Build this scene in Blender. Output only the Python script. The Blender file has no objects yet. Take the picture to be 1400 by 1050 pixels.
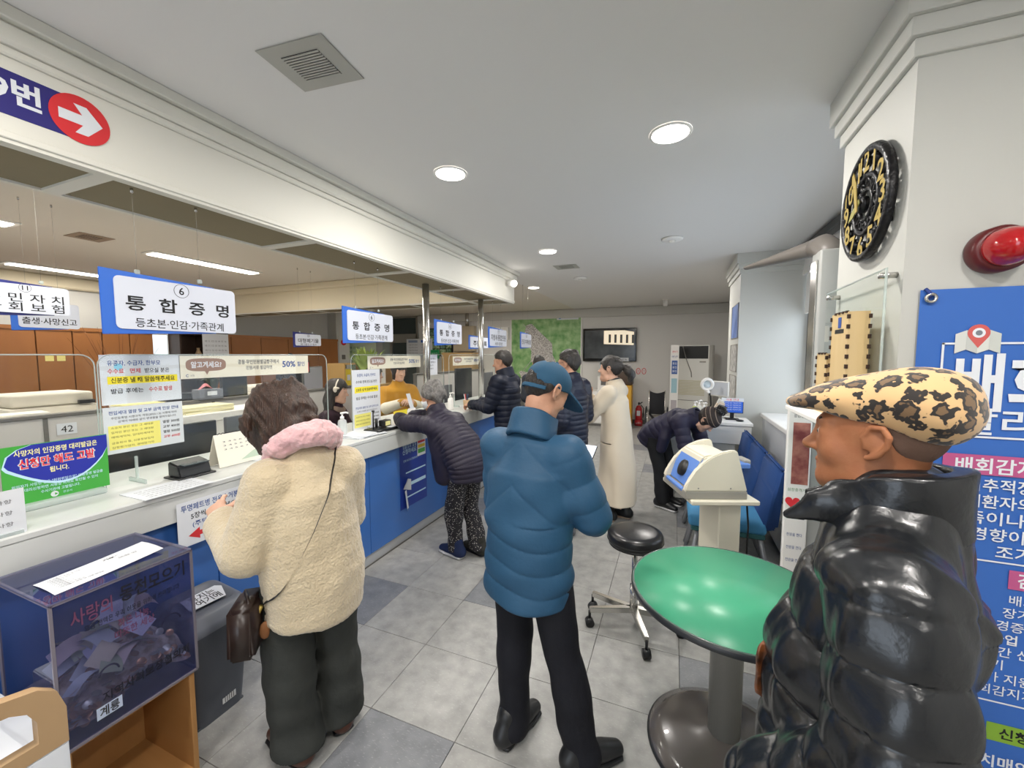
import bpy, bmesh, math, random
import numpy as np
from mathutils import Vector, Matrix, Euler

random.seed(7)
SC = bpy.context.scene
COL = SC.collection
PI = math.pi

# ------------------------------------------------------------------ camera
CAM_H = 1.66
FPX = 550.0                       # focal length in pixels of a 1400 px wide frame
PITCH = math.atan(40 / 550)
YAW = math.atan(222 * math.cos(PITCH) / 550)
cam = bpy.data.cameras.new('camera'); cam.sensor_fit = 'HORIZONTAL'; cam.sensor_width = 36
cam.lens = 36 * FPX / 1400; cam.clip_start = 0.05; cam.clip_end = 200
cam_o = bpy.data.objects.new('camera', cam); COL.objects.link(cam_o)
cam_o.location = (0, 0, CAM_H); cam_o.rotation_euler = (PI / 2 - PITCH, 0, YAW)
SC.camera = cam_o

# ------------------------------------------------------------------ world, lamps, exposure
SC.view_settings.view_transform = 'Standard'; SC.view_settings.look = 'None'
SC.view_settings.gamma = 1; SC.view_settings.use_curve_mapping = False
SC.view_settings.exposure = 0.0
W = bpy.data.worlds.new('world'); SC.world = W; W.use_nodes = True
bgn = W.node_tree.nodes['Background']; bgn.inputs[0].default_value = (0.78, 0.88, 1.0, 1); bgn.inputs[1].default_value = 4.0
try:
    SC.cycles.use_denoising = True
    SC.cycles.max_bounces = 8; SC.cycles.diffuse_bounces = 4; SC.cycles.transparent_max_bounces = 24
    SC.cycles.glossy_bounces = 4; SC.cycles.sample_clamp_indirect = 6
except Exception: pass

def area(name, loc, power, color, size, size_y=None, rot=(0, 0, 0), shape='DISK', portal=False):
    l = bpy.data.lights.new(name, 'AREA'); l.energy = power; l.color = color; l.shape = shape; l.size = size
    if size_y: l.size_y = size_y
    if portal: l.cycles.is_portal = True
    o = bpy.data.objects.new(name, l); COL.objects.link(o); o.location = loc; o.rotation_euler = rot
    return o
HALL_DL = [(-1.34, 2.29), (-.05, 2.31), (-1.33, 4.36), (-2.25, 6.57), (-.05, 6.5)]       # hall downlights in view, plus a last lamp that has no fitting
BACK_DL = [(-1.34, .25), (-.05, .25), (-1.34, -1.7), (.9, -1.7), (.9, .25)]                # the same rows go on behind the camera
OFF_LT = [(-5.44, 3.34), (-7.67, 2.97), (-5.4, 1.35), (-7.67, .95), (-3.3, 3.3), (-3.3, 1.0)]  # office tube lights; the row nearest the counter is added to light signs
for x, y in HALL_DL: area('downlight_lamp', (x, y, 2.765), 20 if y < 5 else 30, (1, .955, .90), .17)
for x, y in BACK_DL: area('downlight_lamp', (x, y, 2.765), 21, (1, .955, .90), .17)
for x, y in OFF_LT: area('tube_or_added_lamp', (x, y, 2.765), 15 if x < -7 else 26, (1, .95, .87), .16, 1.15, shape='RECTANGLE')
for x, y in ((-5.2, 7.6), (-3.4, 7.8)): area('tube_or_added_lamp', (x, y, 2.765), 24, (1, .95, .87), .16, 1.15, shape='RECTANGLE')
area('window_portal', (1.33, 3.8, 1.75), 1, (1, 1, 1), 2.9, 1.5, (0, PI / 2, 0), 'RECTANGLE', portal=True).rotation_euler = (0, PI / 2, 0)

# ------------------------------------------------------------------ materials
def srgb(h):
    if isinstance(h, str):
        h = h.lstrip('#'); c = [int(h[i:i + 2], 16) / 255 for i in (0, 2, 4)]
    else: c = list(h)
    return tuple((v / 12.92 if v <= .04045 else ((v + .055) / 1.055) ** 2.4) for v in c) + (1,)
MATS = {}
def mat(name, c, rough=.6, metal=0, bump=None, var=None, spec=.5, coat=0, sheen=0, emit=None, stretch=None, bdist=.01):
    """bump=(scale,strength[,detail]); var=(scale, second colour, contrast)"""
    if name in MATS: return MATS[name]
    m = bpy.data.materials.new(name); m.use_nodes = True; nt = m.node_tree; N = nt.nodes; L = nt.links
    b = N['Principled BSDF']; b.inputs['Base Color'].default_value = srgb(c)
    b.inputs['Roughness'].default_value = rough; b.inputs['Metallic'].default_value = metal
    b.inputs['Specular IOR Level'].default_value = spec
    b.inputs['Coat Weight'].default_value = coat; b.inputs['Sheen Weight'].default_value = sheen
    if emit:
        b.inputs['Emission Color'].default_value = srgb(emit[0]); b.inputs['Emission Strength'].default_value = emit[1]
    tc = N.new('ShaderNodeTexCoord'); vec = tc.outputs['Object']
    if stretch:
        mp = N.new('ShaderNodeMapping'); mp.inputs['Scale'].default_value = stretch; L.new(vec, mp.inputs[0]); vec = mp.outputs[0]
    if var:
        n = N.new('ShaderNodeTexNoise'); n.inputs['Scale'].default_value = var[0]; n.inputs['Detail'].default_value = 5; L.new(vec, n.inputs['Vector'])
        r = N.new('ShaderNodeValToRGB'); w = var[2] if len(var) > 2 else .2
        r.color_ramp.elements[0].position = .5 - w; r.color_ramp.elements[1].position = .5 + w
        r.color_ramp.elements[0].color = srgb(c); r.color_ramp.elements[1].color = srgb(var[1])
        L.new(n.outputs['Fac'], r.inputs[0]); L.new(r.outputs[0], b.inputs['Base Color'])
    if bump:
        n = N.new('ShaderNodeTexNoise'); n.inputs['Scale'].default_value = bump[0]; n.inputs['Detail'].default_value = bump[2] if len(bump) > 2 else 3; L.new(vec, n.inputs['Vector'])
        bp = N.new('ShaderNodeBump'); bp.inputs['Strength'].default_value = bump[1]; bp.inputs['Distance'].default_value = bdist
        L.new(n.outputs['Fac'], bp.inputs['Height']); L.new(bp.outputs[0], b.inputs['Normal'])
    MATS[name] = m; return m
def clear(name, tint='#ffffff', gloss=.12, rough=.02, haze=0.0, hazec='#ffffff'):
    """thin clear sheet: transparent, with fresnel gloss and a little scattering haze"""
    if name in MATS: return MATS[name]
    m = bpy.data.materials.new(name); m.use_nodes = True; nt = m.node_tree; N = nt.nodes; L = nt.links
    N.remove(N['Principled BSDF']); out = N['Material Output']
    t = N.new('ShaderNodeBsdfTransparent'); t.inputs[0].default_value = srgb(tint)
    g = N.new('ShaderNodeBsdfGlossy'); g.inputs['Roughness'].default_value = rough
    fr = N.new('ShaderNodeFresnel'); fr.inputs[0].default_value = 1.45
    mu = N.new('ShaderNodeMath'); mu.operation = 'MULTIPLY'; mu.inputs[1].default_value = gloss / .12; mu.use_clamp = True
    geo = N.new('ShaderNodeNewGeometry'); fb = N.new('ShaderNodeMath'); fb.operation = 'MULTIPLY_ADD'; fb.inputs[1].default_value = -1; fb.inputs[2].default_value = 1
    L.new(geo.outputs['Backfacing'], fb.inputs[0]); fm = N.new('ShaderNodeMath'); fm.operation = 'MULTIPLY'     # reflect at the outer skin only
    L.new(fr.outputs[0], fm.inputs[0]); L.new(fb.outputs[0], fm.inputs[1]); L.new(fm.outputs[0], mu.inputs[0])
    mx = N.new('ShaderNodeMixShader'); L.new(mu.outputs[0], mx.inputs[0]); L.new(t.outputs[0], mx.inputs[1]); L.new(g.outputs[0], mx.inputs[2])
    src = mx.outputs[0]
    if haze:
        d = N.new('ShaderNodeBsdfDiffuse'); d.inputs[0].default_value = srgb(hazec)
        m2 = N.new('ShaderNodeMixShader'); m2.inputs[0].default_value = haze; L.new(src, m2.inputs[1]); L.new(d.outputs[0], m2.inputs[2]); src = m2.outputs[0]
    L.new(src, out.inputs[0]); MATS[name] = m; return m

# ------------------------------------------------------------------ objects
WL = {}                                            # world location of parents
def wl(o): return WL.get(o.name, Vector((0, 0, 0))) if o else Vector((0, 0, 0))
def link(o, parent=None):
    COL.objects.link(o)
    if parent: o.parent = parent
    return o
def tag(o, label=None, cat=None, group=None, kind=None):
    if label: o['label'] = label
    if cat: o['category'] = cat
    if group: o['group'] = group
    if kind: o['kind'] = kind
    return o
def thing(name, label, cat, loc=(0, 0, 0), rz=0, group=None):
    o = bpy.data.objects.new(name, None); o.empty_display_size = .1; link(o)
    o.location = loc; o.rotation_euler = (0, 0, rz); WL[o.name] = Vector(loc)
    return tag(o, label, cat, group)
def copy_tree(o, loc=None, rz=None, label=None, parent=None):
    c = o.copy(); link(c); c.parent = parent
    for ch in list(o.children): copy_tree(ch, parent=c)
    if loc: c.location = loc
    if rz is not None: c.rotation_euler = (0, 0, rz)
    if label: c['label'] = label
    return c
class MB:
    """collects shapes in one bmesh; build() links them as one mesh object"""
    def __init__(s): s.bm = bmesh.new(); s.sm = []
    def box(s, lo, hi, bev=0.0, seg=1, M=None):
        lo = Vector(lo); hi = Vector(hi); bm = bmesh.new()
        bmesh.ops.create_cube(bm, size=1)
        for v in bm.verts: v.co = Vector([lo[i] + (v.co[i] + .5) * (hi[i] - lo[i]) for i in range(3)])
        if bev: bmesh.ops.bevel(bm, geom=list(bm.edges), offset=bev, segments=seg, affect='EDGES', profile=.5)
        return s._add(bm, M, seg > 1)
    def cbox(s, c, d, bev=0.0, seg=1, M=None):
        return s.box([c[i] - d[i] / 2 for i in range(3)], [c[i] + d[i] / 2 for i in range(3)], bev, seg, M)
    def lathe(s, prof, seg=24, M=None, c=(0, 0, 0), smooth=True, caps=True):
        """prof = [(r,z)...] about z through c"""
        bm = bmesh.new(); rings = []
        for r, z in prof:
            rings.append([bm.verts.new((c[0] + r * math.cos(2 * PI * k / seg), c[1] + r * math.sin(2 * PI * k / seg), c[2] + z)) for k in range(seg)])
        for a, b in zip(rings, rings[1:]):
            for k in range(seg): bm.faces.new((a[k], a[(k + 1) % seg], b[(k + 1) % seg], b[k]))
        if caps: bm.faces.new(rings[0][::-1]); bm.faces.new(rings[-1])
        return s._add(bm, M, smooth)
    def cyl(s, a, b, r, r2=None, seg=16, smooth=True):
        a = Vector(a); b = Vector(b); d = b - a; q = d.to_track_quat('Z', 'Y').to_matrix().to_4x4(); q.translation = a
        return s.lathe([(r, 0), (r2 if r2 is not None else r, d.length)], seg, q, smooth=smooth)
    def tube(s, pts, r, seg=8, closed=False):
        pts = [Vector(p) for p in pts]; bm = bmesh.new(); rings = []; n = len(pts); up = None
        rr = r if isinstance(r, (list, tuple)) else [r] * n
        for i, p in enumerate(pts):
            if closed: t = (pts[(i + 1) % n] - pts[i - 1])
            else: t = pts[min(i + 1, n - 1)] - pts[max(i - 1, 0)]
            t.normalize()
            if up is None: up = t.orthogonal().normalized()
            up = (up - t * up.dot(t)).normalized(); w = t.cross(up)
            rings.append([bm.verts.new(p + rr[i] * (math.cos(2 * PI * k / seg) * up + math.sin(2 * PI * k / seg) * w)) for k in range(seg)])
        pr = list(zip(rings, rings[1:])) + ([(rings[-1], rings[0])] if closed else [])
        for a, b in pr:
            for k in range(seg): bm.faces.new((a[k], a[(k + 1) % seg], b[(k + 1) % seg], b[k]))
        if not closed: bm.faces.new(rings[0][::-1]); bm.faces.new(rings[-1])
        return s._add(bm, None, True)
    def prism(s, poly, lo, hi, M=None, bev=0, smooth=False):
        """2-D polygon (x,y) extruded z lo..hi"""
        bm = bmesh.new()
        a = [bm.verts.new((p[0], p[1], lo)) for p in poly]; b = [bm.verts.new((p[0], p[1], hi)) for p in poly]
        n = len(poly)
        bm.faces.new(a[::-1]); bm.faces.new(b)
        for i in range(n): bm.faces.new((a[i], a[(i + 1) % n], b[(i + 1) % n], b[i]))
        if bev: bmesh.ops.bevel(bm, geom=list(bm.edges), offset=bev, segments=2, affect='EDGES')
        return s._add(bm, M, smooth)
    def sphere(s, c, r, seg=16, M=None):
        rr = r if isinstance(r, (tuple, list)) else (r, r, r); bm = bmesh.new()
        bmesh.ops.create_uvsphere(bm, u_segments=seg, v_segments=max(6, seg * 2 // 3), radius=1)
        for v in bm.verts: v.co = Vector((c[0] + v.co.x * rr[0], c[1] + v.co.y * rr[1], c[2] + v.co.z * rr[2]))
        return s._add(bm, M, True)
    def grid(s, f, nu, nv, closed_u=False):
        bm = bmesh.new(); V = [[bm.verts.new(f(u / (nu if closed_u else nu - 1), v / (nv - 1))) for u in range(nu)] for v in range(nv)]
        for j in range(nv - 1):
            for i in range(nu if closed_u else nu - 1):
                k = (i + 1) % nu; bm.faces.new((V[j][i], V[j][k], V[j + 1][k], V[j + 1][i]))
        return s._add(bm, None, True)
    def _add(s, bm, M, smooth):
        if M is not None: bmesh.ops.transform(bm, matrix=M, verts=bm.verts)
        bmesh.ops.recalc_face_normals(bm, faces=bm.faces)
        off = len(s.bm.verts); nv = [s.bm.verts.new(v.co) for v in bm.verts]; bm.verts.index_update()
        for f in bm.faces:
            try:
                nf = s.bm.faces.new([nv[v.index] for v in f.verts]); nf.smooth = smooth
            except ValueError: pass
        bm.free(); return s
    def build(s, name, m, parent=None, local=False):
        me = bpy.data.meshes.new(name)
        if parent is not None and not local: bmesh.ops.translate(s.bm, vec=-wl(parent), verts=s.bm.verts)
        s.bm.to_mesh(me); s.bm.free(); me.materials.append(m)
        o = link(bpy.data.objects.new(name, me), parent)
        if parent is not None: WL[o.name] = wl(parent)
        return o
def box(name, lo, hi, m, parent=None, bev=0.0, local=False, seg=1): return MB().box(lo, hi, bev, seg).build(name, m, parent, local)
def structure(o): o['kind'] = 'structure'; return o

# ------------------------------------------------------------------ lettering
TXT = []
def frame(o, x, y):
    x = Vector(x).normalized(); y = Vector(y).normalized(); z = x.cross(y).normalized()
    return Matrix(((x.x, y.x, z.x, o[0]), (x.y, y.y, z.y, o[1]), (x.z, y.z, z.z, o[2]), (0, 0, 0, 1)))
FACING = {'+x': ((0, 1, 0), (0, 0, 1)), '-x': ((0, -1, 0), (0, 0, 1)), '-y': ((1, 0, 0), (0, 0, 1)), '+y': ((-1, 0, 0), (0, 0, 1)), '+z': ((1, 0, 0), (0, 1, 0))}
def text(s, o, size, m, parent, face='+x', width=None, bold=0.0, align='CENTER', name='lettering', local=False):
    """flat lettering; o = centre (or left end) of the line, size = em height, width = total width to fit"""
    X, Y = face if isinstance(face, tuple) else FACING[face]
    b = min((0, .006, .012, .02, .03, .055), key=lambda v: abs(v - bold))
    TXT.append((s, frame(o, X, Y), size, m, parent, width, b, align, name, local))
def flush_text():
    """all strings of one weight are set as the lines of one text block, meshed once and cut into lines"""
    by = {}
    for t in TXT: by.setdefault(t[6], set()).add(t[0])
    obs = {}
    for b, ss in by.items():
        ss = sorted(ss); c = bpy.data.curves.new('text', 'FONT'); c.body = '\n'.join(ss); c.offset = b; c.space_line = 4; c.resolution_u = 2; c.fill_mode = 'FRONT'
        ob = bpy.data.objects.new('text', c); COL.objects.link(ob); obs[b] = (ob, ss)
    dg = bpy.context.evaluated_depsgraph_get(); lines = {}
    for b, (ob, ss) in obs.items():
        me = bpy.data.meshes.new_from_object(ob.evaluated_get(dg)); n = len(me.vertices)
        V = np.empty(n * 3); me.vertices.foreach_get('co', V); V = V.reshape(-1, 3)
        row = np.round((.3 - V[:, 1]) / 4.0).astype(int); V[:, 1] += row * 4.0
        F = [tuple(p.vertices) for p in me.polygons]; fr = {}
        for f in F: fr.setdefault(int(row[f[0]]), []).append(f)
        for r, s in enumerate(ss):
            fs = fr.get(r)
            if not fs: continue
            idx = sorted({i for f in fs for i in f}); mp = {v: k for k, v in enumerate(idx)}
            lines[(b, s)] = (V[idx], [[mp[i] for i in f] for f in fs])
        bpy.data.objects.remove(ob); bpy.data.meshes.remove(me)
    for s, M, size, m, parent, width, b, align, name, local in TXT:
        if (b, s) not in lines: continue
        V, F = lines[(b, s)]; P = V * size; a, z = P[:, 0].min(), P[:, 0].max()
        k = width / max(1e-6, z - a) if width else 1
        P = P - np.array([(a + z) / 2 if align == 'CENTER' else a, .36 * size, 0]); P[:, 0] *= k
        A = np.array(M); P = P @ A[:3, :3].T + A[:3, 3]
        if parent is not None and not local: P = P - np.array(wl(parent))
        me = bpy.data.meshes.new(name); me.from_pydata(P.tolist(), [], F); me.materials.append(m)
        link(bpy.data.objects.new(name, me), parent)
    TXT.clear()
def quad(name, o, w, h, m, parent, face='+x', t=.0006, round_=0, local=False, poly=None):
    """thin flat panel centred on o"""
    X, Y = face if isinstance(face, tuple) else FACING[face]
    if poly is None:
        if round_:
            poly = []
            for cx, cy, a0 in ((w / 2 - round_, h / 2 - round_, 0), (-w / 2 + round_, h / 2 - round_, 90), (-w / 2 + round_, -h / 2 + round_, 180), (w / 2 - round_, -h / 2 + round_, 270)):
                for k in range(5): a = math.radians(a0 + 22.5 * k); poly.append((cx + round_ * math.cos(a), cy + round_ * math.sin(a)))
        else: poly = [(-w / 2, -h / 2), (w / 2, -h / 2), (w / 2, h / 2), (-w / 2, h / 2)]
    return MB().prism(poly, 0, t, frame(o, X, Y)).build(name, m, parent, local)
def disc(r, n=32, sx=1, sy=1): return [(r * sx * math.cos(2 * PI * k / n), r * sy * math.sin(2 * PI * k / n)) for k in range(n)]

# ================================================================== SETTING
M_wall = mat('wall_paint', '#cbcac5', .75, bump=(60, .05), var=(1.2, '#c4c3bd', .3))
M_wallfar = mat('wall_far_paint', '#dcdad6', .75, bump=(60, .05))
M_ceil = mat('ceiling_paint', '#dcdad7', .85, bump=(40, .03))
M_ceil2 = mat('office_ceiling_paint', '#d8d2c8', .85, bump=(40, .03))
M_beam = mat('beam_paint', '#d6d4ca', .6, bump=(50, .03))
M_warmlit = mat('warm_lit_paint', '#d8cdb2', .7, bump=(50, .03))  # beam paint with the yellow light on it put into the colour
M_soffit = mat('soffit_cloth', '#857b62', .9, bump=(300, .2), var=(2, '#7d735b', .3))
M_white = mat('white_paint', '#eceae6', .5)
M_grout = mat('grout', '#4d4b49', .9)
M_dark = mat('dark_gap', '#2a2826', .8)

def tilemat(name, a, b, rough):
    m = mat(name, a, rough, bump=(35, .06), var=(13, b, .22)); nt = m.node_tree; N = nt.nodes; L = nt.links
    # cloudy concrete print, shifted per tile, and pale scuffs
    oi = N.new('ShaderNodeObjectInfo'); mp = [n for n in N if n.type == 'TEX_NOISE']
    ad = N.new('ShaderNodeVectorMath'); ad.operation = 'ADD'; tc = [n for n in N if n.type == 'TEX_COORD'][0]
    L.new(tc.outputs['Object'], ad.inputs[0]); L.new(oi.outputs['Location'], ad.inputs[1])
    for n in mp: L.new(ad.outputs[0], n.inputs['Vector'])
    bs = N['Principled BSDF']; src = bs.inputs['Base Color'].links[0].from_socket
    s2 = N.new('ShaderNodeTexNoise'); s2.inputs['Scale'].default_value = 120; s2.inputs['Detail'].default_value = 3
    mpp = N.new('ShaderNodeMapping'); mpp.inputs['Scale'].default_value = (.45, 1.6, 1); mpp.inputs['Rotation'].default_value = (0, 0, .9)
    L.new(ad.outputs[0], mpp.inputs[0]); L.new(mpp.outputs[0], s2.inputs['Vector'])
    rr = N.new('ShaderNodeValToRGB'); rr.color_ramp.elements[0].position = .60; rr.color_ramp.elements[1].position = .72
    L.new(s2.outputs['Fac'], rr.inputs[0])
    sc = N.new('ShaderNodeMath'); sc.operation = 'MULTIPLY'; sc.inputs[1].default_value = .22; L.new(rr.outputs[0], sc.inputs[0])
    mx = N.new('ShaderNodeMixRGB'); mx.inputs[2].default_value = srgb('#e2e1de'); L.new(sc.outputs[0], mx.inputs[0]); L.new(src, mx.inputs[1])
    L.new(mx.outputs[0], bs.inputs['Base Color']); return m
M_tile = tilemat('floor_tile_light', '#8d8d8a', '#a9a8a5', .42)
M_tiled = tilemat('floor_tile_dark', '#707276', '#85878b', .42)

floor = structure(box('floor', (-8.6, -3.2, -.12), (2.2, 10.3, -.006), M_grout))
x0, y0, T = -1.281, 1.853, .45
protos = {}
def tile_mesh(m):
    t = MB().box((-T / 2 + .0012, -T / 2 + .0012, -.0065), (T / 2 - .0012, T / 2 - .0012, 0), .0012).build('tile', m, floor); return t
dark = {(-1, 0), (0, -1 - 0), (0, 1), (-2, 0), (3, 0), (3, 5), (2, 6), (3, 6), (-1, 7), (1, 11), (3, 9), (-2, 4), (2, 3)}
dark = {(0, -2), (0, 1), (-2, 0), (3, 0), (3, 5), (3, 6), (2, 9), (-1, 8), (1, 12), (-2, 4)}
first = {}
for i in range(-2, 8):
    for j in range(-11, 19):
        if i > 4 and j > -2: continue
        k = (i, j) in dark
        if k not in first: first[k] = o = tile_mesh(M_tiled if k else M_tile)
        else: o = link(first[k].copy(), floor)
        o.location = (x0 + (i + .5) * T, y0 + (j + .5) * T, 0)
structure(box('floor_office', (-8.4, -3.0, -.006), (-2.2, 10.1, -.001), mat('office_floor', '#a5a19a', .5, var=(6, '#b0aca6', .3))))
# walls --------------------------------------------------------------
structure(box('wall_far', (-7.0, 10.05, 0), (2.2, 10.25, 2.8), M_wallfar))
structure(box('wall_left', (-8.55, -3.2, 0), (-8.35, 8.6, 2.8), M_wall))
structure(box('wall_back_left', (-8.5, -3.2, 0), (-2.4, -3.0, 2.8), M_wall))
structure(box('wall_back_right', (-.8, -3.2, 0), (2.2, -3.0, 2.8), M_wall))  # unseen wall, widened to cut light from the back opening
structure(box('wall_back_top', (-2.4, -3.2, 2.25), (1.0, -3.0, 2.8), M_wall))  # unseen; opening beneath it added to let sky fill in
structure(box('wall_right', (1.9, -3.0, 0), (2.1, 1.7, 2.8), M_wall))
structure(box('ceiling', (-2.35, -3.2, 2.8), (2.2, 10.25, 2.92), M_ceil))
structure(box('ceiling_office', (-8.6, -3.2, 2.8), (-2.35, 10.25, 2.92), M_ceil2))
# window wall between the pillars
M_frame = mat('window_frame_dark', '#2c2e30', .4, metal=.3)
structure(box('wall_window_low', (1.27, 2.28, 0), (1.45, 5.3, 1.0), M_white))
structure(box('wall_window_high', (1.27, 2.28, 2.52), (1.45, 5.3, 2.8), M_white))
win = MB()
for y in (2.29, 3.02, 3.74, 4.5, 5.26): win.cbox((1.36, y, 1.76), (.06, .05, 1.52), .004)
for z in (1.02, 1.5, 2.5): win.cbox((1.36, 3.79, z), (.05, 3.0, .045), .004)
wn = structure(win.build('window_1', M_frame))
for a, b in ((2.31, 3.0), (3.04, 3.72), (3.76, 4.48), (4.52, 5.24)):
    box('pane', (1.355, a, 1.04), (1.361, b, 2.48), clear('window_glass', gloss=.12), wn)
structure(box('trim_1', (.93, 2.28, .955), (1.3, 5.3, 1.0), M_white, bev=.006))                       # window ledge
structure(box('trim_2', (.955, 2.28, .34), (.985, 5.3, .955), mat('ledge_face', '#c9ccd0', .35, var=(3, '#d5d7da', .3))))
structure(box('trim_3', (.84, 2.28, .05), (1.27, 5.3, .30), M_white, bev=.006))
MG = mat('radiator_mesh', '#7d7863', .5, metal=.5)
mb = MB()
for k in range(60): mb.box((.95, 2.32 + k * .05, .30), (.956, 2.327 + k * .05, .53))
for k in range(6): mb.box((.948, 2.3, .31 + k * .04), (.954, 5.28, .316 + k * .04))
rg = mb.build('trim_4', MG); structure(rg)
# roller blind rail at the top of the window
structure(box('trim_5', (1.18, 2.3, 2.70), (1.26, 5.28, 2.78), M_frame, bev=.01))
M_blind = mat('blind_cloth', '#f2f1ee', .8)
bl = thing('roller_blind', 'white roller blind pulled partly down over the tall window between the pillars', 'blind', (1.2, 3.8, 2.1))
box('blind_cloth', (1.30, 2.32, 2.12), (1.303, 5.27, 2.62), M_blind, bl); box('bottom_bar', (1.295, 2.32, 2.10), (1.31, 5.27, 2.125), M_white, bl, .004)
# pillars ------------------------------------------------------------
M_pillar = mat('pillar_paint', '#c6c6c0', .55, bump=(50, .03)); M_pillar2 = mat('pillar_front_paint', '#d6d5cc', .6, bump=(50, .03))
def pillar(n, x1, x2, ya, yb):
    structure(box('wall_pillar_' + n, (x1, ya, 0), (x2, yb, 2.8), M_pillar))
    for k, (pr, za, zb) in enumerate(((.05, 2.69, 2.8), (.033, 2.635, 2.69), (.016, 2.58, 2.635))):
        structure(box('trim_%s' % {'near': 6 + k, 'far': 9 + k}[n], (x1 - pr, ya - pr, za), (x2, yb + pr, zb), M_pillar, bev=.003))
pillar('near', .68, 2.2, 1.70, 2.28)
pillar('far', .68, 1.46, 5.30, 6.25)
structure(box('wall_right_far', (1.25, 6.2, 0), (1.45, 10.1, 2.8), M_wallfar))
for n, (a, b) in enumerate((((-7.0, 9.97, 2.58), (1.3, 10.06, 2.8)), ((1.17, 6.2, 2.58), (1.26, 10.0, 2.8)))):
    structure(box('trim_%d' % (12 + n), a, b, M_wall, bev=.02))
structure(box('baseboard_far', (-7.0, 10.03, 0), (1.25, 10.06, .1), mat('baseboard_dark', '#55534f', .5)))
pipe = MB(); pipe.tube([(-.75, 9.99, .16), (1.2, 9.99, .16)], .022); pipe.tube([(-.75, 9.99, .26), (1.2, 9.99, .26)], .022)
structure(pipe.build('trim_14', mat('pipe_paint', '#bfbdb8', .4)))
# diagonal of the far right corner cornice is the trim_13 run; beam over the counter
BX = -2.1
bm_ = structure(MB().box((-2.6, -3.0, 2.39), (BX, 5.3, 2.8)).build('beam', M_beam))
structure(box('trim_15', (BX - .01, -3.0, 2.755), (BX + .06, 5.36, 2.8), M_beam, bev=.004))
structure(box('trim_16', (BX - .01, -3.0, 2.685), (BX + .038, 5.338, 2.757), M_beam, bev=.012))
structure(box('trim_17', (BX - .01, -3.0, 2.655), (BX + .016, 5.316, 2.687), M_beam, bev=.006))
structure(box('trim_18', (BX - .01, -3.0, 2.385), (BX + .008, 5.308, 2.41), M_beam, bev=.003))
cb = structure(MB().box((-8.35, 4.88, 2.39), (-2.55, 5.3, 2.8)).build('cross_beam', M_warmlit))
structure(box('trim_19', (-8.35, 4.80, 2.70), (-2.55, 4.89, 2.8), M_warmlit, bev=.015))
structure(box('trim_20', (-8.28, -3.0, 2.62), (-8.2, 4.88, 2.8), M_warmlit, bev=.02)).location = (-.07, 0, 0)
# recessed cloth panels in the soffits, framed by white strips
ys = [-3.0, -2.0, -.98, .02, .94, 1.95, 2.95, 3.95, 4.85]
fr = MB()
fr.box((-2.6, -3.0, 2.372), (-2.57, 5.3, 2.392)); fr.box((-2.15, -3.0, 2.372), (-2.1, 5.3, 2.392))
for y in ys[1:]: fr.box((-2.57, y - .03, 2.372), (-2.15, y + .03, 2.392))
fr.box((-2.57, 5.27, 2.372), (-2.15, 5.3, 2.392))
structure(fr.build('trim_21', M_beam))
for a, b in zip(ys, ys[1:] + [5.3]):
    box('soffit_panel', (-2.57, a + .03, 2.382), (-2.15, b - .03, 2.3905), M_soffit, bm_)
fr = MB()
fr.box((-8.35, 4.88, 2.372), (-2.6, 4.91, 2.392)); fr.box((-8.35, 5.27, 2.372), (-2.6, 5.3, 2.392))
for k in range(7): fr.box((-2.63 - k * .95, 4.91, 2.372), (-2.6 - k * .95, 5.27, 2.392))
structure(fr.build('trim_22', M_beam))
for k in range(6): box('soffit_panel', (-3.55 - k * .95, 4.91, 2.382), (-2.63 - k * .95, 5.27, 2.3905), M_soffit, cb)
# steel posts from the counter up to the beam
M_chrome = mat('polished_steel', '#c9c7c2', .22, metal=.9)
for y, lab in ((3.5, 'polished steel post rising from counter to beam, nearer of the two'), (4.75, 'thin polished steel post rising to beam, farther of the two')):
    p = thing('steel_post', lab, 'post', (-2.35, y, 1.03), group='steel posts under the beam')
    MB().cyl((-2.35, y, 1.031), (-2.35, y, 2.37), .035).build('shaft', M_chrome, p); MB().cyl((-2.35, y, 1.031), (-2.35, y, 1.045), .055).build('collar', M_chrome, p)
# far left of the office: entrance glazing and a dark doorway
M_steel = mat('brushed_steel', '#b3b0a9', .35, metal=.8, bump=(200, .05), stretch=(1, 30, 1))
M_dglass = mat('dark_glass', '#3d4848', .08, spec=.8)
d1 = MB()
for x in (-8.0, -7.05): d1.box((x - .04, 10.02, 0), (x + .04, 10.12, 2.8))
d1.box((-8.0, 10.02, 2.02), (-7.05, 10.12, 2.28)); d1.box((-8.6, 10.02, 2.75), (-7.0, 10.12, 2.8))
dd = structure(d1.build('door_1', M_steel))
box('pane', (-7.96, 10.06, .02), (-7.09, 10.08, 2.02), M_dglass, dd); box('pane', (-7.96, 10.06, 2.28), (-7.09, 10.08, 2.75), M_dglass, dd)
box('pane', (-8.6, 10.06, .02), (-8.04, 10.08, 2.75), mat('pale_glass', '#b9c4c2', .1), dd)
structure(box('wall_left_far', (-8.55, 8.6, 0), (-8.35, 10.2, 2.8), M_wall))
structure(box('wall_column', (-8.36, 7.95, 0), (-8.06, 8.4, 2.8), M_wall))

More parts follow.
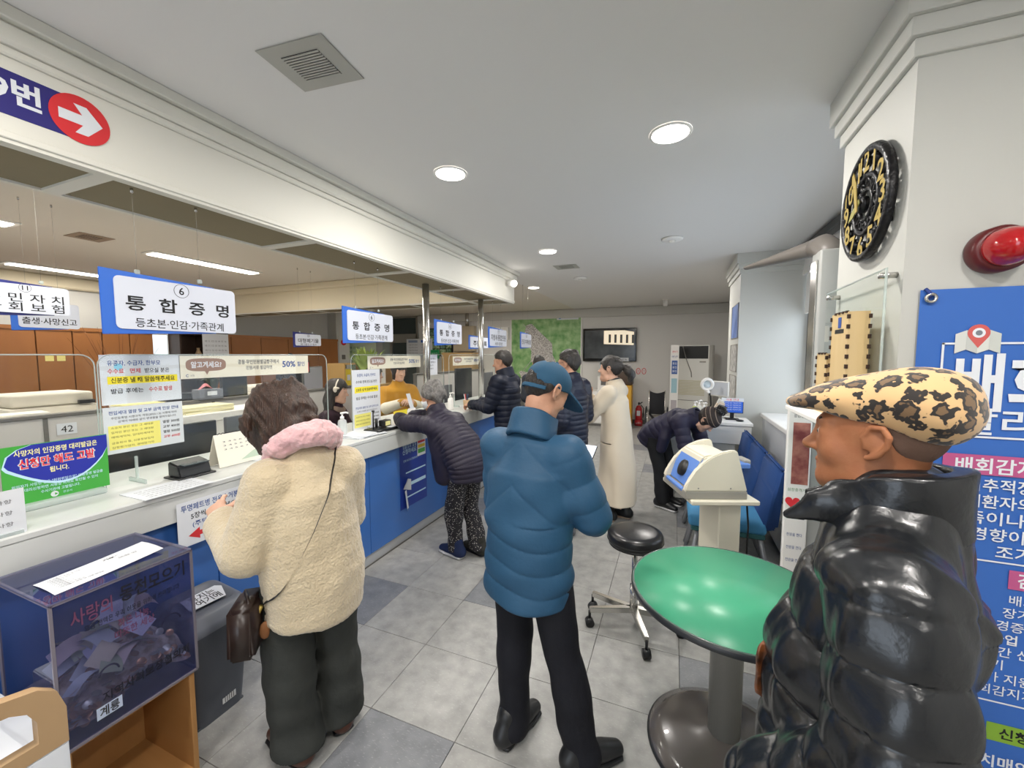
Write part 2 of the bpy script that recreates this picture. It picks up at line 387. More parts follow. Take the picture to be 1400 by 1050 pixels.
# ================================================================== SERVICE COUNTER
M_top = mat('counter_top', '#cfd1cf', .35, var=(3, '#c5c7c4', .3), bump=(80, .02))
M_blue = mat('counter_blue', '#3d6fb8', .28, var=(1.5, '#3969b0', .3))
M_kick = mat('kick_plate', '#c6c8c9', .45, metal=0)
M_black = mat('black_plastic', '#1b1c1e', .4)
M_ink = mat('ink_black', '#1e1e20', .8); M_inkblue = mat('ink_blue', '#2a4d8f', .8); M_inkred = mat('ink_red', '#cf2f35', .8)
M_inkgrey = mat('ink_grey', '#57585c', .8)
M_paper = mat('paper', '#d9dce1', .8); M_paperw = mat('paper_warm', '#efeadb', .8); M_yellow = mat('highlight_yellow', '#f2e23c', .8)
M_acr = clear('acrylic', '#fcfefd', gloss=.09, haze=.008, hazec='#c8d0d2')
M_acre = clear('acrylic_edge', '#e6efec', gloss=.2, haze=.35, hazec='#e6ecea')
co = thing('service_counter', 'long white topped service counter with bright blue front running down the hall', 'counter', (-2.4, 2.5, 0))
MB().box((-2.78, -1.2, 1.0), (-2.118, 6.6, 1.03), .006).build('worktop', M_top, co)
MB().box((-2.15, -1.2, .885), (-2.12, 6.6, 1.0)).build('apron', M_top, co)
ys = [-1.2, .05, 1.3, 2.42, 3.6, 4.8, 6.6]
for a, b in zip(ys, ys[1:]): box('front_panel', (-2.19, a + .002, .10), (-2.165, b - .002, .886), M_blue, co, .002)
MB().box((-2.215, -1.2, 0), (-2.20, 6.6, .10)).build('kick_plate', M_kick, co)
MB().box((-2.23, -1.2, .1), (-2.195, 6.6, 1.0)).build('carcass', M_dark, co)
MB().box((-2.78, 6.55, 0), (-2.15, 6.6, 1.0)).build('end_panel', M_top, co)
dk = thing('staff_desk', 'long white staff desk on the far side of the service counter', 'desk', (-2.95, 2.5, 0))
box('desktop', (-3.08, -1.2, .71), (-2.8, 6.6, .74), M_white, dk, .004)
for y in (-.9, .4, 1.7, 3.0, 4.3, 5.6, 6.55): box('side_panel', (-3.05, y - .015, 0), (-2.8, y + .015, .71), M_white, dk)

# acrylic guards ------------------------------------------------------
def guard(y1, y2, lab, feet=None):
    g = thing('sneeze_guard', lab, 'screen', (-2.45, (y1 + y2) / 2, 1.03), group='acrylic guards along the counter')
    w = y2 - y1; r = .05
    poly = [(-w / 2, 0), (w / 2, 0)] + [(w / 2 - r + r * math.cos(a), .63 - r + r * math.sin(a)) for a in np.linspace(0, PI / 2, 6)] + [(-w / 2 + r - r * math.sin(a), .63 - r + r * math.cos(a)) for a in np.linspace(0, PI / 2, 6)]
    F = frame((-2.450, (y1 + y2) / 2, 1.03), (0, 1, 0), (0, 0, 1))
    MB().prism(poly, 0, .004, F).build('pane', M_acr, g)
    pts = [F @ Vector((p[0], p[1], .002)) for p in poly[1:] + poly[:1]]
    MB().tube(pts, .0032, 6).build('edge', M_acre, g)
    for y in feet or (y1 + .12, y2 - .12): MB().box((-2.52, y - .004, 1.03), (-2.38, y + .004, 1.05)).box((-2.458, y - .004, 1.05), (-2.445, y + .004, 1.16)).build('foot', M_acre, g)
    return g
guard(.12, .99, 'clear acrylic guard behind the green warning sign, nearest of the row', (.2, .45))
guard(1.0, 2.31, 'clear acrylic guard with two white notices and cream discount banner')
guard(2.56, 3.98, 'clear acrylic guard in front of the clerk in the mustard sweater')
guard(4.1, 5.4, 'clear acrylic guard beside the man in navy jacket at the counter')

GX = -2.447
def paper(name, lab, cat, c, w, h, m=None, face='+x', group=None, t=.0008, rot=0):
    p = thing(name, lab, cat, c, group=group)
    X, Y = (Vector(v) for v in (face if isinstance(face, tuple) else FACING[face]))
    if rot: R = Matrix.Rotation(rot, 3, X.cross(Y)); X = R @ X; Y = R @ Y
    p['_f'] = 0; del p['_f']
    quad('sheet', c, w, h, m or M_paper, p, (X, Y), t=t)
    n = X.cross(Y); c = Vector(c) + n * (t + .0006)
    def put(s, u, v, size, ink=M_ink, width=None, bold=.0, align='CENTER'):
        text(s, c + X * u + Y * v, size, ink, p, (X, Y), width, bold, align)
    def patch(nm, u, v, pw, ph, mm, poly=None, lift=-.0004, round_=0): quad(nm, c + X * u + Y * v + n * lift, pw, ph, mm, p, (X, Y), t=.0003, poly=poly, round_=round_)
    return p, put, patch
p, put, patch = paper('notice', 'white fee exemption notice with a yellow highlighted line on acrylic guard', 'notice', (GX, 1.168, 1.542), .325, .235)
put('유공자, 수급자, 한부모', -.03, .078, .027, M_inkblue, .21, .012)
put('수수료', -.105, .04, .026, M_inkred, .06, .012); put('면제', -.03, .04, .026, M_inkred, .042, .012); put('받으실 분은', .06, .04, .026, M_ink, .105, .012)
patch('highlight', .005, -.003, .285, .036, M_yellow); put('신분증 낼 때 말씀해주세요', .005, -.003, .027, M_ink, .26, .018)
put('발급 후에는', -.065, -.055, .026, M_ink, .125, .012); put('수수료 발생', .07, -.055, .026, M_inkred, .1, .012)
patch('tape_dot', -.095, .06, .03, .03, mat('sky_blue', '#8fd0e6', .6), disc(.016, 20))
p, put, patch = paper('notice', 'white fee table notice with a yellow box below the exemption notice', 'notice', (GX, 1.168, 1.302), .325, .222)
put('전입세대 열람 및 교부 금액 인상 안내', .0, .083, .02, M_inkblue, .285, .01)
put('주민등록법 시행규칙 개정(2023.1.5) 시행에 따라', 0, .058, .013, M_ink, .27); put('금액이 아래와 같이 변경됨을 알려드립니다', .01, .04, .013, M_ink, .24)
patch('highlight', -.045, -.035, .205, .115, M_yellow and mat('pale_yellow', '#e9e27a', .8))
for k, s in enumerate(('소유자 본인 또는 그 세대원', '임차인 본인 또는 그 세대원', '매매계약자, 임대차계약자', '금융회사 등, 신용정보업자', '감정평가업자, 경매참가자')): put(s, -.055, .012 - k * .022 - (.006 if k > 2 else 0), .0115, M_ink, .165)
for k, (s, i) in enumerate((('열람 300원', M_ink), ('교부 400원', M_ink), ('열람 500원', M_ink), ('교부 600원', M_inkred))): put(s, .107, .012 - k * .026, .016, i, .075, .01)
# cream discount banners on the guards
M_cream2 = mat('banner_cream', '#e8e0cd', .7); M_taupe = mat('banner_taupe', '#9a7f72', .7); M_navyt = mat('ink_navy', '#2d466f', .8)
def discount(c, w, h, lab):
    p, put, patch = paper('discount_banner', lab, 'banner', c, w, h, M_cream2, group='discount banners on the guards')
    k = w / .81
    patch('bubble', -.27 * k, .012 * k, 0, 0, M_taupe, [(.105 * k * (abs(math.cos(a)) ** .6) * (1 if math.cos(a) > 0 else -1), .036 * k * (abs(math.sin(a)) ** .6) * (1 if math.sin(a) > 0 else -1)) for a in np.linspace(0, 2 * PI, 33)[:-1]])
    patch('bubble_tail', -.27 * k, -.03 * k, 0, 0, M_taupe, [(-.012 * k, .008 * k), (.0, -.014 * k), (.012 * k, .008 * k)])
    put('알고계세요?', -.27 * k, .012 * k, .038 * k, M_paper, .16 * k, .03)
    put('공동·무인민원발급창구에서', .04 * k, .024 * k, .03 * k, M_inkgrey, .27 * k, .02); put('민원서류 발급하면', .04 * k, -.012 * k, .027 * k, M_inkgrey, .17 * k, .015)
    put('50%', .25 * k, .006 * k, .055 * k, M_inkblue, .10 * k, .02); put('할인', .345 * k, .004 * k, .034 * k, M_inkblue, .06 * k, .015)
    put('C', -.37 * k, -.045 * k, .02 * k, M_inkblue, None, .02); put('시청', -.345 * k, -.046 * k, .012 * k, M_inkgrey)
discount((GX, 1.735, 1.592), .815, .125, 'cream discount banner on the guard above the red queue display')
discount((GX, 3.14, 1.592), .78, .115, 'cream discount banner on the guard above the mustard sweater clerk')
discount((GX, 4.55, 1.585), .72, .11, 'cream discount banner on the guard by the navy jacket man')
p, put, patch = paper('notice', 'small white notice taped beside the discount banner over the grey haired person', 'notice', (GX + .003, 3.72, 1.55), .25, .22)
for k, s in enumerate(('민원인의 폭언·폭행 시', '녹음 및 촬영될 수', '있습니다', '감사합니다')): put(s, 0, .065 - .035 * k, .022, M_inkgrey, .18 if k < 2 else .09, .01)
p, put, patch = paper('notice', 'tall white notice with two yellow highlights standing left of the stamp stand', 'notice', (-2.40, 2.68, 1.285), .33, .50)
put('유공자, 수급자, 한부모', 0, .205, .028, M_inkblue, .22, .012); put('수수료 면제 받으실 분은', .0, .15, .026, M_ink, .25, .012)
patch('highlight', 0, .085, .28, .05, M_yellow); put('신분증 낼 때 말씀해주세요', 0, .085, .027, M_ink, .25, .02); put('발급 후에는 수수료 발생', 0, .015, .027, M_ink, .25, .012)
put('전입세대 열람 및 교부 금액 안내', 0, -.065, .02, M_inkblue, .27, .01); put('금액이 아래와 같이 변경됩니다', 0, -.095, .015, M_ink, .24)
patch('highlight', -.055, -.17, .19, .11, mat('pale_yellow', '#e9e27a', .8))
for k, s in enumerate(('소유자 본인 또는 세대원', '임차인 본인 또는 세대원', '매매·임대차계약자')): put(s, -.055, -.14 - k * .03, .014, M_ink, .16)
for k, s in enumerate(('열람 300원', '교부 400원', '열람 500원', '교부 600원')): put(s, .105, -.125 - k * .03, .016, M_ink, .07, .01)
# green warning sign --------------------------------------------------
M_green = mat('sign_green', '#3fa23c', .5); M_deep = mat('sign_deep_blue', '#1f2b9c', .5); M_pale = mat('sign_pale_blue', '#bfe0f2', .6); M_lemon = mat('sign_lemon', '#efe9a0', .7); M_redl = mat('sign_red', '#e0303a', .7)
gs = thing('warning_sign', 'green and deep blue warning sign standing on the counter at the left', 'sign', (-2.425, .845, 1.06))
gc = Vector((-2.43, .845, 1.175)); K = .745; GF = FACING['+x']
quad('board', gc, .32, .24, M_green, gs, t=.003)
top = [(-.205, .045), (-.19, .08), (-.15, .105), (-.10, .118), (.214, .118), (.214, .062)]
top = [(x * K, y) for x, y in top]
low = [(.214 * K - .419 * K * t, .062 - .115 * math.sin(PI * (t ** .8) * .93)) for t in np.linspace(.06, .97, 14)]
quad('pale_rim', gc + Vector((.003, 0, 0)), 0, 0, M_pale, gs, t=.0004, poly=[(max(-.159, x * 1.02 - .003), max(-.119, min(.1195, y - .009 if y < .06 else y))) for x, y in top + low])
quad('blue_field', gc + Vector((.0035, 0, 0)), 0, 0, M_deep, gs, t=.0004, poly=top + low)
def gt(s, u, v, size, ink, width=None, bold=0, dx=.0043): text(s, gc + Vector((dx, u * K, v)), size * .88, ink, gs, '+x', width * K if width else None, bold)
gt('사망자의 인감증명 대리발급은', .0, .088, .03, M_lemon, .335, .02)
gt('신청만 해도 고발', .0, .043, .05, M_paper, .315, .055); gt('신청만 해도 고발', .0, .043, .048, M_redl, .305, .02, .0048)
gt('됩니다.', .0, .003, .028, M_lemon, .078, .02)
gt('위임자가 사망한 경우 "허위위임으로" 인감증명 발급을', .0, -.045, .016, M_pale, .37, .012); gt('대리신청하면 서류상 허위로 확인될 수 있어', .01, -.064, .016, M_pale, .30, .012); gt('수사기관에 고발됩니다.', .0, -.083, .016, M_pale, .16, .012)
quad('logo', gc + Vector((.003, -.02, -.104)), 0, 0, M_paper, gs, t=.0004, poly=disc(.012, 20)); gt('▶', -.02, -.104, .014, M_green); gt('관공서', .025, -.103, .012, M_pale)
MB().box((-2.444, .71, 1.03), (-2.39, .98, 1.056), .004).build('base', M_acre, gs)
p, put, patch = paper('notice', 'white paper at the bottom left, standing in front of the green sign', 'notice', (-2.135, .52, 1.09), .26, .20)
for k in range(4): put('신청서 작성 안내 사항', .0, .06 - k * .04, .016, M_inkgrey, .2)
box('holder', (-2.16, .40, 1.03), (-2.125, .64, 1.042), M_acre, p)
# paper on the apron and poster on the blue front ----------------------
p, put, patch = paper('notice', 'white paper with a red arrow taped on the counter apron behind the fur coat', 'notice', (-2.112, 1.262, .862), .325, .215)
put('투명페트병 전용수거봉투', -.0, .075, .036, M_inkblue, .29, .012); put('5장씩 가져가세요', .0, .03, .032, M_ink, .21, .01); put('(주택거주자용)', .0, -.01, .03, M_inkblue, .2, .008)
patch('red_arrow', -.01, -.06, 0, 0, M_inkred, [(-.11, 0), (-.06, .028), (-.06, .011), (.11, .011), (.11, -.011), (-.06, -.011), (-.06, -.028)])
po = thing('poster', 'dark blue peeling poster on the blue counter front beside the quilted jacket', 'poster', (-2.16, 3.0, .65))
M_poster = mat('poster_blue', '#1d3a93', .45)
quad('sheet', (-2.163, 2.99, .64), .40, .66, M_poster, po, t=.001)
pc = Vector((-2.1612, 2.99, .64))
for k, s in enumerate(('국민비서', '생활정보 알림', '신청하세요')): text(s, pc + Vector((0, -.06, .27 - k * .05)), .05, M_pale, po, '+x', .2, .015)
quad('picture', pc + Vector((0, .12, .20)), .13, .22, M_paper, po, t=.0004)
for k, (cl, h) in enumerate((('#8fc3e8', .05), ('#d9383f', .03), ('#e8c23a', .03), ('#4ba04a', .04))): quad('picture_band', pc + Vector((.0005, .12, .27 - k * .045)), .11, h, mat('band%d' % k, cl, .6), po, t=.0003)
for k in range(3): quad('stripe', pc + Vector((0, .03, -.02 - k * .11)), .3, .012 if k != 1 else .03, M_pale, po, t=.0004)
text('언제 어디서나 편리하게', pc + Vector((0, -.05, .09)), .025, M_pale, po, '+x', .2)
MB().grid(lambda u, v: (-2.158 + .05 * (1 - u) ** 2 * (.4 + v) , 2.80 + .14 * u, .50 + .10 * v - .05 * u), 6, 4).build('peeled_corner', M_paper, po)
MB().grid(lambda u, v: (-2.158 + .04 * (1 - u) ** 2, 2.80 + .07 * u + .03 * (1 - v), .30 + .17 * v), 5, 4).build('peeled_strip', M_paper, po)
# things on the counter ----------------------------------------------
t = thing('card_terminal', 'black signature pad terminal on the counter in front of the desk calendar', 'terminal', (-2.33, 1.29, 1.03))
MB().box((-2.40, 1.20, 1.03), (-2.27, 1.38, 1.04), .004).build('base', M_black, t)
MB().prism([(-.05, 0), (.05, 0), (.03, .06), (-.05, .075)], -.075, .075, frame((-2.335, 1.29, 1.04), (1, 0, 0), (0, 0, 1)), .006).build('body', M_black, t)
MB().cbox((-2.30, 1.29, 1.10), (.05, .12, .004)).build('screen', mat('grey_screen', '#4a5458', .2), t)
t = thing('desk_calendar', 'cream tent shaped desk calendar on the counter left of the fur coat', 'calendar', (-2.36, 1.57, 1.03))
for s, n in ((1, 'front_leaf'), (-1, 'back_leaf')):
    MB().prism([(-.145, 0), (.145, 0), (.14, .185), (-.14, .185)], 0, .003, frame((-2.32 if s > 0 else -2.42, 1.57, 1.032), (0, 1, 0), Vector((-.27 if s > 0 else .27, 0, .96)))).build(n, M_paperw, t)
X, Y = Vector((0, 1, 0)), Vector((-.27, 0, .96)).normalized()
qc = Vector((-2.32, 1.57, 1.032)) + Y * .09 + X.cross(Y) * .0036
quad('picture', qc + X * .05 - Y * .05, .14, .05, mat('calendar_green', '#bccdb8', .7), t, (X, Y), t=.0003, poly=[(-.07, -.02), (.09, -.02), (.085, .03), (.01, .02), (-.03, .0)])
for r in range(3): text('3 4 5 6 7 8 9', qc + X * -.0 + Y * (.05 - r * .022), .011, M_inkgrey, t, (X, Y), .2)
MB().tube([(-2.369, 1.44 + k * .26 / 40, 1.214 + .004 * math.sin(k * 2.2)) for k in range(41)], .003, 5).build('wire_binding', M_black, t)
def pump(x, y, z, lab, m, h=.17, r=.033):
    t = thing('pump_bottle', lab, 'bottle', (x, y, z))
    MB().lathe([(r * .9, 0), (r, .01), (r, h * .55), (r * .85, h * .66), (r * .4, h * .72)], 18, c=(x, y, z)).build('bottle', m, t)
    MB().lathe([(r * .45, h * .71), (r * .45, h * .82), (r * .2, h * .83), (r * .2, h * .95)], 14, c=(x, y, z)).build('collar', M_white, t)
    MB().tube([(x - .002, y, z + h * .96), (x + .02, y + .02, z + h * .98), (x + .032, y + .032, z + h * .94)], .007, 8).lathe([(.014, h * .93), (.014, h * .99)], 12, c=(x, y, z)).build('nozzle', M_white, t)
    return t
M_clearb = clear('bottle_clear', '#eef2f2', gloss=.2, haze=.45, hazec='#f0f2f2')
pump(-2.36, 2.36, 1.03, 'clear hand sanitiser pump bottle at the fur coat shoulder', M_clearb, .19)
pump(-2.36, 3.98, 1.03, 'white hand sanitiser pump bottle behind the grey haired person', M_white, .2)
t = thing('stamp_stand', 'black tray with stamp post and ink box by the grey haired person', 'stand', (-2.25, 2.68, 1.03))
MB().cbox((-2.25, 2.68, 1.043), (.16, .27, .024), .008).build('tray', M_black, t)
MB().cyl((-2.27, 2.60, 1.05), (-2.27, 2.60, 1.20), .006).cbox((-2.27, 2.60, 1.2), (.02, .02, .012), .003).build('post', M_black, t)
MB().cbox((-2.26, 2.73, 1.085), (.06, .09, .05), .004).build('ink_box', M_black, t)
MB().cbox((-2.228, 2.73, 1.085), (.003, .06, .035)).build('box_label', M_lemon, t)
MB().cyl((-2.29, 2.66, 1.05), (-2.29, 2.66, 1.13), .012).build('stamp', M_black, t)
MB().cbox((-2.20, 2.75, 1.057), (.05, .09, .004)).build('paper_slip', M_paper, t)
ps = thing('paper_stack', 'loose white papers stacked on the counter right of the fur coat', 'papers', (-2.27, 2.45, 1.03))
for k, (dx, dy, a) in enumerate(((0, 0, .1), (.02, .02, -.15), (-.01, .03, .3))):
    MB().cbox((0, 0, .003 + k * .005), (.21, .30, .004), M=Matrix.Translation((-2.27 + dx, 2.45 + dy, 1.03)) @ Matrix.Rotation(a, 4, 'Z')).build('sheet', M_paper, ps)
tag(MB().grid(lambda u, v: (-2.30 + .16 * u, 3.0 + .24 * v, 1.034 + .07 * (1 - u) * (v) + .01 * math.sin(6 * u)), 6, 6).build('form', M_paper), 'curling white form lifted by the grey haired person at the counter', 'papers')
for i, (x, y, lab) in enumerate(((-2.28, 1.75, 'flat white form on the counter beside the desk calendar'), (-2.20, 1.12, 'flat white form on the counter under the acrylic guard edge'))):
    t = thing('form', lab, 'papers', (x, y, 1.03)); MB().cbox((x, y, 1.0315), (.2, .28, .002)).build('sheet', M_paper, t)
    for k in range(5): text('성명 주민등록번호 주소 연락처', (x + .07 - k * .03, y, 1.033), .012, M_inkgrey, t, ((0, 1, 0), (-1, 0, 0)), .22)
# yellow tag and ticket holder before the clerk
t = thing('ticket_stand', 'small white ticket holder with a yellow tag in front of the mustard sweater', 'stand', (-2.36, 3.22, 1.03))
MB().prism([(-.05, 0), (.05, 0), (.02, .11), (0, .11)], -.05, .05, frame((-2.38, 3.26, 1.03), (1, 0, 0), (0, 0, 1)), .004).build('holder', M_white, t)
quad('yellow_tag', (-2.36, 3.07, 1.12), .20, .045, M_yellow, t, t=.002); quad('ticket', (-2.37, 3.24, 1.2), .06, .18, M_paper, t, ((0, 1, .0), (-.1, -.3, 1)), t=.001)
MB().cyl((-2.36, 3.07, 1.03), (-2.36, 3.07, 1.1), .006).build('stem', M_black, t)
t = thing('pen_cup', 'cup of pens on the counter between sanitiser bottle and navy jacket man', 'cup', (-2.30, 4.25, 1.03))
MB().lathe([(.035, 0), (.04, .09), (.036, .09), (.032, .006)], 16, c=(-2.30, 4.25, 1.03)).build('cup', mat('tan', '#b89b78', .6), t)
for k in range(5): MB().cyl((-2.30, 4.25, 1.04), (-2.30 + .03 * math.cos(k * 1.3), 4.25 + .03 * math.sin(k * 1.3), 1.19), .004, seg=6).build('pen', [M_black, M_inkblue, M_inkred, M_white, M_black][k], t)
t = thing('glasses_holder', 'small black holder on the counter near the navy jacket sleeve', 'holder', (-2.2, 4.45, 1.03))
MB().cyl((-2.2, 4.45, 1.03), (-2.2, 4.45, 1.12), .008).sphere((-2.2, 4.45, 1.13), (.02, .03, .02)).cbox((-2.2, 4.45, 1.034), (.07, .07, .008), .003).build('body', M_black, t)

# ================================================================== SIGNS OVER THE COUNTER
M_sign = mat('sign_white', '#d3d7e2', .45); M_sblue = mat('sign_blue', '#2f68c8', .4); M_sedge = mat('sign_edge', '#c3ccdf', .4); M_navy = mat('sign_navy', '#2b2f73', .5)
M_cord = mat('nylon_cord', '#cfd0d0', .4); M_cordg = mat('nylon_cord_grey', '#97948c', .6)
def hang_sign(x, y, z, w, h, lines, lab, blue=M_sblue, ceil=2.376, num=None, border=.045, group='blue bordered counter signs'):
    """lines = (string, v, size, width, bold)"""
    s = thing('hanging_sign', lab, 'sign', (x, y, z), group=group)
    F = frame((x, y, z), (0, 1, 0), (0, 0, 1))
    r = .02
    def rr(a, b, c, d, r=.02):
        P = []
        for cx, cy, a0 in ((b - r, d - r, 0), (a + r, d - r, 90), (a + r, c + r, 180), (b - r, c + r, 270)):
            for k in range(5): an = math.radians(a0 + 22.5 * k); P.append((cx + r * math.cos(an), cy + r * math.sin(an)))
        return P
    MB().prism([(-w / 2, -h / 2), (w * .32, -h / 2 + .022), (w * .32, h / 2 - .022), (-w / 2, h / 2)], -.002, .003, F, .002).build('blue_board', blue, s)
    MB().prism(rr(-w / 2 + border, w / 2, -h / 2 + .026, h / 2 - .026), .0032, .0075, F).build('white_panel', M_sign, s)
    cx = border / 2
    if num:
        v = num[1]; rr_ = num[2]
        MB().tube([F @ Vector((cx + rr_ * math.cos(a), v + rr_ * math.sin(a), .0078)) for a in np.linspace(0, 2 * PI, 33)[:-1]], .0012, 4, True).build('number_ring', M_inkgrey, s)
        text(num[0], F @ Vector((cx, v, .0082)), rr_ * 1.55, M_ink, s, '+x', None, .01)
    for st, v, size, width, bold in lines: text(st, F @ Vector((cx, v, .0082)), size, M_ink, s, '+x', width, bold)
    for yy in (-w * .26, w * .2):
        MB().cbox((x, y + yy, z + h / 2 + .0), (.012, .02, .02), .003).build('clip', M_acre, s)
        MB().cyl((x, y + yy, z + h / 2), (x, y + yy, ceil), .0007, seg=5).build('cord', M_cordg, s)
        MB().cyl((x, y + yy, ceil - .02), (x, y + yy, ceil), .006, seg=8).build('hook', M_chrome, s)
    return s
L6 = (('통  합  증  명', .0, .068, .43, .022), ('등초본·인감·가족관계', -.083, .045, .37, .006))
hang_sign(-2.19, 1.19, 1.883, .545, .275, L6, 'blue and white counter sign 6 nearest the camera', num=('6', .078, .031))
hang_sign(-2.30, 2.615, 1.885, .575, .28, L6, 'blue and white counter sign 6 above the second clerk window', num=('6', .078, .031))
hang_sign(-2.30, 3.85, 1.892, .57, .275, L6, 'blue and white counter sign 6 right of the steel post', num=('6', .078, .031))
hang_sign(-3.0, 6.0, 1.86, .75, .225, (('주민등록', -.02, .1, .5, .02),), 'small blue edged sign partly hidden behind the third and fourth signs', num=('9', .07, .02), ceil=2.79)
hang_sign(-2.30, 5.17, 1.895, .62, .285, (('지방세·통합민원', .0, .09, .5, .012), ('세무·증명', -.085, .05, .25, 0)), 'blue and white sign hanging in front of the far wall left of the map', num=('7', .085, .03), ceil=2.376)
hang_sign(-2.30, 6.32, 1.892, .53, .275, (('건강·치매상담', -.02, .085, .45, .012),), 'farthest blue edged sign hanging before the green map', num=('8', .075, .03), ceil=2.79)
hang_sign(-3.7, 1.195, 2.0, .40, .225, (('주 민 자 치', .006, .058, .33, .008), ('사 회 보 험', -.05, .058, .33, .008)), 'navy edged sign 11 at the left edge of the picture', M_navy, 2.79, ('11', .068, .026), .015, 'office signs')
hang_sign(-4.4, 1.53, 1.955, .36, .24, (('출생·사망신고', -.045, .055, .29, .012),), 'blue edged birth and death report sign half hidden behind sign 11', M_sblue, 2.79, None, .035, 'office signs')
hang_sign(-4.6, 4.03, 1.858, .44, .205, (('대형폐기물', -.01, .062, .33, .012), ('폐기물신고·접수', -.06, .03, .26, 0)), 'small navy edged bulky waste sign over the brown closets', M_navy, 2.79, ('10', .055, .018), .03, 'office signs')
bs = thing('wall_sign', 'navy banner sign with a white arrow in a red disc on the beam face', 'sign', (BX, .5, 2.54))
quad('navy_field', (BX, .36, 2.538), .94, .146, mat('navy_vinyl', '#251f6e', .5), bs, t=.002)
quad('red_disc', (BX + .002, .862, 2.541), 0, 0, mat('red_vinyl', '#cf2a2f', .5), bs, t=.0015, poly=disc(.085, 40))
quad('arrow', (BX + .0035, .862, 2.541), 0, 0, M_paper, bs, t=.001, poly=[(-.06, -.018), (.005, -.018), (-.018, -.052), (.018, -.052), (.062, 0), (.018, .052), (-.018, .052), (.005, .018), (-.06, .018)])
text('1번 ~ 9번', (BX + .003, .595, 2.548), .09, M_paper, bs, '+x', .33, .03)

# ================================================================== OFFICE BEHIND THE COUNTER
M_wood = mat('closet_wood', '#935d2f', .45, var=(5, '#a26a38', .35), stretch=(1, 1, .18), bump=(40, .03))
M_woodd = mat('closet_wood_dark', '#5f3a1e', .5)
M_part = mat('partition_grey', '#c5c1bd', .7, bump=(200, .05)); M_cap = mat('partition_cap', '#6b6864', .5)
M_beige = mat('office_beige', '#d9d2c4', .5); M_boxw = mat('box_white', '#e9e6df', .6); M_gold = mat('knob_gold', '#d9b978', .3, metal=.7)
M_scr = mat('monitor_grey', '#5a5b5e', .4); M_dkscr = mat('monitor_dark', '#26272a', .35)
edges = [.6, 1.6, 2.28, 2.66, 3.03, 3.36, 3.68, 4.02]
edges = [.55, 1.10, 1.65, 2.28, 2.66, 3.02, 3.345, 3.675, 3.985]
edges2 = [4.82, 5.25, 5.86, 6.5, 7.32, 7.93]
def closet(a, b, i, lab):
    c = thing('wall_closet', lab, 'closet', (-8.2, (a + b) / 2, 0), group='brown built-in closets along the office wall')
    box('carcass', (-8.34, a, 0), (-8.02, b, 2.05), M_woodd, c)
    d = box('door', (-8.02, a + .006, .06), (-7.995, b - .006, 2.0), M_wood, c, .003)
    yk = b - .05 if i % 2 == 0 else a + .05
    o = MB().cyl((-7.995, yk, 1.06), (-7.975, yk, 1.06), .012).sphere((-7.965, yk, 1.06), .02, 10).build('knob', M_gold, d); o['label'] = 'small brass knob'
    box('cornice', (-8.34, a, 2.0), (-7.985, b, 2.05), M_wood, c)
    return c
labs = ['brown closet door at the far left edge of the office wall', 'brown closet door partly behind the birth report sign', 'brown closet door left of the one with two yellow memos', 'brown closet door just left of the yellow memos', 'brown closet door carrying two yellow memo notes', 'brown closet door right of the yellow memos', 'brown closet door behind the dry branches', 'brown closet door next to the bright window slot']
for i, (a, b) in enumerate(zip(edges, edges[1:])): closet(a, b, i, labs[i])
labs = ['brown closet door right of the wall calendar', 'second brown closet door right of the wall calendar', 'third brown closet door right of the wall calendar', 'fourth brown closet door right of the wall calendar', 'last brown closet door before the white column']
for i, (a, b) in enumerate(zip(edges2, edges2[1:])): closet(a, b, i, labs[i])
for y, lab in ((2.775, 'pale yellow memo note on the brown closet, left one'), (2.89, 'pale yellow memo note on the brown closet, right one')):
    t = thing('memo_note', lab, 'note', (-7.99, y, 1.61)); quad('sheet', (-7.993, y, 1.61), .085, .075, mat('memo_yellow', '#e8d98a', .8), t)
p2_ = thing('partition', 'grey office partition behind the monitors beyond the mustard sweater clerk', 'partition', (-4.2, 7.2, 0))
for k in range(3): box('panel', (-4.225, 5.9 + k * .9, .03), (-4.175, 6.78 + k * .9, 1.30), M_part, p2_, .003)
box('cap', (-4.24, 5.88, 1.30), (-4.16, 8.6, 1.33), M_cap, p2_, .003)
for k in range(4): box('post', (-4.23, 5.875 + k * .9, 0), (-4.17, 5.905 + k * .9, 1.30), M_cap, p2_)
# window slot and dark bookcase between the closets
wn2 = structure(MB().box((-8.34, 4.0, 1.0), (-8.30, 4.36, 2.05)).build('window_2', M_white))
box('pane', (-8.30, 4.02, 1.05), (-8.295, 4.34, 2.0), mat('daylit_pane', '#dfe9ee', .3, emit=('#e6f2fa', 1.0)), wn2)
bk = thing('bookcase', 'dark open bookcase in the office between window slot and calendar', 'bookcase', (-8.15, 4.52, 0))
M_dkwood = mat('dark_wood', '#3b2a20', .5)
box('back_panel', (-8.34, 4.37, 0), (-8.31, 4.82, 2.05), M_dkwood, bk)
for y in (4.37, 4.795): box('side_panel', (-8.31, y, 0), (-8.0, y + .025, 2.05), M_dkwood, bk)
for z in (.4, .8, 1.2, 1.6, 2.02): box('shelf', (-8.31, 4.395, z), (-8.02, 4.795, z + .025), M_dkwood, bk)
for z in (1.25, 1.65): t = thing('vase', 'small beige vase on the dark bookcase, %s' % ('upper shelf' if z > 1.5 else 'lower shelf'), 'vase', (-8.1, 4.72, z - .025)); MB().lathe([(.03, 0), (.05, .06), (.02, .13), (.03, .16)], 14, c=(-8.1, 4.72, z - .025)).build('body', mat('tan', '#b89b78', .6), t)
t = thing('wall_calendar', 'large white wall calendar with rows of dates hanging before the brown closets', 'calendar', (-7.6, 4.7, 1.85))
quad('sheet', (-7.6, 4.72, 1.78), .44, .52, M_paper, t)
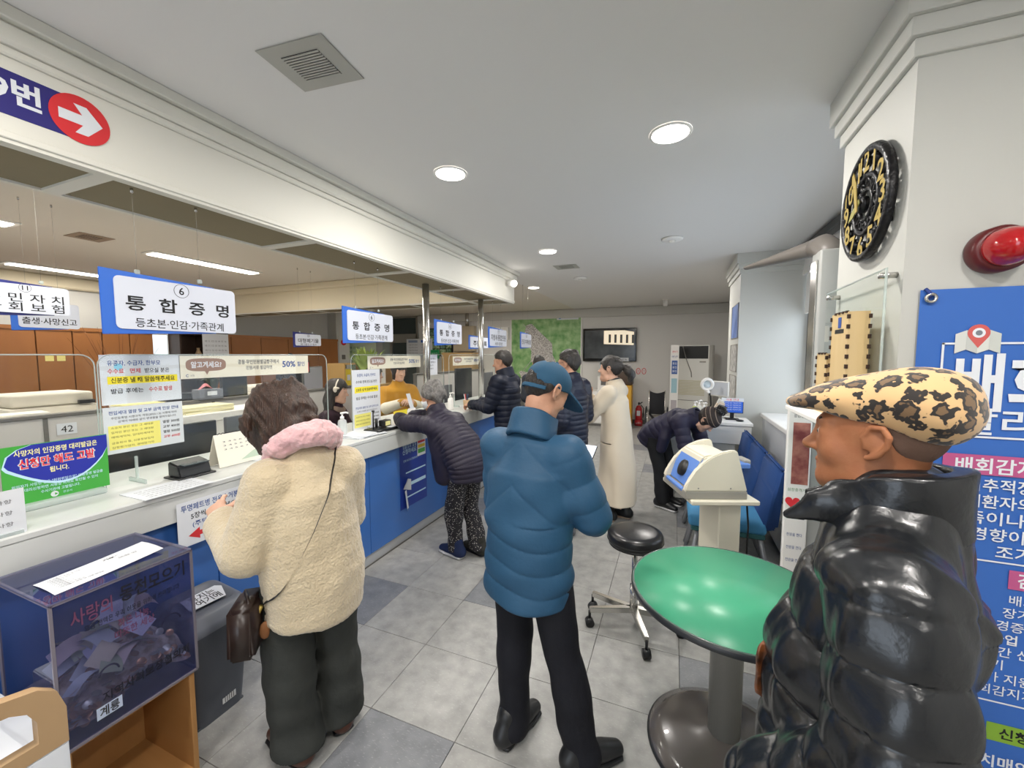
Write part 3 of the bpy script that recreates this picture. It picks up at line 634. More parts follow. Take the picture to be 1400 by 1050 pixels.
for r in range(5): text('10 11 12 13 14 15 16', (-7.598, 4.72, 1.9 - r * .08), .045, M_inkgrey, t, '+x', .36)
MB().cyl((-7.6, 4.5, 2.04), (-7.6, 4.94, 2.04), .008).build('rail', M_black, t); MB().cyl((-7.6, 4.72, 2.04), (-7.6, 4.72, 2.8), .002).build('cord', M_cord, t)
# low grey partition with cap
pt = thing('partition', 'low grey office partition with dark cap and a 42 label', 'partition', (-4.3, 2.4, 0))
ys = [-.6, .35, 1.435, 2.6, 3.6, 4.6]
for a, b in zip(ys, ys[1:]): box('panel', (-4.325, a + .004, .03), (-4.275, b - .004, 1.195), M_part, pt, .003)
box('cap', (-4.34, -.6, 1.195), (-4.26, 4.6, 1.22), M_cap, pt, .003)
for y in ys: box('post', (-4.33, y - .012, 0), (-4.27, y + .012, 1.195), M_cap, pt)
quad('label_plate', (-4.272, 1.545, 1.10), .11, .085, M_paper, pt); text('42', (-4.270, 1.545, 1.10), .07, M_ink, pt, '+x')
ds = thing('office_desk', 'long office desk top behind the grey partition', 'desk', (-5.0, 1.6, 0))
box('desktop', (-5.75, -.6, .98), (-4.40, 4.6, 1.02), M_white, ds, .004)
for y in (-.5, .8, 2.2, 3.4, 4.5): box('side_panel', (-5.7, y - .015, 0), (-4.42, y + .015, .98), M_white, ds)
def printer(x, y, z, w, d, h, lab):
    t = thing('printer', lab, 'printer', (x, y, z))
    MB().box((x - d / 2, y - w / 2, z), (x + d / 2, y + w / 2, z + h * .62), .015, 2).build('body', M_beige, t)
    MB().box((x - d / 2 + .01, y - w / 2 + .02, z + h * .63), (x + d / 2 - .02, y + w / 2 - .02, z + h), .02, 2).build('lid', M_beige, t)
    MB().box((x + d / 2 - .005, y - w * .3, z + h * .2), (x + d / 2 + .10, y + w * .3, z + h * .25), .004).build('tray', M_boxw, t)
    MB().box((x + d / 2 - .01, y + w * .25, z + h * .64), (x + d / 2 + .03, y + w * .45, z + h * .75), .004).build('panel', M_black, t)
printer(-5.3, 1.78, 1.02, .56, .45, .30, 'large beige printer behind the partition at the far left')
printer(-5.2, 3.75, 1.02, .42, .35, .24, 'beige printer behind the partition under the cream banner')
t = thing('document_tray', 'black document tray behind the partition left of the notices', 'tray', (-4.7, 2.6, 1.02)); box('body', (-4.85, 2.42, 1.02), (-4.67, 2.84, 1.26), M_dkscr, t, .006); box('front_lip', (-4.672, 2.44, 1.24), (-4.667, 2.82, 1.255), M_black, t)
def stack(x, y, z, n, lab, w=.22, l=.3, cols=('#eef0f3', '#efe9c8', '#e8e4da')):
    t = thing('paper_stack', lab, 'papers', (x, y, z))
    for k in range(n):
        MB().cbox((0, 0, 0), (w, l, .012), M=Matrix.Translation((x, y, z + .0065 + .0135 * k)) @ Matrix.Rotation(random.uniform(-.15, .15), 4, 'Z')).build('sheaf', mat('paper_' + cols[k % len(cols)][1:], cols[k % len(cols)], .8), t)
stack(-4.55, 1.38, 1.02, 15, 'stack of white papers behind the 42 label partition')
stack(-4.5, 2.1, 1.02, 15, 'stack of yellowish papers behind the partition, left of the notices', cols=('#e8dd9a', '#eef0f3'))
stack(-4.6, 1.05, 1.02, 13, 'brown paper folders behind the partition at the left picture edge', cols=('#b98a55', '#c89a62', '#e0d2b8'))
t = thing('carton', 'white carton with papers on top behind the acrylic guard', 'box', (-3.75, 2.32, 0))
MB().box((-3.95, 1.85, .74), (-3.6, 2.75, 1.16), .006).build('body', M_boxw, t); MB().box((-3.96, 1.84, 1.10), (-3.59, 2.76, 1.17), .004).build('lid', M_boxw, t); MB().box((-3.9, 1.9, 0), (-3.65, 2.7, .74)).build('pedestal', M_part, t)
stack(-3.78, 2.2, 1.17, 4, 'yellowish papers lying on the white carton', .24, .4, ('#efe9c8', '#e9e2b8'))
t = thing('tissue_box', 'grey tissue box with red tissue behind the cream banner', 'box', (-4.3, 2.55, 1.22)); box('carton', (-4.36, 2.46, 1.22), (-4.24, 2.68, 1.32), mat('slate', '#6d7078', .6), t, .004); MB().grid(lambda u, v: (-4.3 + .04 * (u - .5), 2.55 + .12 * (v - .5), 1.32 + .06 * math.sin(PI * v) * (1 - abs(u - .5))), 5, 7).build('tissue', mat('tissue_pink', '#d98a8f', .8), t); box('label', (-4.239, 2.53, 1.26), (-4.238, 2.62, 1.30), M_paper, t)
t = thing('yellow_box', 'yellow box on the partition behind the brown haired head', 'box', (-4.45, 3.3, 1.02)); box('carton', (-4.55, 3.26, 1.02), (-4.38, 3.6, 1.27), M_yellow and mat('box_yellow', '#e3cf3e', .6), t, .004); box('lid', (-4.56, 3.25, 1.2), (-4.37, 3.61, 1.275), mat('box_yellow', '#e3cf3e', .6), t, .003)
def plant(x, y, z, lab, n, hgt, m, dry=False, spread=.3, pot=M_boxw):
    t = thing('potted_plant', lab, 'plant', (x, y, z))
    MB().lathe([(.06, 0), (.085, .14), (.09, .15), (.08, .15), (.075, .12)], 16, c=(x, y, z)).build('pot', pot, t)
    rnd = random.Random(int(x * 100))
    for k in range(n):
        a = rnd.uniform(0, 2 * PI); r = rnd.uniform(.3, 1) * spread; h = hgt * rnd.uniform(.6, 1)
        P = [Vector((x, y, z + .12)).lerp(Vector((x + r * math.cos(a), y + r * math.sin(a), z + .12 + h)), t_) + Vector((0, 0, (.12 if not dry else .03) * math.sin(PI * t_))) for t_ in np.linspace(0, 1, 6)]
        if dry: MB().tube(P, [.004, .0035, .003, .0025, .002, .001], 5).build('branch', m, t)
        else:
            w = Vector((-math.sin(a), math.cos(a), 0)); mb = MB()
            mb.grid(lambda u, v: P[min(5, int(v * 5))] .lerp(P[min(5, int(v * 5) + 1)], v * 5 - int(v * 5)) + w * (u - .5) * .05 * math.sin(PI * (.08 + .9 * v)), 3, 9); mb.build('leaf', m, t)
    return t
plant(-5.0, 2.2, 1.02, 'dry brown branches in a pot before the brown closets', 18, .80, mat('dry_branch', '#7a4a28', .8), True, .42)
plant(-4.75, 2.9, 1.02, 'dark spiky plant in a small pot behind the cream banner', 14, .34, mat('spiky_leaf', '#3f4a3c', .6), False, .16)
plant(-4.4, 4.92, 1.05, 'bushy light green plant on a pale cabinet below the second sign 6', 80, .62, mat('leaf_green', '#8fae55', .6, var=(8, '#b3c46a', .3)), False, .34)
def monitor(x, y, z, w, h, lab, rz=0, face=1, m=None, scr=None, stand=.12):
    """screen faces local +x when face=1 (we see the screen) else we see the back"""
    t = thing('monitor', lab, 'monitor', (x, y, z), rz)
    MB().box((-.015, -w / 2, stand), (.015, w / 2, stand + h), .006, 2).build('case', m or M_dkscr, t, True)
    MB().box((.015 * face, -w / 2 + .012, stand + .014), (.0165 * face, w / 2 - .012, stand + h - .012)).build('screen', scr or mat('screen_off', '#16181b', .12), t, True)
    MB().box((-.05, -.03, .01), (-.012, .03, stand + h * .5), .004).cbox((-.02, 0, .006), (.17, .22, .012), .004).build('stand', m or M_dkscr, t, True)
    return t
monitor(-2.95, 1.44, .74, .72, .42, 'wide black monitor seen from behind under the white fee notices', 0, -1, stand=.05)
monitor(-2.95, 2.05, .74, .40, .36, 'dark grey monitor behind the desk calendar', .1, -1, M_scr)
monitor(-2.97, 4.72, .74, .55, .42, 'grey monitor with a paper note between the two counter posts', -.1, -1, M_scr, stand=.08)
monitor(-4.55, 4.05, 1.02, .45, .36, 'grey monitor behind the red queue display', .3, 1, M_scr, mat('screen_grey', '#a5a3ac', .2))
monitor(-2.97, 5.4, .74, .5, .6, 'tall dark monitor behind the navy jacket man', 0, -1, M_dkscr)
monitor(-2.97, 6.2, .74, .5, .5, 'grey monitor behind the grey haired person', 0, -1, M_scr)
monitor(-4.62, 3.04, 1.02, .34, .3, 'small dark monitor behind the tissue box', .2, 1)
q = paper('notice', 'small white note stuck on the grey monitor between the posts', 'notice', (-2.93, 4.45, .93), .3, .13)[1]
q('창구 이용 안내', 0, .02, .03, M_inkgrey, .2); q('번호표를 뽑아 주세요', 0, -.025, .025, M_inkgrey, .24)
t = thing('queue_display', 'black queue display with red glowing digits under the cream banner', 'display', (-3.95, 3.15, 0))
box('case', (-3.99, 2.93, 1.45), (-3.92, 3.46, 1.59), M_black, t, .006); box('pole', (-3.97, 3.13, .03), (-3.94, 3.17, 1.45), M_black, t)
box('pole_base', (-4.05, 3.05, .0), (-3.86, 3.25, .03), M_part, t)
M_led = mat('led_red', '#ff3040', .5, emit=('#ff2c40', 3.0)); box('lit_field', (-3.9195, 3.18, 1.465), (-3.918, 3.44, 1.575), mat('led_field', '#8a1420', .5, emit=('#c01828', .8)), t)
text('05', (-3.9165, 3.31, 1.52), .12, M_led, t, '+x', .17, .03)
t = thing('shelf_unit', 'pale wooden shelf unit with yellow files behind the mustard sweater clerk', 'shelf', (-5.6, 6.2, 0))
M_pale_w = mat('pale_wood', '#c9a56a', .5)
for y in (5.5, 6.2, 6.9): box('side_panel', (-5.8, y - .015, 0), (-5.4, y + .015, 1.5), M_pale_w, t)
for z in (.1, .6, 1.05, 1.48): box('shelf', (-5.8, 5.5, z), (-5.4, 6.9, z + .025), M_pale_w, t)
for k in range(5):
    f = thing('file_box', ('yellow', 'white', 'tan', 'yellow', 'white')[k] + ' file box on the pale shelf, number %s from the left' % ('one', 'two', 'three', 'four', 'five')[k], 'file', (-5.57, 5.64 + k * .24, 1.076), group='file boxes on the pale shelf')
    MB().box((-5.7, (5.53, 5.74, 5.95, 6.23, 6.44)[k], 1.076), (-5.44, (5.53, 5.74, 5.95, 6.23, 6.44)[k] + .19, 1.40 - (k % 3) * .02), .004).build('case', mat('file%d' % (k % 3), ('#e0c83a', '#e8e4da', '#c8a050')[k % 3], .6), f); quad('spine_label', (-5.439, (5.53, 5.74, 5.95, 6.23, 6.44)[k] + .095, 1.25), .08, .1, M_paper, f)
# tables/cabinets at the back of the office
t = thing('office_cabinet', 'low pale office cabinet in the middle of the office', 'cabinet', (-4.4, 5.25, 0)); box('body', (-4.75, 4.85, 0), (-4.05, 5.65, 1.03), M_beige, t, .004); box('top', (-4.77, 4.83, 1.03), (-4.03, 5.67, 1.05), M_white, t, .003)
for k in range(2): d = box('door', (-4.052, 4.86 + k * .395, .06), (-4.04, 5.24 + k * .395, 1.0), M_beige, t, .003); box('handle', (-4.04, 5.2 + k * .08, .5), (-4.025, 5.215 + k * .08, .62), M_cap, d)
wc = thing('wall_panel', 'grey riser panel with round red alarm on the white column by the closets', 'panel', (-8.05, 8.15, 1.2))
box('plate', (-8.06, 8.0, .9), (-8.04, 8.34, 2.15), mat('riser_grey', '#c9c8c4', .5), wc, .004)
MB().cyl((-8.04, 8.15, 1.98), (-8.0, 8.15, 1.98), .07).build('alarm_bell', M_redl, wc); MB().cbox((-8.03, 8.15, 1.6), (.03, .1, .12), .004).build('switch_box', M_cap, wc); MB().cbox((-8.03, 8.15, 1.35), (.03, .14, .1), .004).build('meter', M_black, wc)
# glazed board with photographs, cabinet box and posters on the far wall
pb = thing('photo_board', 'board of many small landscape photographs on the far wall behind steel post', 'board', (-6.35, 10.03, 1.95))
box('frame', (-6.85, 10.01, 1.62), (-5.85, 10.045, 2.42), M_black, pb, .004)
pc_ = [mat('photo_%d' % k, c_, .5, var=(25, d_, .1)) for k, (c_, d_) in enumerate((('#6f9a55', '#c8d8c0'), ('#8fb0a0', '#46663a'), ('#57784a', '#b9c9a0')))]
for i in range(5):
    for j in range(4): box('photo', (-6.82 + i * .19, 10.005, 1.65 + j * .19), (-6.65 + i * .19, 10.012, 1.82 + j * .19), pc_[(i + j) % 3], pb)
eb = thing('electric_box', 'beige steel electric box on the far wall right of third sign', 'box', (-5.35, 9.95, 2.0)); box('body', (-5.75, 9.88, 1.75), (-5.1, 10.04, 2.45), mat('box_beige', '#b9ab92', .5), eb, .006); box('door', (-5.73, 9.87, 1.77), (-5.12, 9.882, 2.43), mat('box_beige', '#b9ab92', .5), eb, .004)
MB().cyl((-5.35, 9.96, 2.45), (-5.35, 9.96, 2.8), .05).build('conduit', M_chrome, eb)
cb2 = thing('wooden_cabinet', 'pale wooden cabinet standing below the beige electric box', 'cabinet', (-5.4, 9.7, 0)); box('body', (-5.9, 9.5, 0), (-4.95, 10.0, 1.72), mat('cab_wood', '#c8a878', .5, var=(4, '#b99766', .3)), cb2, .004)
for k in range(2): d = box('door', (-5.89 + k * .475, 9.485, .06), (-5.43 + k * .475, 9.5, 1.68), mat('cab_wood', '#c8a878', .5), cb2, .003); box('handle', (-5.46 + k * .04, 9.47, .9), (-5.45 + k * .04, 9.486, 1.05), M_chrome, d)
p, put, patch = paper('poster', 'tall white two column poster at the far doorway', 'poster', (-6.95, 9.98, 1.85), .9, .55, None, '-y')
for c_ in (-.22, .22):
    patch('heading', c_, .2, .32, .07, M_sblue if c_ > 0 else mat('slate_blue', '#8a9bb8', .6))
    for k in range(4): put('민원 처리 안내', c_, .1 - k * .08, .04, M_inkgrey, .3)
t = thing('exit_sign', 'small green exit sign by the far doorway', 'sign', (-6.42, 10.0, 1.75)); box('case', (-6.55, 9.96, 1.55), (-6.28, 9.999, 1.8), mat('exit_green', '#1f7a46', .4, emit=('#1f8a4c', .15)), t, .004); text('비상구', (-6.415, 9.958, 1.68), .09, M_paper, t, '-y', .2)
p, put, patch = paper('poster', 'green and white floor guide board behind the plant', 'poster', (-7.9, 8.6, 1.55), 1.1, .9, mat('pale_green', '#cfe0c8', .6), '-y')
for k in range(6): put('층별 안내', -.25, .3 - k * .12, .07, mat('ink_green', '#3c7a3c', .7), .4)
t = thing('wall_light_box', 'white box with a red mark on the far wall left of the map', 'box', (-4.3, 9.98, 2.25)); box('case', (-4.48, 9.95, 2.05), (-4.12, 10.04, 2.4), M_white, t, .008); MB().tube([(-4.3 + .06 * math.cos(a), 9.945, 2.22 + .06 * math.sin(a)) for a in np.linspace(0, 2 * PI, 17)[:-1]], .012, 6, True).build('mark', M_redl, t)
# ceiling fittings of the office
M_tube = mat('tube_glow', '#ffffff', .5, emit=('#fff6ea', 9)); M_dlglow = mat('downlight_glow', '#ffffff', .5, emit=('#fff8f0', 12))
olab = ['long tube light on the office ceiling above sign 6', 'long tube light on the office ceiling behind sign 11', 'tube light on the office ceiling at the left picture edge']
for i, (x, y, l) in enumerate(((-5.44, 3.34, 1.2), (-7.67, 2.97, 1.2), (-5.4, 1.1, 1.2))):
    t = thing('ceiling_tube_light', olab[i], 'light', (x, y, 2.8)); box('housing', (x - .11, y - l / 2 - .04, 2.785), (x + .11, y + l / 2 + .04, 2.7999), M_white, t, .004); box('diffuser', (x - .085, y - l / 2, 2.776), (x + .085, y + l / 2, 2.786), M_tube, t, .004)
def vent(x, y, w, d, lab, m1, m2, n=9, rz=0):
    t = thing('ceiling_vent', lab, 'vent', (x, y, 2.8), rz)
    MB().prism([(-w / 2, -d / 2), (w / 2, -d / 2), (w / 2, d / 2), (-w / 2, d / 2)], -.005, -.001, None, .0015).build('frame', m1, t, True)
    MB().box((-w * .28, -d * .28, -.0056), (w * .28, d * .28, -.0045)).build('recess', m2, t, True)
    for k in range(n):
        v = -d * .28 + d * .56 * (k + .5) / n
        MB().box((-w * .28, v - d * .014, -.009), (w * .28, v + d * .014, -.0056)).build('slat', m1, t, True)
    return t
M_vent = mat('vent_grey', '#aaa9a2', .5, metal=.3)
vent(-1.355, 1.257, .30, .245, 'grey slatted air vent in the hall ceiling near the camera', M_vent, M_dark, 11, .1)
vent(-1.33, 5.2, .30, .25, 'grey slatted air vent in the hall ceiling far from the camera', M_vent, M_dark, 8)
vent(-5.3, 2.18, .30, .26, 'brownish air vent in the office ceiling', mat('vent_brown', '#8d7a68', .6), M_dark, 8)
dl_lab = ['bright round downlight left of centre in the hall ceiling', 'bright round downlight right of centre in the hall ceiling', 'bright round downlight above the far hanging signs', 'farthest bright round downlight beyond the end of the beam', '']
for i, (x, y) in enumerate(HALL_DL[:4]):
    t = thing('downlight', dl_lab[i], 'light', (x, y, 2.8))
    MB().lathe([(.104, -.001), (.104, -.006), (.095, -.010), (.09, -.006)], 32, c=(x, y, 2.8), caps=False).build('ring', M_white, t)
    MB().lathe([(.0, -.0075), (.09, -.0085), (.09, -.007)], 32, c=(x, y, 2.8), caps=False).build('diffuser', M_dlglow, t)
t = thing('spotlight', 'small round lit spotlight at the end corner of the beam', 'light', (-2.0, 4.95, 2.62)); MB().cyl((-2.06, 5.0, 2.6), (-2.0, 5.0, 2.6), .035).build('housing', M_white, t); MB().sphere((-1.985, 5.0, 2.595), .042, 14).build('bulb', M_dlglow, t)
for x, y, lab in ((-.05, 4.34, 'white round smoke detector plate on the hall ceiling'), (-1.33, 6.02, 'small white round plate on the ceiling beyond the far vent')):
    t = thing('ceiling_plate', lab, 'detector', (x, y, 2.8)); MB().lathe([(.10, -.001), (.10, -.012), (.085, -.02), (.03, -.022)], 28, c=(x, y, 2.8)).build('plate', M_white, t); MB().lathe([(.03, -.02), (.025, -.035), (.01, -.04)], 16, c=(x, y, 2.8)).build('sensor', M_boxw, t)
t = thing('ceiling_sensor', 'small white cylinder sensor under the far ceiling', 'sensor', (-.2, 9.0, 2.8)); MB().lathe([(.05, -.001), (.05, -.12), (.03, -.14)], 16, c=(-.2, 9.0, 2.8)).build('body', M_white, t); MB().lathe([(.07, -.001), (.07, -.01)], 16, c=(-.2, 9.0, 2.8)).build('flange', M_boxw, t)

# ================================================================== NEAR LEFT: COIN BOX, STAND, BIN
M_smoke = clear('smoked_acrylic', '#d6d7e4', gloss=.13, haze=.12, hazec='#6a72a0')
M_smoke_e = clear('smoked_edge', '#8d8494', gloss=.2, haze=.5, hazec='#a7a0ac')
M_ply = mat('plywood', '#b98a55', .55, var=(6, '#a97a46', .3), stretch=(.3, 3, 1), bump=(60, .05))
cx = thing('coin_box', 'smoky clear acrylic donation box of coins and notes on a wooden stand', 'box', (-1.88, .735, .45))
X1, X2, Y1, Y2, Z1, Z2 = -2.06, -1.695, .545, .92, .44, .915
for n, lo, hi in (('front_pane', (X2 - .006, Y1, Z1), (X2, Y2, Z2)), ('back_pane', (X1, Y1, Z1), (X1 + .006, Y2, Z2)), ('side_pane', (X1, Y1, Z1), (X2, Y1 + .006, Z2)), ('side_pane', (X1, Y2 - .006, Z1), (X2, Y2, Z2)), ('lid_pane', (X1 - .004, Y1 - .004, Z2), (X2 + .004, Y2 + .004, Z2 + .007)), ('bottom_pane', (X1, Y1, Z1), (X2, Y2, Z1 + .006))): box(n, lo, hi, M_smoke, cx)
ed = MB()
for x in (X1, X2):
    for y in (Y1, Y2): ed.box((x - .004, y - .004, Z1), (x + .004, y + .004, Z2))
for z in (Z1, Z2):
    for x in (X1, X2): ed.box((x - .004, Y1, z - .004), (x + .004, Y2, z + .004))
    for y in (Y1, Y2): ed.box((X1, y - .004, z - .004), (X2, y + .004, z + .004))
ed.build('edge', M_smoke_e, cx)
# heap of coins and banknotes
rnd = random.Random(3)
def hz(x, y): return Z1 + .05 + .17 * math.exp(-(((x + 1.86) / .15) ** 2 + ((y - .78) / .14) ** 2)) + .02 * math.sin(40 * x + 25 * y)
MB().grid(lambda u, v: (X1 + .012 + (X2 - X1 - .024) * u, Y1 + .012 + (Y2 - Y1 - .024) * v, hz(X1 + (X2 - X1) * u, Y1 + (Y2 - Y1) * v)), 24, 24).build('money_heap', mat('heap_brown', '#8d7666', .6, var=(22, '#d0c2b8', .1), bump=(60, .6)), cx)
coin = {k: MB().lathe([(.012, 0), (.013, .0008), (.013, .0018), (.012, .0022)], 16).build('coin', mat('coin_' + k, c_, .35, metal=.8), cx, True) for k, c_ in (('copper', '#b98a6a'), ('silver', '#b9b9b4'))}
for o in coin.values(): o.location = (rnd.uniform(-.1, .1), rnd.uniform(-.1, .1), .03)
for k in range(150):
    o = link(coin['copper' if k % 3 else 'silver'].copy(), cx); x = rnd.uniform(X1 + .02, X2 - .018); y = rnd.uniform(Y1 + .02, Y2 - .02)
    if k < 60: x = X2 - .02 - rnd.uniform(0, .01)
    o.location = (x + 1.88, y - .735, hz(x, y) - .45 + rnd.uniform(-.02, .012)); o.rotation_euler = (rnd.uniform(-.5, .5), rnd.uniform(-.5, 1.2), 0)
notes = [mat('note_%d' % k, c_, .7) for k, c_ in enumerate(('#cfd6e0', '#d9cdb4', '#b9c4a0', '#d8c3c3', '#c9c8e0'))]
for k in range(26):
    a = rnd.uniform(0, 6.28); x = rnd.uniform(X1 + .09, X2 - .07); y = rnd.uniform(Y1 + .09, Y2 - .09); z = hz(x, y) + rnd.uniform(.0, .05); b = rnd.uniform(.15, .5); R = Matrix.Rotation(a, 4, 'Z') @ Matrix.Rotation(rnd.uniform(-.6, .6), 4, 'X')
    MB().grid(lambda u, v: tuple(Matrix.Translation((x, y, z)) @ R @ Vector(((u - .5) * .12, (v - .5) * .06, b * .1 * math.sin(PI * u)))), 7, 3).build('banknote', notes[k % 5], cx)
quad('cash_slip', (X2 + .001, .66, .50), .065, .04, mat('slip_blue', '#c6d2ea', .7), cx)
MP = mat('marker_purple', '#6b3a55', .7); MK = mat('marker_black', '#17161f', .7)
def ct(s, y, z, size, m, w, b=.012): text(s, (X2 + .002, y, z), size, m, cx, '+x', w, b)
ct('사랑의', .635, .845, .06, MP, .10); ct('동전모으기', .80, .86, .06, MK, .19, .02)
ct('모금 전액은 우리 이웃을 위하여 쓰여집니다', .745, .80, .022, MK, .26); ct('작은 나눔,', .74, .765, .032, MP, .09); ct('따뜻한 세상', .74, .73, .03, MP, .11)
ct('지역사회보장협의체', .77, .545, .036, MK, .25); text('계룡', (X2 + .002, .66, .50), .036, MK, cx, '+x', .05, .02)
for y, z, r in ((.67, .605, .024), (.85, .665, .028)):
    MB().tube([(X2 - .012, y + r * math.cos(a) * 1.1, z + r * math.sin(a) * 1.3) for a in np.linspace(0.2, 2.9, 12)], .003, 6).build('slot_rim', mat('slot_dark', '#3a2230', .6), cx)
p = thing('notice', 'white printed sheet lying on top of the acrylic donation box', 'notice', (-1.87, .73, .923))
LF = (Vector((0, 1, 0)), Vector((-1, 0, 0)))
MB().grid(lambda u, v: (-1.755 - .14 * v - .02 * (u - .5), .575 + .295 * u, .9235 + .010 * u * u + .004 * math.sin(3 * v)), 8, 4).build('sheet', M_paper, p)
for k in range(7): text('기부금품의 모집 및 사용 안내문', (-1.78 - k * .014, .65, .9275), .011, M_inkgrey, p, LF, .11)
text('기부금', (-1.86, .76, .931), .018, M_ink, p, LF, .05, .02); text('모집 안내', (-1.83, .80, .934), .014, M_inkgrey, p, LF, .07)
st = thing('wooden_stand', 'open plywood box stand under the acrylic donation box', 'stand', (-1.88, .73, 0))
for y in (.56, .905): box('side_panel', (-2.05, y - .009, 0), (-1.705, y + .009, .43), M_ply, st, .002)
box('top_panel', (-2.05, .551, .421), (-1.705, .914, .439), M_ply, st, .002); box('back_panel', (-2.05, .569, 0), (-2.035, .896, .421), M_ply, st); box('bottom_panel', (-2.035, .569, .02), (-1.71, .896, .038), M_ply, st)
M_wcab = mat('white_laminate', '#dfe3ea', .3)
wb = thing('magazine_box', 'white laminate box with a round cut plywood edge, bottom left corner', 'box', (-1.6, .36, 0))
MB().prism([(-1.98, .10), (-1.52, .10), (-1.52, .505), (-1.98, .505)], 0, .60, None, .004).build('body', M_wcab, wb)
prof = [(.0, .60), (.40, .60), (.40, .70), (.385, .755), (.35, .785), (.29, .80), (.0, .80)]
inn = [(.0, .64), (.345, .64), (.345, .70), (.33, .735), (.30, .755), (.26, .762), (.0, .762)]
mb = MB(); A = [(-1.52, .105 + y, z) for y, z in prof]; B = [(-1.52, .105 + y, z) for y, z in inn]
def strip(bm, a, b): bm.grid(lambda u, v: tuple(Vector(a[int(round(u * (len(a) - 1)))]).lerp(Vector(b[int(round(u * (len(a) - 1)))]), v)), len(a), 2)
sh = lambda P: [(x - .03, y, z) for x, y, z in P]
strip(mb, A, B); strip(mb, A, sh(A)); strip(mb, B, sh(B)); mb.build('rounded_edge', mat('ply_edge', '#b99a74', .6, var=(1.2, '#94734c', .2), stretch=(14, 1, 1)), wb)
MB().box((-1.98, .10, .602), (-1.545, .44, .62)).build('shelf', M_wcab, wb); MB().box((-1.99, .1, .60), (-1.97, .45, .80)).build('back_panel', M_wcab, wb)
MB().grid(lambda u, v: (-1.60 - .2 * v, .14 + .25 * u, .622 + .03 * math.sin(PI * u)), 6, 4).build('paper_roll', M_paper, wb)
M_bin = mat('bin_grey', '#4b4f57', .5, bump=(150, .05)); M_lid = mat('bin_lid', '#6d717a', .45)
bn = thing('waste_bin', 'dark grey swing lid waste bin with a white label against the blue counter', 'bin', (-2.0, 1.12, 0))
MB().grid(lambda u, v: (-2.0 + (.105 + .035 * v) * math.copysign(abs(math.cos(2 * PI * u)) ** .3, math.cos(2 * PI * u)), 1.12 + (.105 + .035 * v) * math.copysign(abs(math.sin(2 * PI * u)) ** .3, math.sin(2 * PI * u)), .44 * v), 48, 6, True).box((-2.10, 1.02, 0), (-1.90, 1.22, .01)).build('body', M_bin, bn)
LZ = .44
def rsq(r, k=.3): return lambda u: (math.copysign(abs(math.cos(2 * PI * u)) ** k, math.cos(2 * PI * u)) * r, math.copysign(abs(math.sin(2 * PI * u)) ** k, math.sin(2 * PI * u)) * r)
lp = [(.147, 0), (.15, .03), (.142, .055), (.125, .085), (.098, .10), (.092, .085), (.0, .088)]
MB().grid(lambda u, v: (-2.0 + rsq(lp[int(round(v * 6))][0])(u)[0], 1.12 + rsq(lp[int(round(v * 6))][0])(u)[1], LZ + lp[int(round(v * 6))][1] - .12 * (rsq(1)(u)[0] - 0) * lp[int(round(v * 6))][0] * (v > .3)), 48, 7, True).build('lid', M_lid, bn)
LFr = (Vector((.05, 1, 0)).normalized(), Vector((-1, .05, .12)).normalized())
quad('label', (-1.985, 1.125, LZ + .098), 0, 0, M_paper, bn, LFr, t=.002, poly=[(-.085, -.05), (.06, -.055), (.088, .03), (.07, .055), (-.075, .05)])
text('휴지는', (-2.005, 1.125, LZ + .1035), .05, MK, bn, LFr, .1, .012); text('여기에', (-1.96, 1.128, LZ + .098), .05, MK, bn, LFr, .1, .012)
quad('barcode_label', (-1.8895, 1.15, .10), .06, .1, M_cord, bn, '+x'); text('|||||', (-1.8885, 1.15, .07), .03, M_ink, bn, '+x', .04)

# ================================================================== RIGHT SIDE
M_gtop = mat('green_laminate', '#4ca681', .3, var=(2.5, '#47a07b', .3), spec=.35); M_gedge = mat('table_edge', '#2a2d31', .35)
M_greyp = mat('grey_steel_paint', '#8b8982', .4); M_gbase = mat('base_brown_grey', '#55504d', .22, coat=.4)
tb = thing('round_table', 'round green topped table with dark edge and grey pedestal', 'table', (.235, 1.80, 0))
cx_, cy_, R_ = .235, 1.80, .385
MB().lathe([(R_ - .006, .672), (R_, .676), (R_, .694), (R_ - .008, .699), (R_ - .012, .699), (R_ - .012, .672)], 72, c=(cx_, cy_, 0), caps=False).build('edge_band', M_gedge, tb)
MB().lathe([(0, .68), (R_ - .012, .68), (R_ - .012, .7), (0, .7)], 72, c=(cx_, cy_, 0)).build('tabletop', M_gtop, tb)
MB().lathe([(R_ - .013, .699), (R_ - .006, .7015), (R_ - .003, .699)], 72, c=(cx_, cy_, 0), caps=False).build('edge_bead', mat('bead_grey', '#4a5a55', .25), tb)
MB().lathe([(.062, .05), (.062, .66), (.15, .672)], 32, c=(cx_, cy_, 0)).build('column', M_greyp, tb)
MB().lathe([(.29, 0), (.30, .006), (.295, .02), (.24, .045), (.19, .05), (.15, .062), (.10, .066), (.064, .085)], 56, c=(cx_, cy_, 0)).build('base', M_gbase, tb)
MB().lathe([(.291, 0), (.304, .004), (.304, .012), (.296, .018)], 56, c=(cx_, cy_, 0), caps=False).build('base_rim', M_black, tb)
sl = thing('stool', 'round black vinyl stool on chrome wheeled base behind the green table', 'stool', (-.19, 2.47, 0))
M_vinyl = mat('black_vinyl', '#17181b', .28, bump=(9, .12))
MB().lathe([(0, .53), (.155, .53), (.163, .545), (.163, .575), (.155, .592), (.12, .60), (0, .603)], 48, c=(-.19, 2.47, 0)).build('seat', M_vinyl, sl)
MB().lathe([(.162, .545), (.166, .549), (.162, .553)], 48, c=(-.19, 2.47, 0), caps=False).build('welt', M_black, sl)
MB().lathe([(.155, .518), (.155, .53)], 36, c=(-.19, 2.47, 0)).build('seat_pan', M_black, sl)
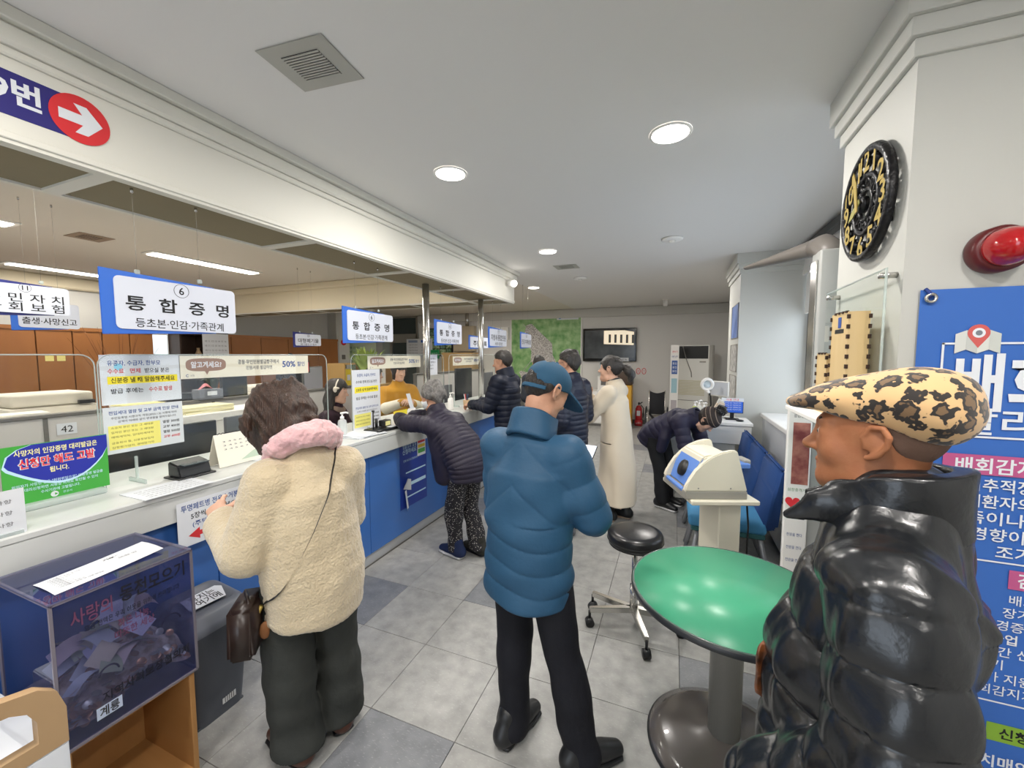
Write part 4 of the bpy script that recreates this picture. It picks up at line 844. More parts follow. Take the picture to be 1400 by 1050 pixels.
MB().cyl((-.19, 2.47, .10), (-.19, 2.47, .52), .016).cyl((-.19, 2.47, .10), (-.19, 2.47, .26), .024).build('post', M_chrome, sl)
for k, a in enumerate((146, 183, 270, 340, 60)):
    a = math.radians(a + 20); d = Vector((math.cos(a), math.sin(a), 0)); c0 = Vector((-.19, 2.47, 0)); e = c0 + d * .27
    w = Vector((-d.y, d.x, 0)); mb = MB()
    mb.prism([(-.02, 0), (.02, 0), (.012, .27), (-.012, .27)], -.012, .022, Matrix(((w.x, d.x, 0, c0.x), (w.y, d.y, 0, c0.y), (0, 0, 1, .10), (0, 0, 0, 1))), .003); lg = mb.build('leg', M_chrome, sl)
    MB().cyl(e + Vector((0, 0, .05)), e + Vector((0, 0, .1)), .008).cyl(e + w * .02 + Vector((0, 0, .025)), e - w * .02 + Vector((0, 0, .025)), .026).build('caster', M_black, lg)
# blood pressure meter on its table (turned towards the camera)
RZ = math.atan2(.15, .39); bpo = Vector((.125, 2.66, 0))
M_bp = mat('bp_ivory', '#e0dac6', .45); M_bpd = mat('bp_grey', '#9b988f', .5); M_cuff = mat('cuff_blue', '#5d86cf', .6)
bt = thing('machine_table', 'beige pedestal table carrying the blood pressure machine', 'table', tuple(bpo), RZ)
MB().box((0, 0, .73), (.42, .50, .76), .006).build('tabletop', M_bp, bt, True); MB().box((.22, .10, .04), (.36, .38, .73), .006).build('column', M_bp, bt, True); MB().box((.02, .02, 0), (.40, .48, .04), .008).build('base', M_bpd, bt, True)
bp = thing('blood_pressure_monitor', 'ivory arm tunnel blood pressure machine with blue cuff on beige table', 'machine', (bpo.x, bpo.y, .76), RZ)
cheek = [(-.035, .05), (.355, .05), (.285, .305), (.25, .308), (.19, .295), (.13, .268), (.08, .23), (.035, .18), (.0, .125), (-.025, .085)]
Fy = lambda y0: Matrix(((1, 0, 0, 0), (0, 0, 1, y0), (0, 1, 0, 0), (0, 0, 0, 1)))
MB().prism(cheek, .03, .065, Fy(0), .006).build('side_cheek', M_bp, bp, True); MB().prism(cheek, .365, .40, Fy(0), .006).build('side_cheek', M_bp, bp, True)
MB().prism([(.01, .05), (.35, .05), (.29, .26), (.24, .275), (.13, .272), (.09, .262), (.04, .16)], .06, .37, Fy(0), .01).build('body', M_bp, bp, True)
MB().box((-.03, .03, .0), (.355, .40, .05), .004).build('base', M_bpd, bp, True)
# cuff tunnel: blue ring in the left sloping face
MB().prism([(.0, .055), (.03, .055), (.07, .165), (.11, .25), (.088, .252), (.035, .165)], .066, .364, Fy(0), .006).build('cuff', M_cuff, bp, True)
ax = Vector((-.9, 0, .42)).normalized(); c0 = Vector((.03, .215, .15)); MB().cyl(c0 - ax * .02, c0 + ax * .010, .055, seg=28).build('cuff_tunnel', M_black, bp, True)
MB().box((-.035, .08, .03), (-.01, .35, .06), .008).build('arm_rest', M_cuff, bp, True)
MB().box((.30, .12, .17), (.42, .30, .20), .004).build('printer_shelf', M_cuff, bp, True); MB().box((.40, .15, .17), (.44, .26, .22), .008).build('printer_roll', M_bpd, bp, True)
for x in (.05, .25): MB().cyl((x, .0295, .07), (x, .028, .07), .005, seg=10).build('screw', M_bpd, bp, True)
tag(MB().tube([(bpo.x + .45 * math.cos(RZ) - .2 * math.sin(RZ) + dx, bpo.y + .45 * math.sin(RZ) + .2 * math.cos(RZ) + dy, z) for dx, dy, z in ((-.06, 0, .80), (-.02, 0, .79), (.0, .02, .72), (.02, .03, .5), (.02, .06, .2), (.0, .1, .02))], .006, 6).build('power_cord', M_black), 'black power cord hanging behind the blood pressure machine', 'cord')
# blue chairs along the window
M_chair = mat('chair_blue', '#1a417c', .85, bump=(300, .15)); M_seat = mat('seat_light_blue', '#3f86b4', .7, bump=(300, .1)); M_seatd = mat('seat_under', '#27585c', .8); M_tubeg = mat('chair_tube', '#8e9095', .4, metal=.4)
def chair(y, lab):
    c = thing('waiting_chair', lab, 'chair', (.42, y, 0), group='blue waiting chairs along the window')
    MB().prism([(.615, .42), (.70, .44), (.735, .86), (.715, .885), (.685, .87), (.66, .7), (.60, .47)], -.26, .26, Matrix(((1, 0, 0, 0), (0, 0, 1, y), (0, 1, 0, 0), (0, 0, 0, 1))), .022, True).build('backrest', M_chair, c)
    MB().box((.13, y - .25, .385), (.64, y + .25, .475), .028, 3).build('seat', M_seat, c); MB().box((.15, y - .24, .35), (.63, y + .24, .39), .01).build('seat_shell', M_seatd, c)
    for s in (-1, 1):
        MB().tube([(.20, y + s * .2, .36), (.17, y + s * .21, .18), (.13, y + s * .22, .012)], .017, 10).build('leg', M_tubeg, c)
        MB().tube([(.60, y + s * .2, .36), (.64, y + s * .21, .18), (.70, y + s * .22, .012)], .017, 10).build('leg', M_tubeg, c)
    MB().box((.24, y - .2, .18), (.26, y + .2, .34), .004).build('brace_plate', M_tubeg, c)
for y, lab in ((3.45, 'blue waiting chair with light blue seat nearest the blood pressure machine'), (3.99, 'middle blue waiting chair along the window ledge'), (4.53, 'blue waiting chair farthest along the window ledge')): chair(y, lab)
# height and weight machine with its arm
M_post = mat('machine_grey', '#a9aaa6', .45); M_postd = mat('machine_taupe', '#736d67', .45)
hw = thing('height_scale', 'tall grey height measuring machine with a tapering arm by the pillar', 'machine', (.80, 2.62, 0))
MB().box((.68, 2.54, .08), (.775, 2.68, 2.20), .012, 2).build('column', M_post, hw); MB().box((.672, 2.56, .08), (.68, 2.66, 2.15), .002).build('front_strip', M_chrome, hw)
MB().box((.45, 2.54, 0), (.80, 2.80, .08), .01).build('platform', M_postd, hw)
MB().tube([(.75, 2.60, 2.14), (.745, 2.62, 2.20), (.73, 2.68, 2.245), (.71, 2.78, 2.255)], [.062, .066, .062, .05], 12).build('elbow', M_postd, hw)
d_ = Vector((-.257, .26, 0)).normalized()
MB().grid(lambda u, v: tuple(Vector((.715, 2.76, 2.255)) + d_ * (.42 * v) + Vector((d_.y, -d_.x, 0)) * (.05 - .025 * v) * math.cos(2 * PI * u) + Vector((0, 0, 1)) * ((.05 - .038 * v) * math.sin(2 * PI * u) - .03 * v)), 16, 8, True).build('arm', M_postd, hw)
# printed panel with a red photograph and a heart
ae = thing('defibrillator_box', 'slim white printed cabinet with red photograph and heart sign beside the height scale', 'cabinet', (.61, 2.55, 0))
box('body', (.57, 2.50, 0), (.675, 2.535, 1.42), M_white, ae, .004); box('top_light', (.60, 2.505, 1.42), (.65, 2.53, 1.44), M_redl, ae, .004)
quad('photo', (.63, 2.4995, 1.14), .075, .33, mat('photo_red', '#7a3436', .5, var=(9, '#c98a78', .12)), ae, '-y')
text('자동심장충격기', (.6225, 2.499, 1.37), .022, M_inkgrey, ae, '-y', .075); text('응급장비', (.6225, 2.499, 1.34), .02, M_inkgrey, ae, '-y', .06); text('심장충격기', (.62, 2.499, .945), .02, mat('ink_green', '#3c7a3c', .7), ae, '-y', .08)
heart = [(.034 * .0625 * 16 * math.sin(t) ** 3, .0023 * (13 * math.cos(t) - 5 * math.cos(2 * t) - 2 * math.cos(3 * t) - math.cos(4 * t))) for t in np.linspace(0, 2 * PI, 40)[:-1]]
quad('heart', (.605, 2.4993, .875), 0, 0, M_redl, ae, '-y', poly=heart); text('AED', (.645, 2.4985, .86), .03, M_ink, ae, '-y', .045, .03)
for k in range(3): text('전원을 켠다', (.62, 2.499, .7 - k * .07), .02, M_inkblue, ae, '-y', .07)
# clock on the pillar
ck = thing('wall_clock', 'black openwork wall clock with golden numerals on the pillar', 'clock', (.66, 1.945, 2.225))
M_iron = mat('clock_iron', '#1a191b', .35, metal=.4, bump=(70, .4)); M_goldn = mat('clock_gold', '#c6ad5e', .35, metal=.55)
CKX, CKY, CKZ = .655, 1.945, 2.225
ring = lambda r, x: [(x, CKY + r * math.cos(a), CKZ + r * math.sin(a)) for a in np.linspace(0, 2 * PI, 73)[:-1]]
MB().tube(ring(.195, CKX), .016, 8, True).build('outer_ring', M_iron, ck)
for r, x, t in ((.105, CKX, .010), (.055, CKX, .008)): MB().tube(ring(r, x), t, 8, True).build('inner_ring', M_iron, ck)
for k in range(12):
    a = PI / 6 * k; an = a + PI / 12
    MB().tube([(CKX + .004, CKY - .105 * math.sin(an), CKZ + .105 * math.cos(an)), (CKX + .004, CKY - .155 * math.sin(an + .1), CKZ + .155 * math.cos(an + .1)), (CKX + .004, CKY - .20 * math.sin(an), CKZ + .20 * math.cos(an))], .006, 6).build('spoke', M_iron, ck)
    t_ = [Vector((CKX + .003, CKY - r * math.sin(b), CKZ + r * math.cos(b))) for r, b in ((.06, an - .2), (.08, an), (.1, an - .25), (.085, an - .4), (.07, an - .3))]
    MB().tube(t_, .007, 6, True).build('scroll', M_iron, ck)
    s = str(12 if k == 0 else k); text(s, (CKX - .012, CKY - .155 * math.sin(a), CKZ + .155 * math.cos(a)), .105, M_goldn, ck, '-x', .075 if len(s) > 1 else None, .02)
    MB().cyl((CKX - .010, CKY - .155 * math.sin(a), CKZ + .155 * math.cos(a)), (CKX + .005, CKY - .155 * math.sin(a), CKZ + .155 * math.cos(a)), .02, seg=10).build('numeral_back', M_iron, ck)
MB().lathe([(0, 0), (.03, 0), (.03, .02), (0, .022)], 24, Matrix.Translation((CKX - .0, CKY, CKZ)) @ Matrix.Rotation(-PI / 2, 4, 'Y')).build('hub', M_iron, ck)
MB().prism([(-.009, -.03), (.009, -.03), (.014, .08), (0, .13), (-.014, .08)], 0, .003, frame((CKX - .03, CKY, CKZ), Vector((0, -math.cos(.25), math.sin(.25))), Vector((0, math.sin(.25), math.cos(.25))))).build('minute_hand', M_goldn, ck)
MB().prism([(-.009, -.02), (.009, -.02), (.014, .05), (0, .09), (-.014, .05)], 0, .003, frame((CKX - .026, CKY, CKZ), Vector((0, .5, .85)), Vector((0, .85, -.5)))).build('hour_hand', mat('clock_green', '#a9a35e', .4, metal=.4), ck)
for y in (1.8, 2.09): MB().cyl((CKX + .01, y, CKZ - .1), (.682, y, CKZ - .1), .008, seg=8).build('standoff', M_iron, ck)
# acrylic sheet on stand-offs and laser cut wooden boxes
ah = thing('acrylic_frame', 'clear acrylic notice frame on stand-offs under the pillar clock', 'frame', (.64, 2.0, 1.6))
box('sheet', (.640, 1.715, 1.30), (.645, 2.27, 1.945), M_acr, ah, .001); MB().tube([(.6425, 1.715, 1.30), (.6425, 1.715, 1.945), (.6425, 2.27, 1.935)], .004, 6).build('edge', M_acre, ah)
for y, z in ((1.74, 1.925), (2.24, 1.915), (1.74, 1.32), (2.24, 1.32)): MB().cyl((.632, y, z), (.682, y, z), .010, seg=12).build('standoff', M_chrome, ah)
M_lite = mat('light_plywood', '#dcc191', .5, var=(5, '#d0b27c', .3), stretch=(3, 3, .4)); M_burn = mat('burnt_edge', '#3a261a', .8)
shf = thing('wall_shelf', 'narrow white shelf on the pillar behind the leopard cap', 'shelf', (.6, 1.95, 1.4)); box('board', (.50, 1.72, 1.40), (.682, 2.27, 1.42), M_white, shf, .003)
for y in (1.8, 2.18): MB().prism([(.679, 0), (.679, -.12), (.58, 0)], -.008, .008, Matrix(((1, 0, 0, 0), (0, 0, 1, y), (0, 1, 0, 1.4), (0, 0, 0, 1)))).build('bracket', M_white, shf)
def plybox(x1, x2, y1, y2, z1, z2, lab, slot, badge):
    t = thing('suggestion_box', lab, 'box', ((x1 + x2) / 2, (y1 + y2) / 2, z1), group='laser cut wooden boxes')
    box('body', (x1, y1, z1), (x2, y2, z2), M_lite, t)
    n = int((z2 - z1) / .035)
    for (x, y) in ((x1, y1), (x2, y1), (x1, y2)):
        for k in range(n): MB().cbox((x, y, z1 + .018 + k * (z2 - z1) / n), (.009, .009, .015)).build('finger_joint', M_burn, t)
    for k in range(max(2, int((y2 - y1) / .035))): MB().cbox((x1, y1 + .018 + k * .035, z2), (.008, .015, .008)).build('finger_joint', M_burn, t)
    if slot: box('slot', (x1 - .001, y1 + .04, z2 - .075), (x1 + .002, y1 + .125, z2 - .06), M_black, t)
    if badge: quad('badge', (x1 - .0008, y1 + .08, z2 - .035), .03, .04, mat('badge_blue', '#2c4f9e', .5), t, '-x')
plybox(.576, .638, 1.80, 1.965, 1.42, 1.815, 'tall laser cut wooden box with a slot and blue badge on the shelf', True, True)
plybox(.575, .625, 2.0, 2.12, 1.42, 1.665, 'small laser cut wooden box left of the tall one', False, False)
text('건의', (.508, 2.15, 1.62), .04, M_ink, None, '-x', .06, .02) if False else None
# red alarm lamp
al = thing('alarm_lamp', 'red domed fire alarm lamp above the blue banner', 'lamp', (.88, 1.66, 1.975))
Q = Matrix.Translation((.885, 1.70, 1.972)) @ Matrix.Rotation(PI / 2, 4, 'X')
MB().lathe([(.066, 0), (.068, .01), (.066, .05), (.058, .055)], 36, Q).build('base', mat('alarm_dark_red', '#5e1a1c', .35), al)
MB().lathe([(.056, .05), (.055, .07), (.048, .10), (.034, .125), (.016, .138), (.0, .141)], 36, Q).build('dome', mat('alarm_red', '#b3161c', .1, coat=.6), al)
# blue banner
bn2 = thing('banner', 'bright blue vinyl banner with white Korean lettering and map pin on the pillar', 'banner', (1.1, 1.695, 1.0))
M_vb = mat('banner_blue', '#386cc0', .45); M_wht = mat('banner_white', '#e9edf3', .6); M_pink = mat('banner_pink', '#c25a8e', .6)
BY = 1.694
MB().grid(lambda u, v: (.722 + .80 * u, BY - .002 - .003 * math.sin(3 * u + 4 * v) * (1 - v), .02 + 1.845 * v), 14, 20).build('sheet', M_vb, bn2)
def bt_(s, x, z, size, m=M_wht, w=None, b=.02, al_='LEFT'): text(s, (x, BY - .0068, z), size, m, bn2, '-y', w, b, al_)
def bq(n, x, z, w, h, m, poly=None, dy=.0058): quad(n, (x, BY - dy, z), w, h, m, bn2, '-y', t=.0003, poly=poly)
MB().tube([(.745 + .012 * math.cos(a), BY - .012, 1.838 + .012 * math.sin(a)) for a in np.linspace(0, 2 * PI, 21)[:-1]], .005, 6, True).build('grommet', M_chrome, bn2)
MB().tube([(.745, BY - .008, 1.84), (.74, BY - .014, 1.855), (.732, BY - .006, 1.868)], .005, 6).build('tie', mat('tie_blue', '#27418a', .6), bn2)
for x, z, w, h in ((.785, 1.575, .006, .245), (1.14, 1.695, .715, .006), (1.14, 1.405, .6, .006)): bq('frame_line', x, z, w, h, M_wht)
for k, cl in enumerate(('#d9dbd6', '#c9ccc8', '#dde0da', '#cdd1cb')):
    x = .812 + k * .026; s = .006 if k % 2 else -.006
    bq('map_fold', x + .013, 1.70, 0, 0, mat('fold%d' % k, cl, .6), [(-.0131, -.03 + s), (.0131, -.03 - s), (.0131, .03 - s), (-.0131, .03 + s)], .0062)
pin = [(.026 * math.cos(a), .026 * math.sin(a) + .012) for a in np.linspace(-.55, PI + .55, 20)] + [(0, -.034)]
bq('map_pin', .865, 1.715, 0, 0, mat('pin_red', '#d2605c', .6), pin, .0067); bq('pin_ring', .865, 1.727, 0, 0, M_wht, disc(.015, 20), .0071); bq('pin_eye', .865, 1.727, 0, 0, mat('pin_grey', '#7c838c', .6), disc(.008, 16), .0075)
bt_('배회감지기', .818, 1.572, .185, M_wht, .62, .03); bt_('알리기', .838, 1.452, .09, M_wht, .26, .012)
bq('pink_band', 1.12, 1.318, .63, .062, M_pink); bt_('배회감지기란?', .835, 1.315, .052, M_wht, .30, .02)
for k, (s, w) in enumerate((('위치추적장치(GPS)로', .37), ('치매환자의 보호자가', .37), ('가족이나 보호자', .33), ('경향이 있는 경우', .32), ('조기 발견', .18))): bt_(s, .825 + (.06 if k > 2 else 0) * (k - 2), 1.255 - .052 * k, .045, M_wht, w, .012)
bq('rule', 1.15, 1.015, .6, .005, M_wht); bq('pink_band', 1.21, .965, .46, .06, M_pink); bt_('감지기 신청', 1.0, .965, .05, M_wht, .2, .02)
for k, s in enumerate(('배회 가능', '장기 요양', '경증 치매', '사업 안내', '시간 신청', '받기', '무가 지원', '배회감지기')): bt_(s, .985 - .012 * k, .90 - .043 * k, .036, M_wht, None, .02 if k == 3 else .006)
bq('rule', 1.2, .56, .58, .005, M_wht); bq('green_patch', 1.02, .46, .12, .06, mat('patch_green', '#8cb63a', .6)); bt_('신청', .99, .46, .04, M_ink); bq('orange_patch', .83, .46, .06, .06, mat('patch_orange', '#c9642f', .6)); bt_('치매안심', .95, .36, .045); bt_('지정기관', .94, .31, .04)

# ================================================================== FAR END
M_ivory = mat('ivory_plastic', '#d9d8d2', .45)
rc = thing('reception_desk', 'white desk by the far pillar with monitor, bottles and magnifier lamp', 'desk', (.5, 5.0, 0))
box('desktop', (-.05, 4.83, .90), (.79, 5.28, .935), M_white, rc, .004); box('drawer_front', (-.04, 4.85, .70), (.78, 4.87, .90), M_white, rc, .004); box('body', (-.03, 4.90, .02), (.64, 5.25, .70), M_ivory, rc, .004); box('side_panel', (.755, 4.87, .02), (.78, 5.26, .90), M_white, rc)
mo = thing('monitor', 'small black monitor showing a blue notice on the white desk', 'monitor', (.62, 5.1, .935))
MB().cbox((.62, 5.1, 1.085), (.22, .02, .16), .004).build('case', M_black, mo); quad('screen', (.62, 5.088, 1.075), .205, .125, mat('screen_blue', '#1f4fae', .3, emit=('#2456b8', .5)), mo, '-y'); quad('screen_top', (.62, 5.088, 1.155), .22, .04, M_paper, mo, '-y')
text('이용 안내', (.62, 5.086, 1.155), .03, M_redl, mo, '-y', .12)
for k in range(4): text('이용하실 분은 직원에게 문의', (.62, 5.0865, 1.12 - .025 * k), .018, M_wht, mo, '-y', .17)
MB().cbox((.62, 5.1, .97), (.04, .02, .08), .003).cbox((.62, 5.08, .942), (.14, .12, .012), .004).build('stand', M_black, mo)
t = thing('computer_mouse', 'black mouse on the white desk before the small monitor', 'mouse', (.68, 4.95, .935)); MB().sphere((.68, 4.95, .945), (.04, .03, .012), 12).build('body', M_black, t); MB().cbox((.655, 4.95, .957), (.012, .008, .004)).build('wheel', M_cap, t)
im = thing('monitor', 'white monitor turned sideways behind the blue notice screen', 'monitor', (.50, 5.21, .935), -.9)
MB().cbox((0, 0, .33), (.26, .02, .18), .006).build('case', M_ivory, im, True); MB().cbox((0, -.011, .33), (.24, .002, .15)).build('screen', mat('screen_pale', '#c8ccd2', .2), im, True); MB().cbox((0, .02, .15), (.05, .02, .3), .004).cbox((0, .02, .008), (.16, .12, .014), .004).build('stand', M_ivory, im, True)
lp_ = thing('magnifier_lamp', 'white ring magnifier lamp on black gooseneck on the white desk', 'lamp', (.36, 5.15, .935))
MB().tube([(.36 + .055 * math.cos(a), 5.12 - .02 * math.sin(a), 1.32 + .06 * math.sin(a)) for a in np.linspace(0, 2 * PI, 25)[:-1]], .018, 8, True).build('ring_head', M_white, lp_); MB().lathe([(0, 0), (.042, .002), (.042, .006), (0, .008)], 20, Matrix.Translation((.36, 5.125, 1.32)) @ Matrix.Rotation(PI / 2, 4, 'X')).build('lens', mat('lens_pale', '#cfdde6', .1), lp_)
MB().tube([(.375, 5.13, 1.25), (.40, 5.15, 1.18), (.41, 5.17, 1.08), (.385, 5.18, .95)], .009, 8).build('gooseneck', M_black, lp_); MB().cbox((.385, 5.18, .944), (.10, .08, .016), .005).build('base', M_black, lp_); MB().cyl((.365, 5.125, 1.25), (.38, 5.13, 1.22), .02).build('joint', M_white, lp_)
pump(.235, 5.05, .935, 'green soap pump bottle on the white desk', mat('soap_green', '#b3bf5a', .4), .19, .03)
pump(.285, 5.12, .935, 'white pump bottle between green soap and magnifier lamp', M_ivory, .2, .028)
pump(.33, 5.04, .935, 'clear pump bottle nearest the magnifier lamp', M_clearb, .18, .03)
t = thing('paper_bag', 'beige slanted paper pack on the white desk behind the pompom hat', 'bag', (.46, 5.05, .935)); MB().prism([(-.06, 0), (.05, 0), (.08, .19), (.02, .22), (-.03, .12)], -.05, .05, Matrix(((1, 0, 0, .46), (0, 0, 1, 5.05), (0, 1, 0, .937), (0, 0, 0, 1))), .01).build('pack', mat('pack_beige', '#d3c4b0', .7), t); MB().prism([(.0, .18), (.06, .17), (.07, .2), (.02, .225)], -.045, .045, Matrix(((1, 0, 0, .46), (0, 0, 1, 5.05), (0, 1, 0, .94), (0, 0, 0, 1)))).build('flap', M_ivory, t)
ac = thing('air_conditioner', 'tall ivory floor standing air conditioner at the far wall', 'air conditioner', (.36, 9.35, 0), -.35)
MB().box((-.38, -.18, .02), (.38, .18, 1.86), .012, 2).build('body', M_ivory, ac, True); MB().box((-.37, -.183, 1.58), (.36, -.178, 1.84)).build('outlet', M_black, ac, True)
for k in range(10): MB().box((-.33, -.19, .82 + k * .032), (.31, -.18, .838 + k * .032), .002).build('louver', mat('louver_beige', '#c9c4a8', .5), ac, True)
MB().box((-.38, -.186, .70), (.38, -.18, .71)).build('seam', M_cap, ac, True); MB().box((.2, -.187, 1.50), (.32, -.18, 1.53)).build('maker_plate', M_bpd, ac, True); MB().box((-.36, -.16, 0), (.36, .16, .02)).build('plinth', M_cap, ac, True)
st_ = thing('standing_sign', 'narrow white upright notice strip in front of the air conditioner', 'sign', (-.02, 9.0, 0)); box('board', (-.07, 8.98, .03), (.09, 8.995, 1.86), M_white, st_); box('foot', (-.1, 8.9, 0), (.12, 9.08, .03), M_ivory, st_, .004)
for z, h, m in ((1.40, .28, mat('notice_blue', '#3f5f9e', .6)), (1.02, .3, mat('bottle_print', '#9fc4cf', .6)), (.62, .2, mat('print_grey', '#b9b2b6', .6))): quad('print', (.01, 8.979, z), .11, h, m, st_, '-y')
text('정수기', (.01, 8.978, 1.72), .05, M_redl, st_, '-y', .1); text('사용 금지', (.01, 8.978, 1.62), .05, M_inkblue, st_, '-y', .12)
for k in range(3): text('물컵', (.01, 8.977, 1.48 - k * .08), .05, M_wht, st_, '-y', .08)
tag(MB().tube([(.16, 9.05, 1.83), (.22, 9.02, 1.6), (.33, 9.0, 1.3), (.335, 9.0, 1.2)], .008, 6).build('hanging_cable', M_cap), 'grey cable with plug hanging over the air conditioner front', 'cable')
tv = thing('television', 'wall mounted flat television with a painted reflection of a building, beside the green map', 'television', (-1.47, 9.98, 1.9))
box('case', (-2.11, 9.96, 1.50), (-.84, 10.05, 2.30), mat('tv_black', '#0d0d10', .12), tv, .012); quad('screen', (-1.475, 9.957, 1.91), 1.19, .68, mat('tv_screen', '#2f3234', .15, var=(2.5, '#55585a', .2), emit=('#303335', .25)), tv, '-y')
ms = mat('tv_reflection', '#e8dcc4', .3, emit=('#e8d8bc', .7)); quad('picture', (-1.24, 9.955, 2.06), 0, 0, ms, tv, '-y', poly=[(-.36, -.14), (.34, -.17), (.34, .14), (.12, .18), (-.36, .18)])  # outside reflection painted on the screen as glowing flat shapes
for k in range(5): quad('reflected_window', (-1.46 + k * .135, 9.953, 2.05 - .004 * k), .055, .2, mat('tv_reflected_pane', '#4a4a48', .3), tv, '-y')
quad('name_strip', (-1.15, 9.95, 1.545), .28, .085, M_paper, tv, '-y'); text('민원실 TV', (-1.15, 9.948, 1.545), .05, M_ink, tv, '-y', .2, .012)
mp_ = thing('wall_map', 'large green aerial district map in white frame on the far wall', 'map', (-3.1, 10.0, 1.86))
box('frame', (-4.07, 10.01, 1.0), (-2.15, 10.045, 2.73), M_white, mp_, .006)
Mm = mat('map_green', '#5f9552', .5, var=(5.5, '#a3c48c', .16), bump=None); Mu = mat('map_urban', '#8f8a86', .6, var=(45, '#d3cfcc', .06)); Mr = mat('map_road', '#cfcdc6', .6)
quad('map_sheet', (-3.11, 10.007, 1.865), 1.86, 1.67, Mm, mp_, '-y')
quad('urban_area', (-3.2, 10.0055, 1.75), 0, 0, Mu, mp_, '-y', poly=[(-.42, .68), (-.28, .72), (.0, .45), (.28, .2), (.30, -.1), (.45, -.4), (.55, -.85), (-.5, -.85), (-.62, -.55), (-.3, -.35), (-.28, .0), (-.5, .4)])
quad('park', (-3.55, 10.0045, 1.33), 0, 0, Mm, mp_, '-y', poly=[(-.2, -.1), (.0, -.14), (.16, .02), (.1, .14), (-.1, .1)])
for a, b in (((-.5, .7), (.35, -.3)), ((-.3, .3), (-.05, -.8)), ((.1, .3), (-.5, -.5))): MB().tube([(-3.2 + a[0], 10.003, 1.75 + a[1]), (-3.2 + (a[0] + b[0]) / 2 + .05, 10.003, 1.75 + (a[1] + b[1]) / 2), (-3.2 + b[0], 10.003, 1.75 + b[1])], .008, 5).build('road', Mr, mp_)
quad('title_plate', (-2.52, 10.004, 2.61), .56, .14, M_paper, mp_, '-y'); text('C', (-2.73, 10.002, 2.61), .12, mat('logo_blue', '#2f7fc8', .6), mp_, '-y', None, .03); text('봉명동 관내도', (-2.45, 10.002, 2.61), .065, M_ink, mp_, '-y', .34, .012)
t = thing('extinguisher', 'red fire extinguisher standing at the far wall', 'extinguisher', (-.74, 9.8, 0))
MB().lathe([(.07, .02), (.075, .04), (.075, .40), (.05, .46), (.02, .48)], 20, c=(-.74, 9.8, 0)).build('tank', mat('ext_red', '#b5252b', .3), t); MB().lathe([(.09, 0), (.09, .12), (.075, .13)], 20, c=(-.74, 9.8, 0)).build('stand', mat('ext_red', '#b5252b', .3), t); MB().cbox((-.74, 9.8, .52), (.04, .06, .06), .004).cyl((-.74, 9.8, .5), (-.66, 9.78, .56), .012).build('valve', M_black, t); quad('label', (-.74, 9.722, .3), .08, .12, M_paper, t, '-y'); MB().tube([(-.70, 9.78, .5), (-.63, 9.76, .42), (-.64, 9.76, .2)], .012, 6).build('hose', M_black, t); text('소화기', (-.74, 9.709, .07), .045, M_wht, t, '-y', .11)
t = thing('fire_sign', 'small red fire extinguisher sign on the far wall', 'sign', (-.72, 10.03, 1.28))
for x in (-.79, -.66): MB().tube([(x + .045 * math.cos(a), 10.045, 1.27 + .07 * math.sin(a)) for a in np.linspace(0, 2 * PI, 13)[:-1]], .007, 5, True).build('outline', M_redl, t)
text('!', (-.79, 10.045, 1.27), .09, M_redl, t, '-y'); text('!', (-.66, 10.045, 1.27), .09, M_redl, t, '-y')
yb = thing('waste_trolley', 'yellow bin with brown top behind the woman in cream coat', 'bin', (-1.0, 9.4, 0)); MB().box((-1.18, 9.25, .06), (-.86, 9.6, .98), .02, 2).build('body', mat('trolley_yellow', '#d6a02a', .5), yb); MB().box((-1.19, 9.24, .98), (-.85, 9.61, 1.3), .03, 2).build('lid', mat('trolley_brown', '#4c3a2c', .5), yb); MB().box((-1.15, 9.3, 0), (-.9, 9.55, .06)).build('base', M_black, yb)
# folded wheelchair seen from the front
wc_ = thing('wheelchair', 'folded black wheelchair standing at the far wall', 'wheelchair', (-.30, 8.45, 0))
for s in (-1, 1):
    cxw = -.30 + s * .20; ring_ = lambda r: [(cxw, 8.55 + r * math.cos(a), .31 + r * math.sin(a)) for a in np.linspace(0, 2 * PI, 33)[:-1]]
    w_ = MB().tube(ring_(.295), .016, 8, True).build('wheel', M_black, wc_)
    for k in range(6): MB().cyl((cxw, 8.55, .31), (cxw, 8.55 + .29 * math.cos(k * PI / 3), .31 + .29 * math.sin(k * PI / 3)), .003, seg=5).build('spoke', M_chrome, w_)
    MB().tube([(cxw - s * .05, 8.62, .12), (cxw - s * .05, 8.58, .5), (cxw - s * .05, 8.60, .90), (cxw - s * .05, 8.72, .93)], .011, 8).build('frame_tube', M_chrome, wc_)
    MB().tube([(cxw - s * .04, 8.60, .55), (cxw - s * .04, 8.28, .52), (cxw - s * .04, 8.22, .12)], .011, 8).build('front_tube', M_chrome, wc_)
    MB().cyl((cxw - .02, 8.24, .07), (cxw + .02, 8.24, .07), .07, seg=18).build('caster', M_black, wc_)
MB().grid(lambda u, v: (-.30 + (u - .5) * .29, 8.60 - .04 * math.cos((u - .5) * PI), .46 + .47 * v - .04 * math.sin(PI * u) * v), 9, 6).build('back_cloth', mat('black_cloth', '#16171c', .8), wc_)
MB().grid(lambda u, v: (-.30 + (u - .5) * .28, 8.26 + .33 * v, .50 - .12 * math.sin(PI * u)), 9, 4).build('seat_cloth', mat('black_cloth', '#16171c', .8), wc_)
fw = thing('water_table', 'low white cabinet with water dispenser behind the cream coat woman', 'cabinet', (-1.5, 9.6, 0)); box('body', (-2.0, 9.35, .06), (-1.25, 9.95, .82), M_white, fw, .006); box('plinth', (-1.98, 9.38, 0), (-1.27, 9.95, .06), M_cap, fw)
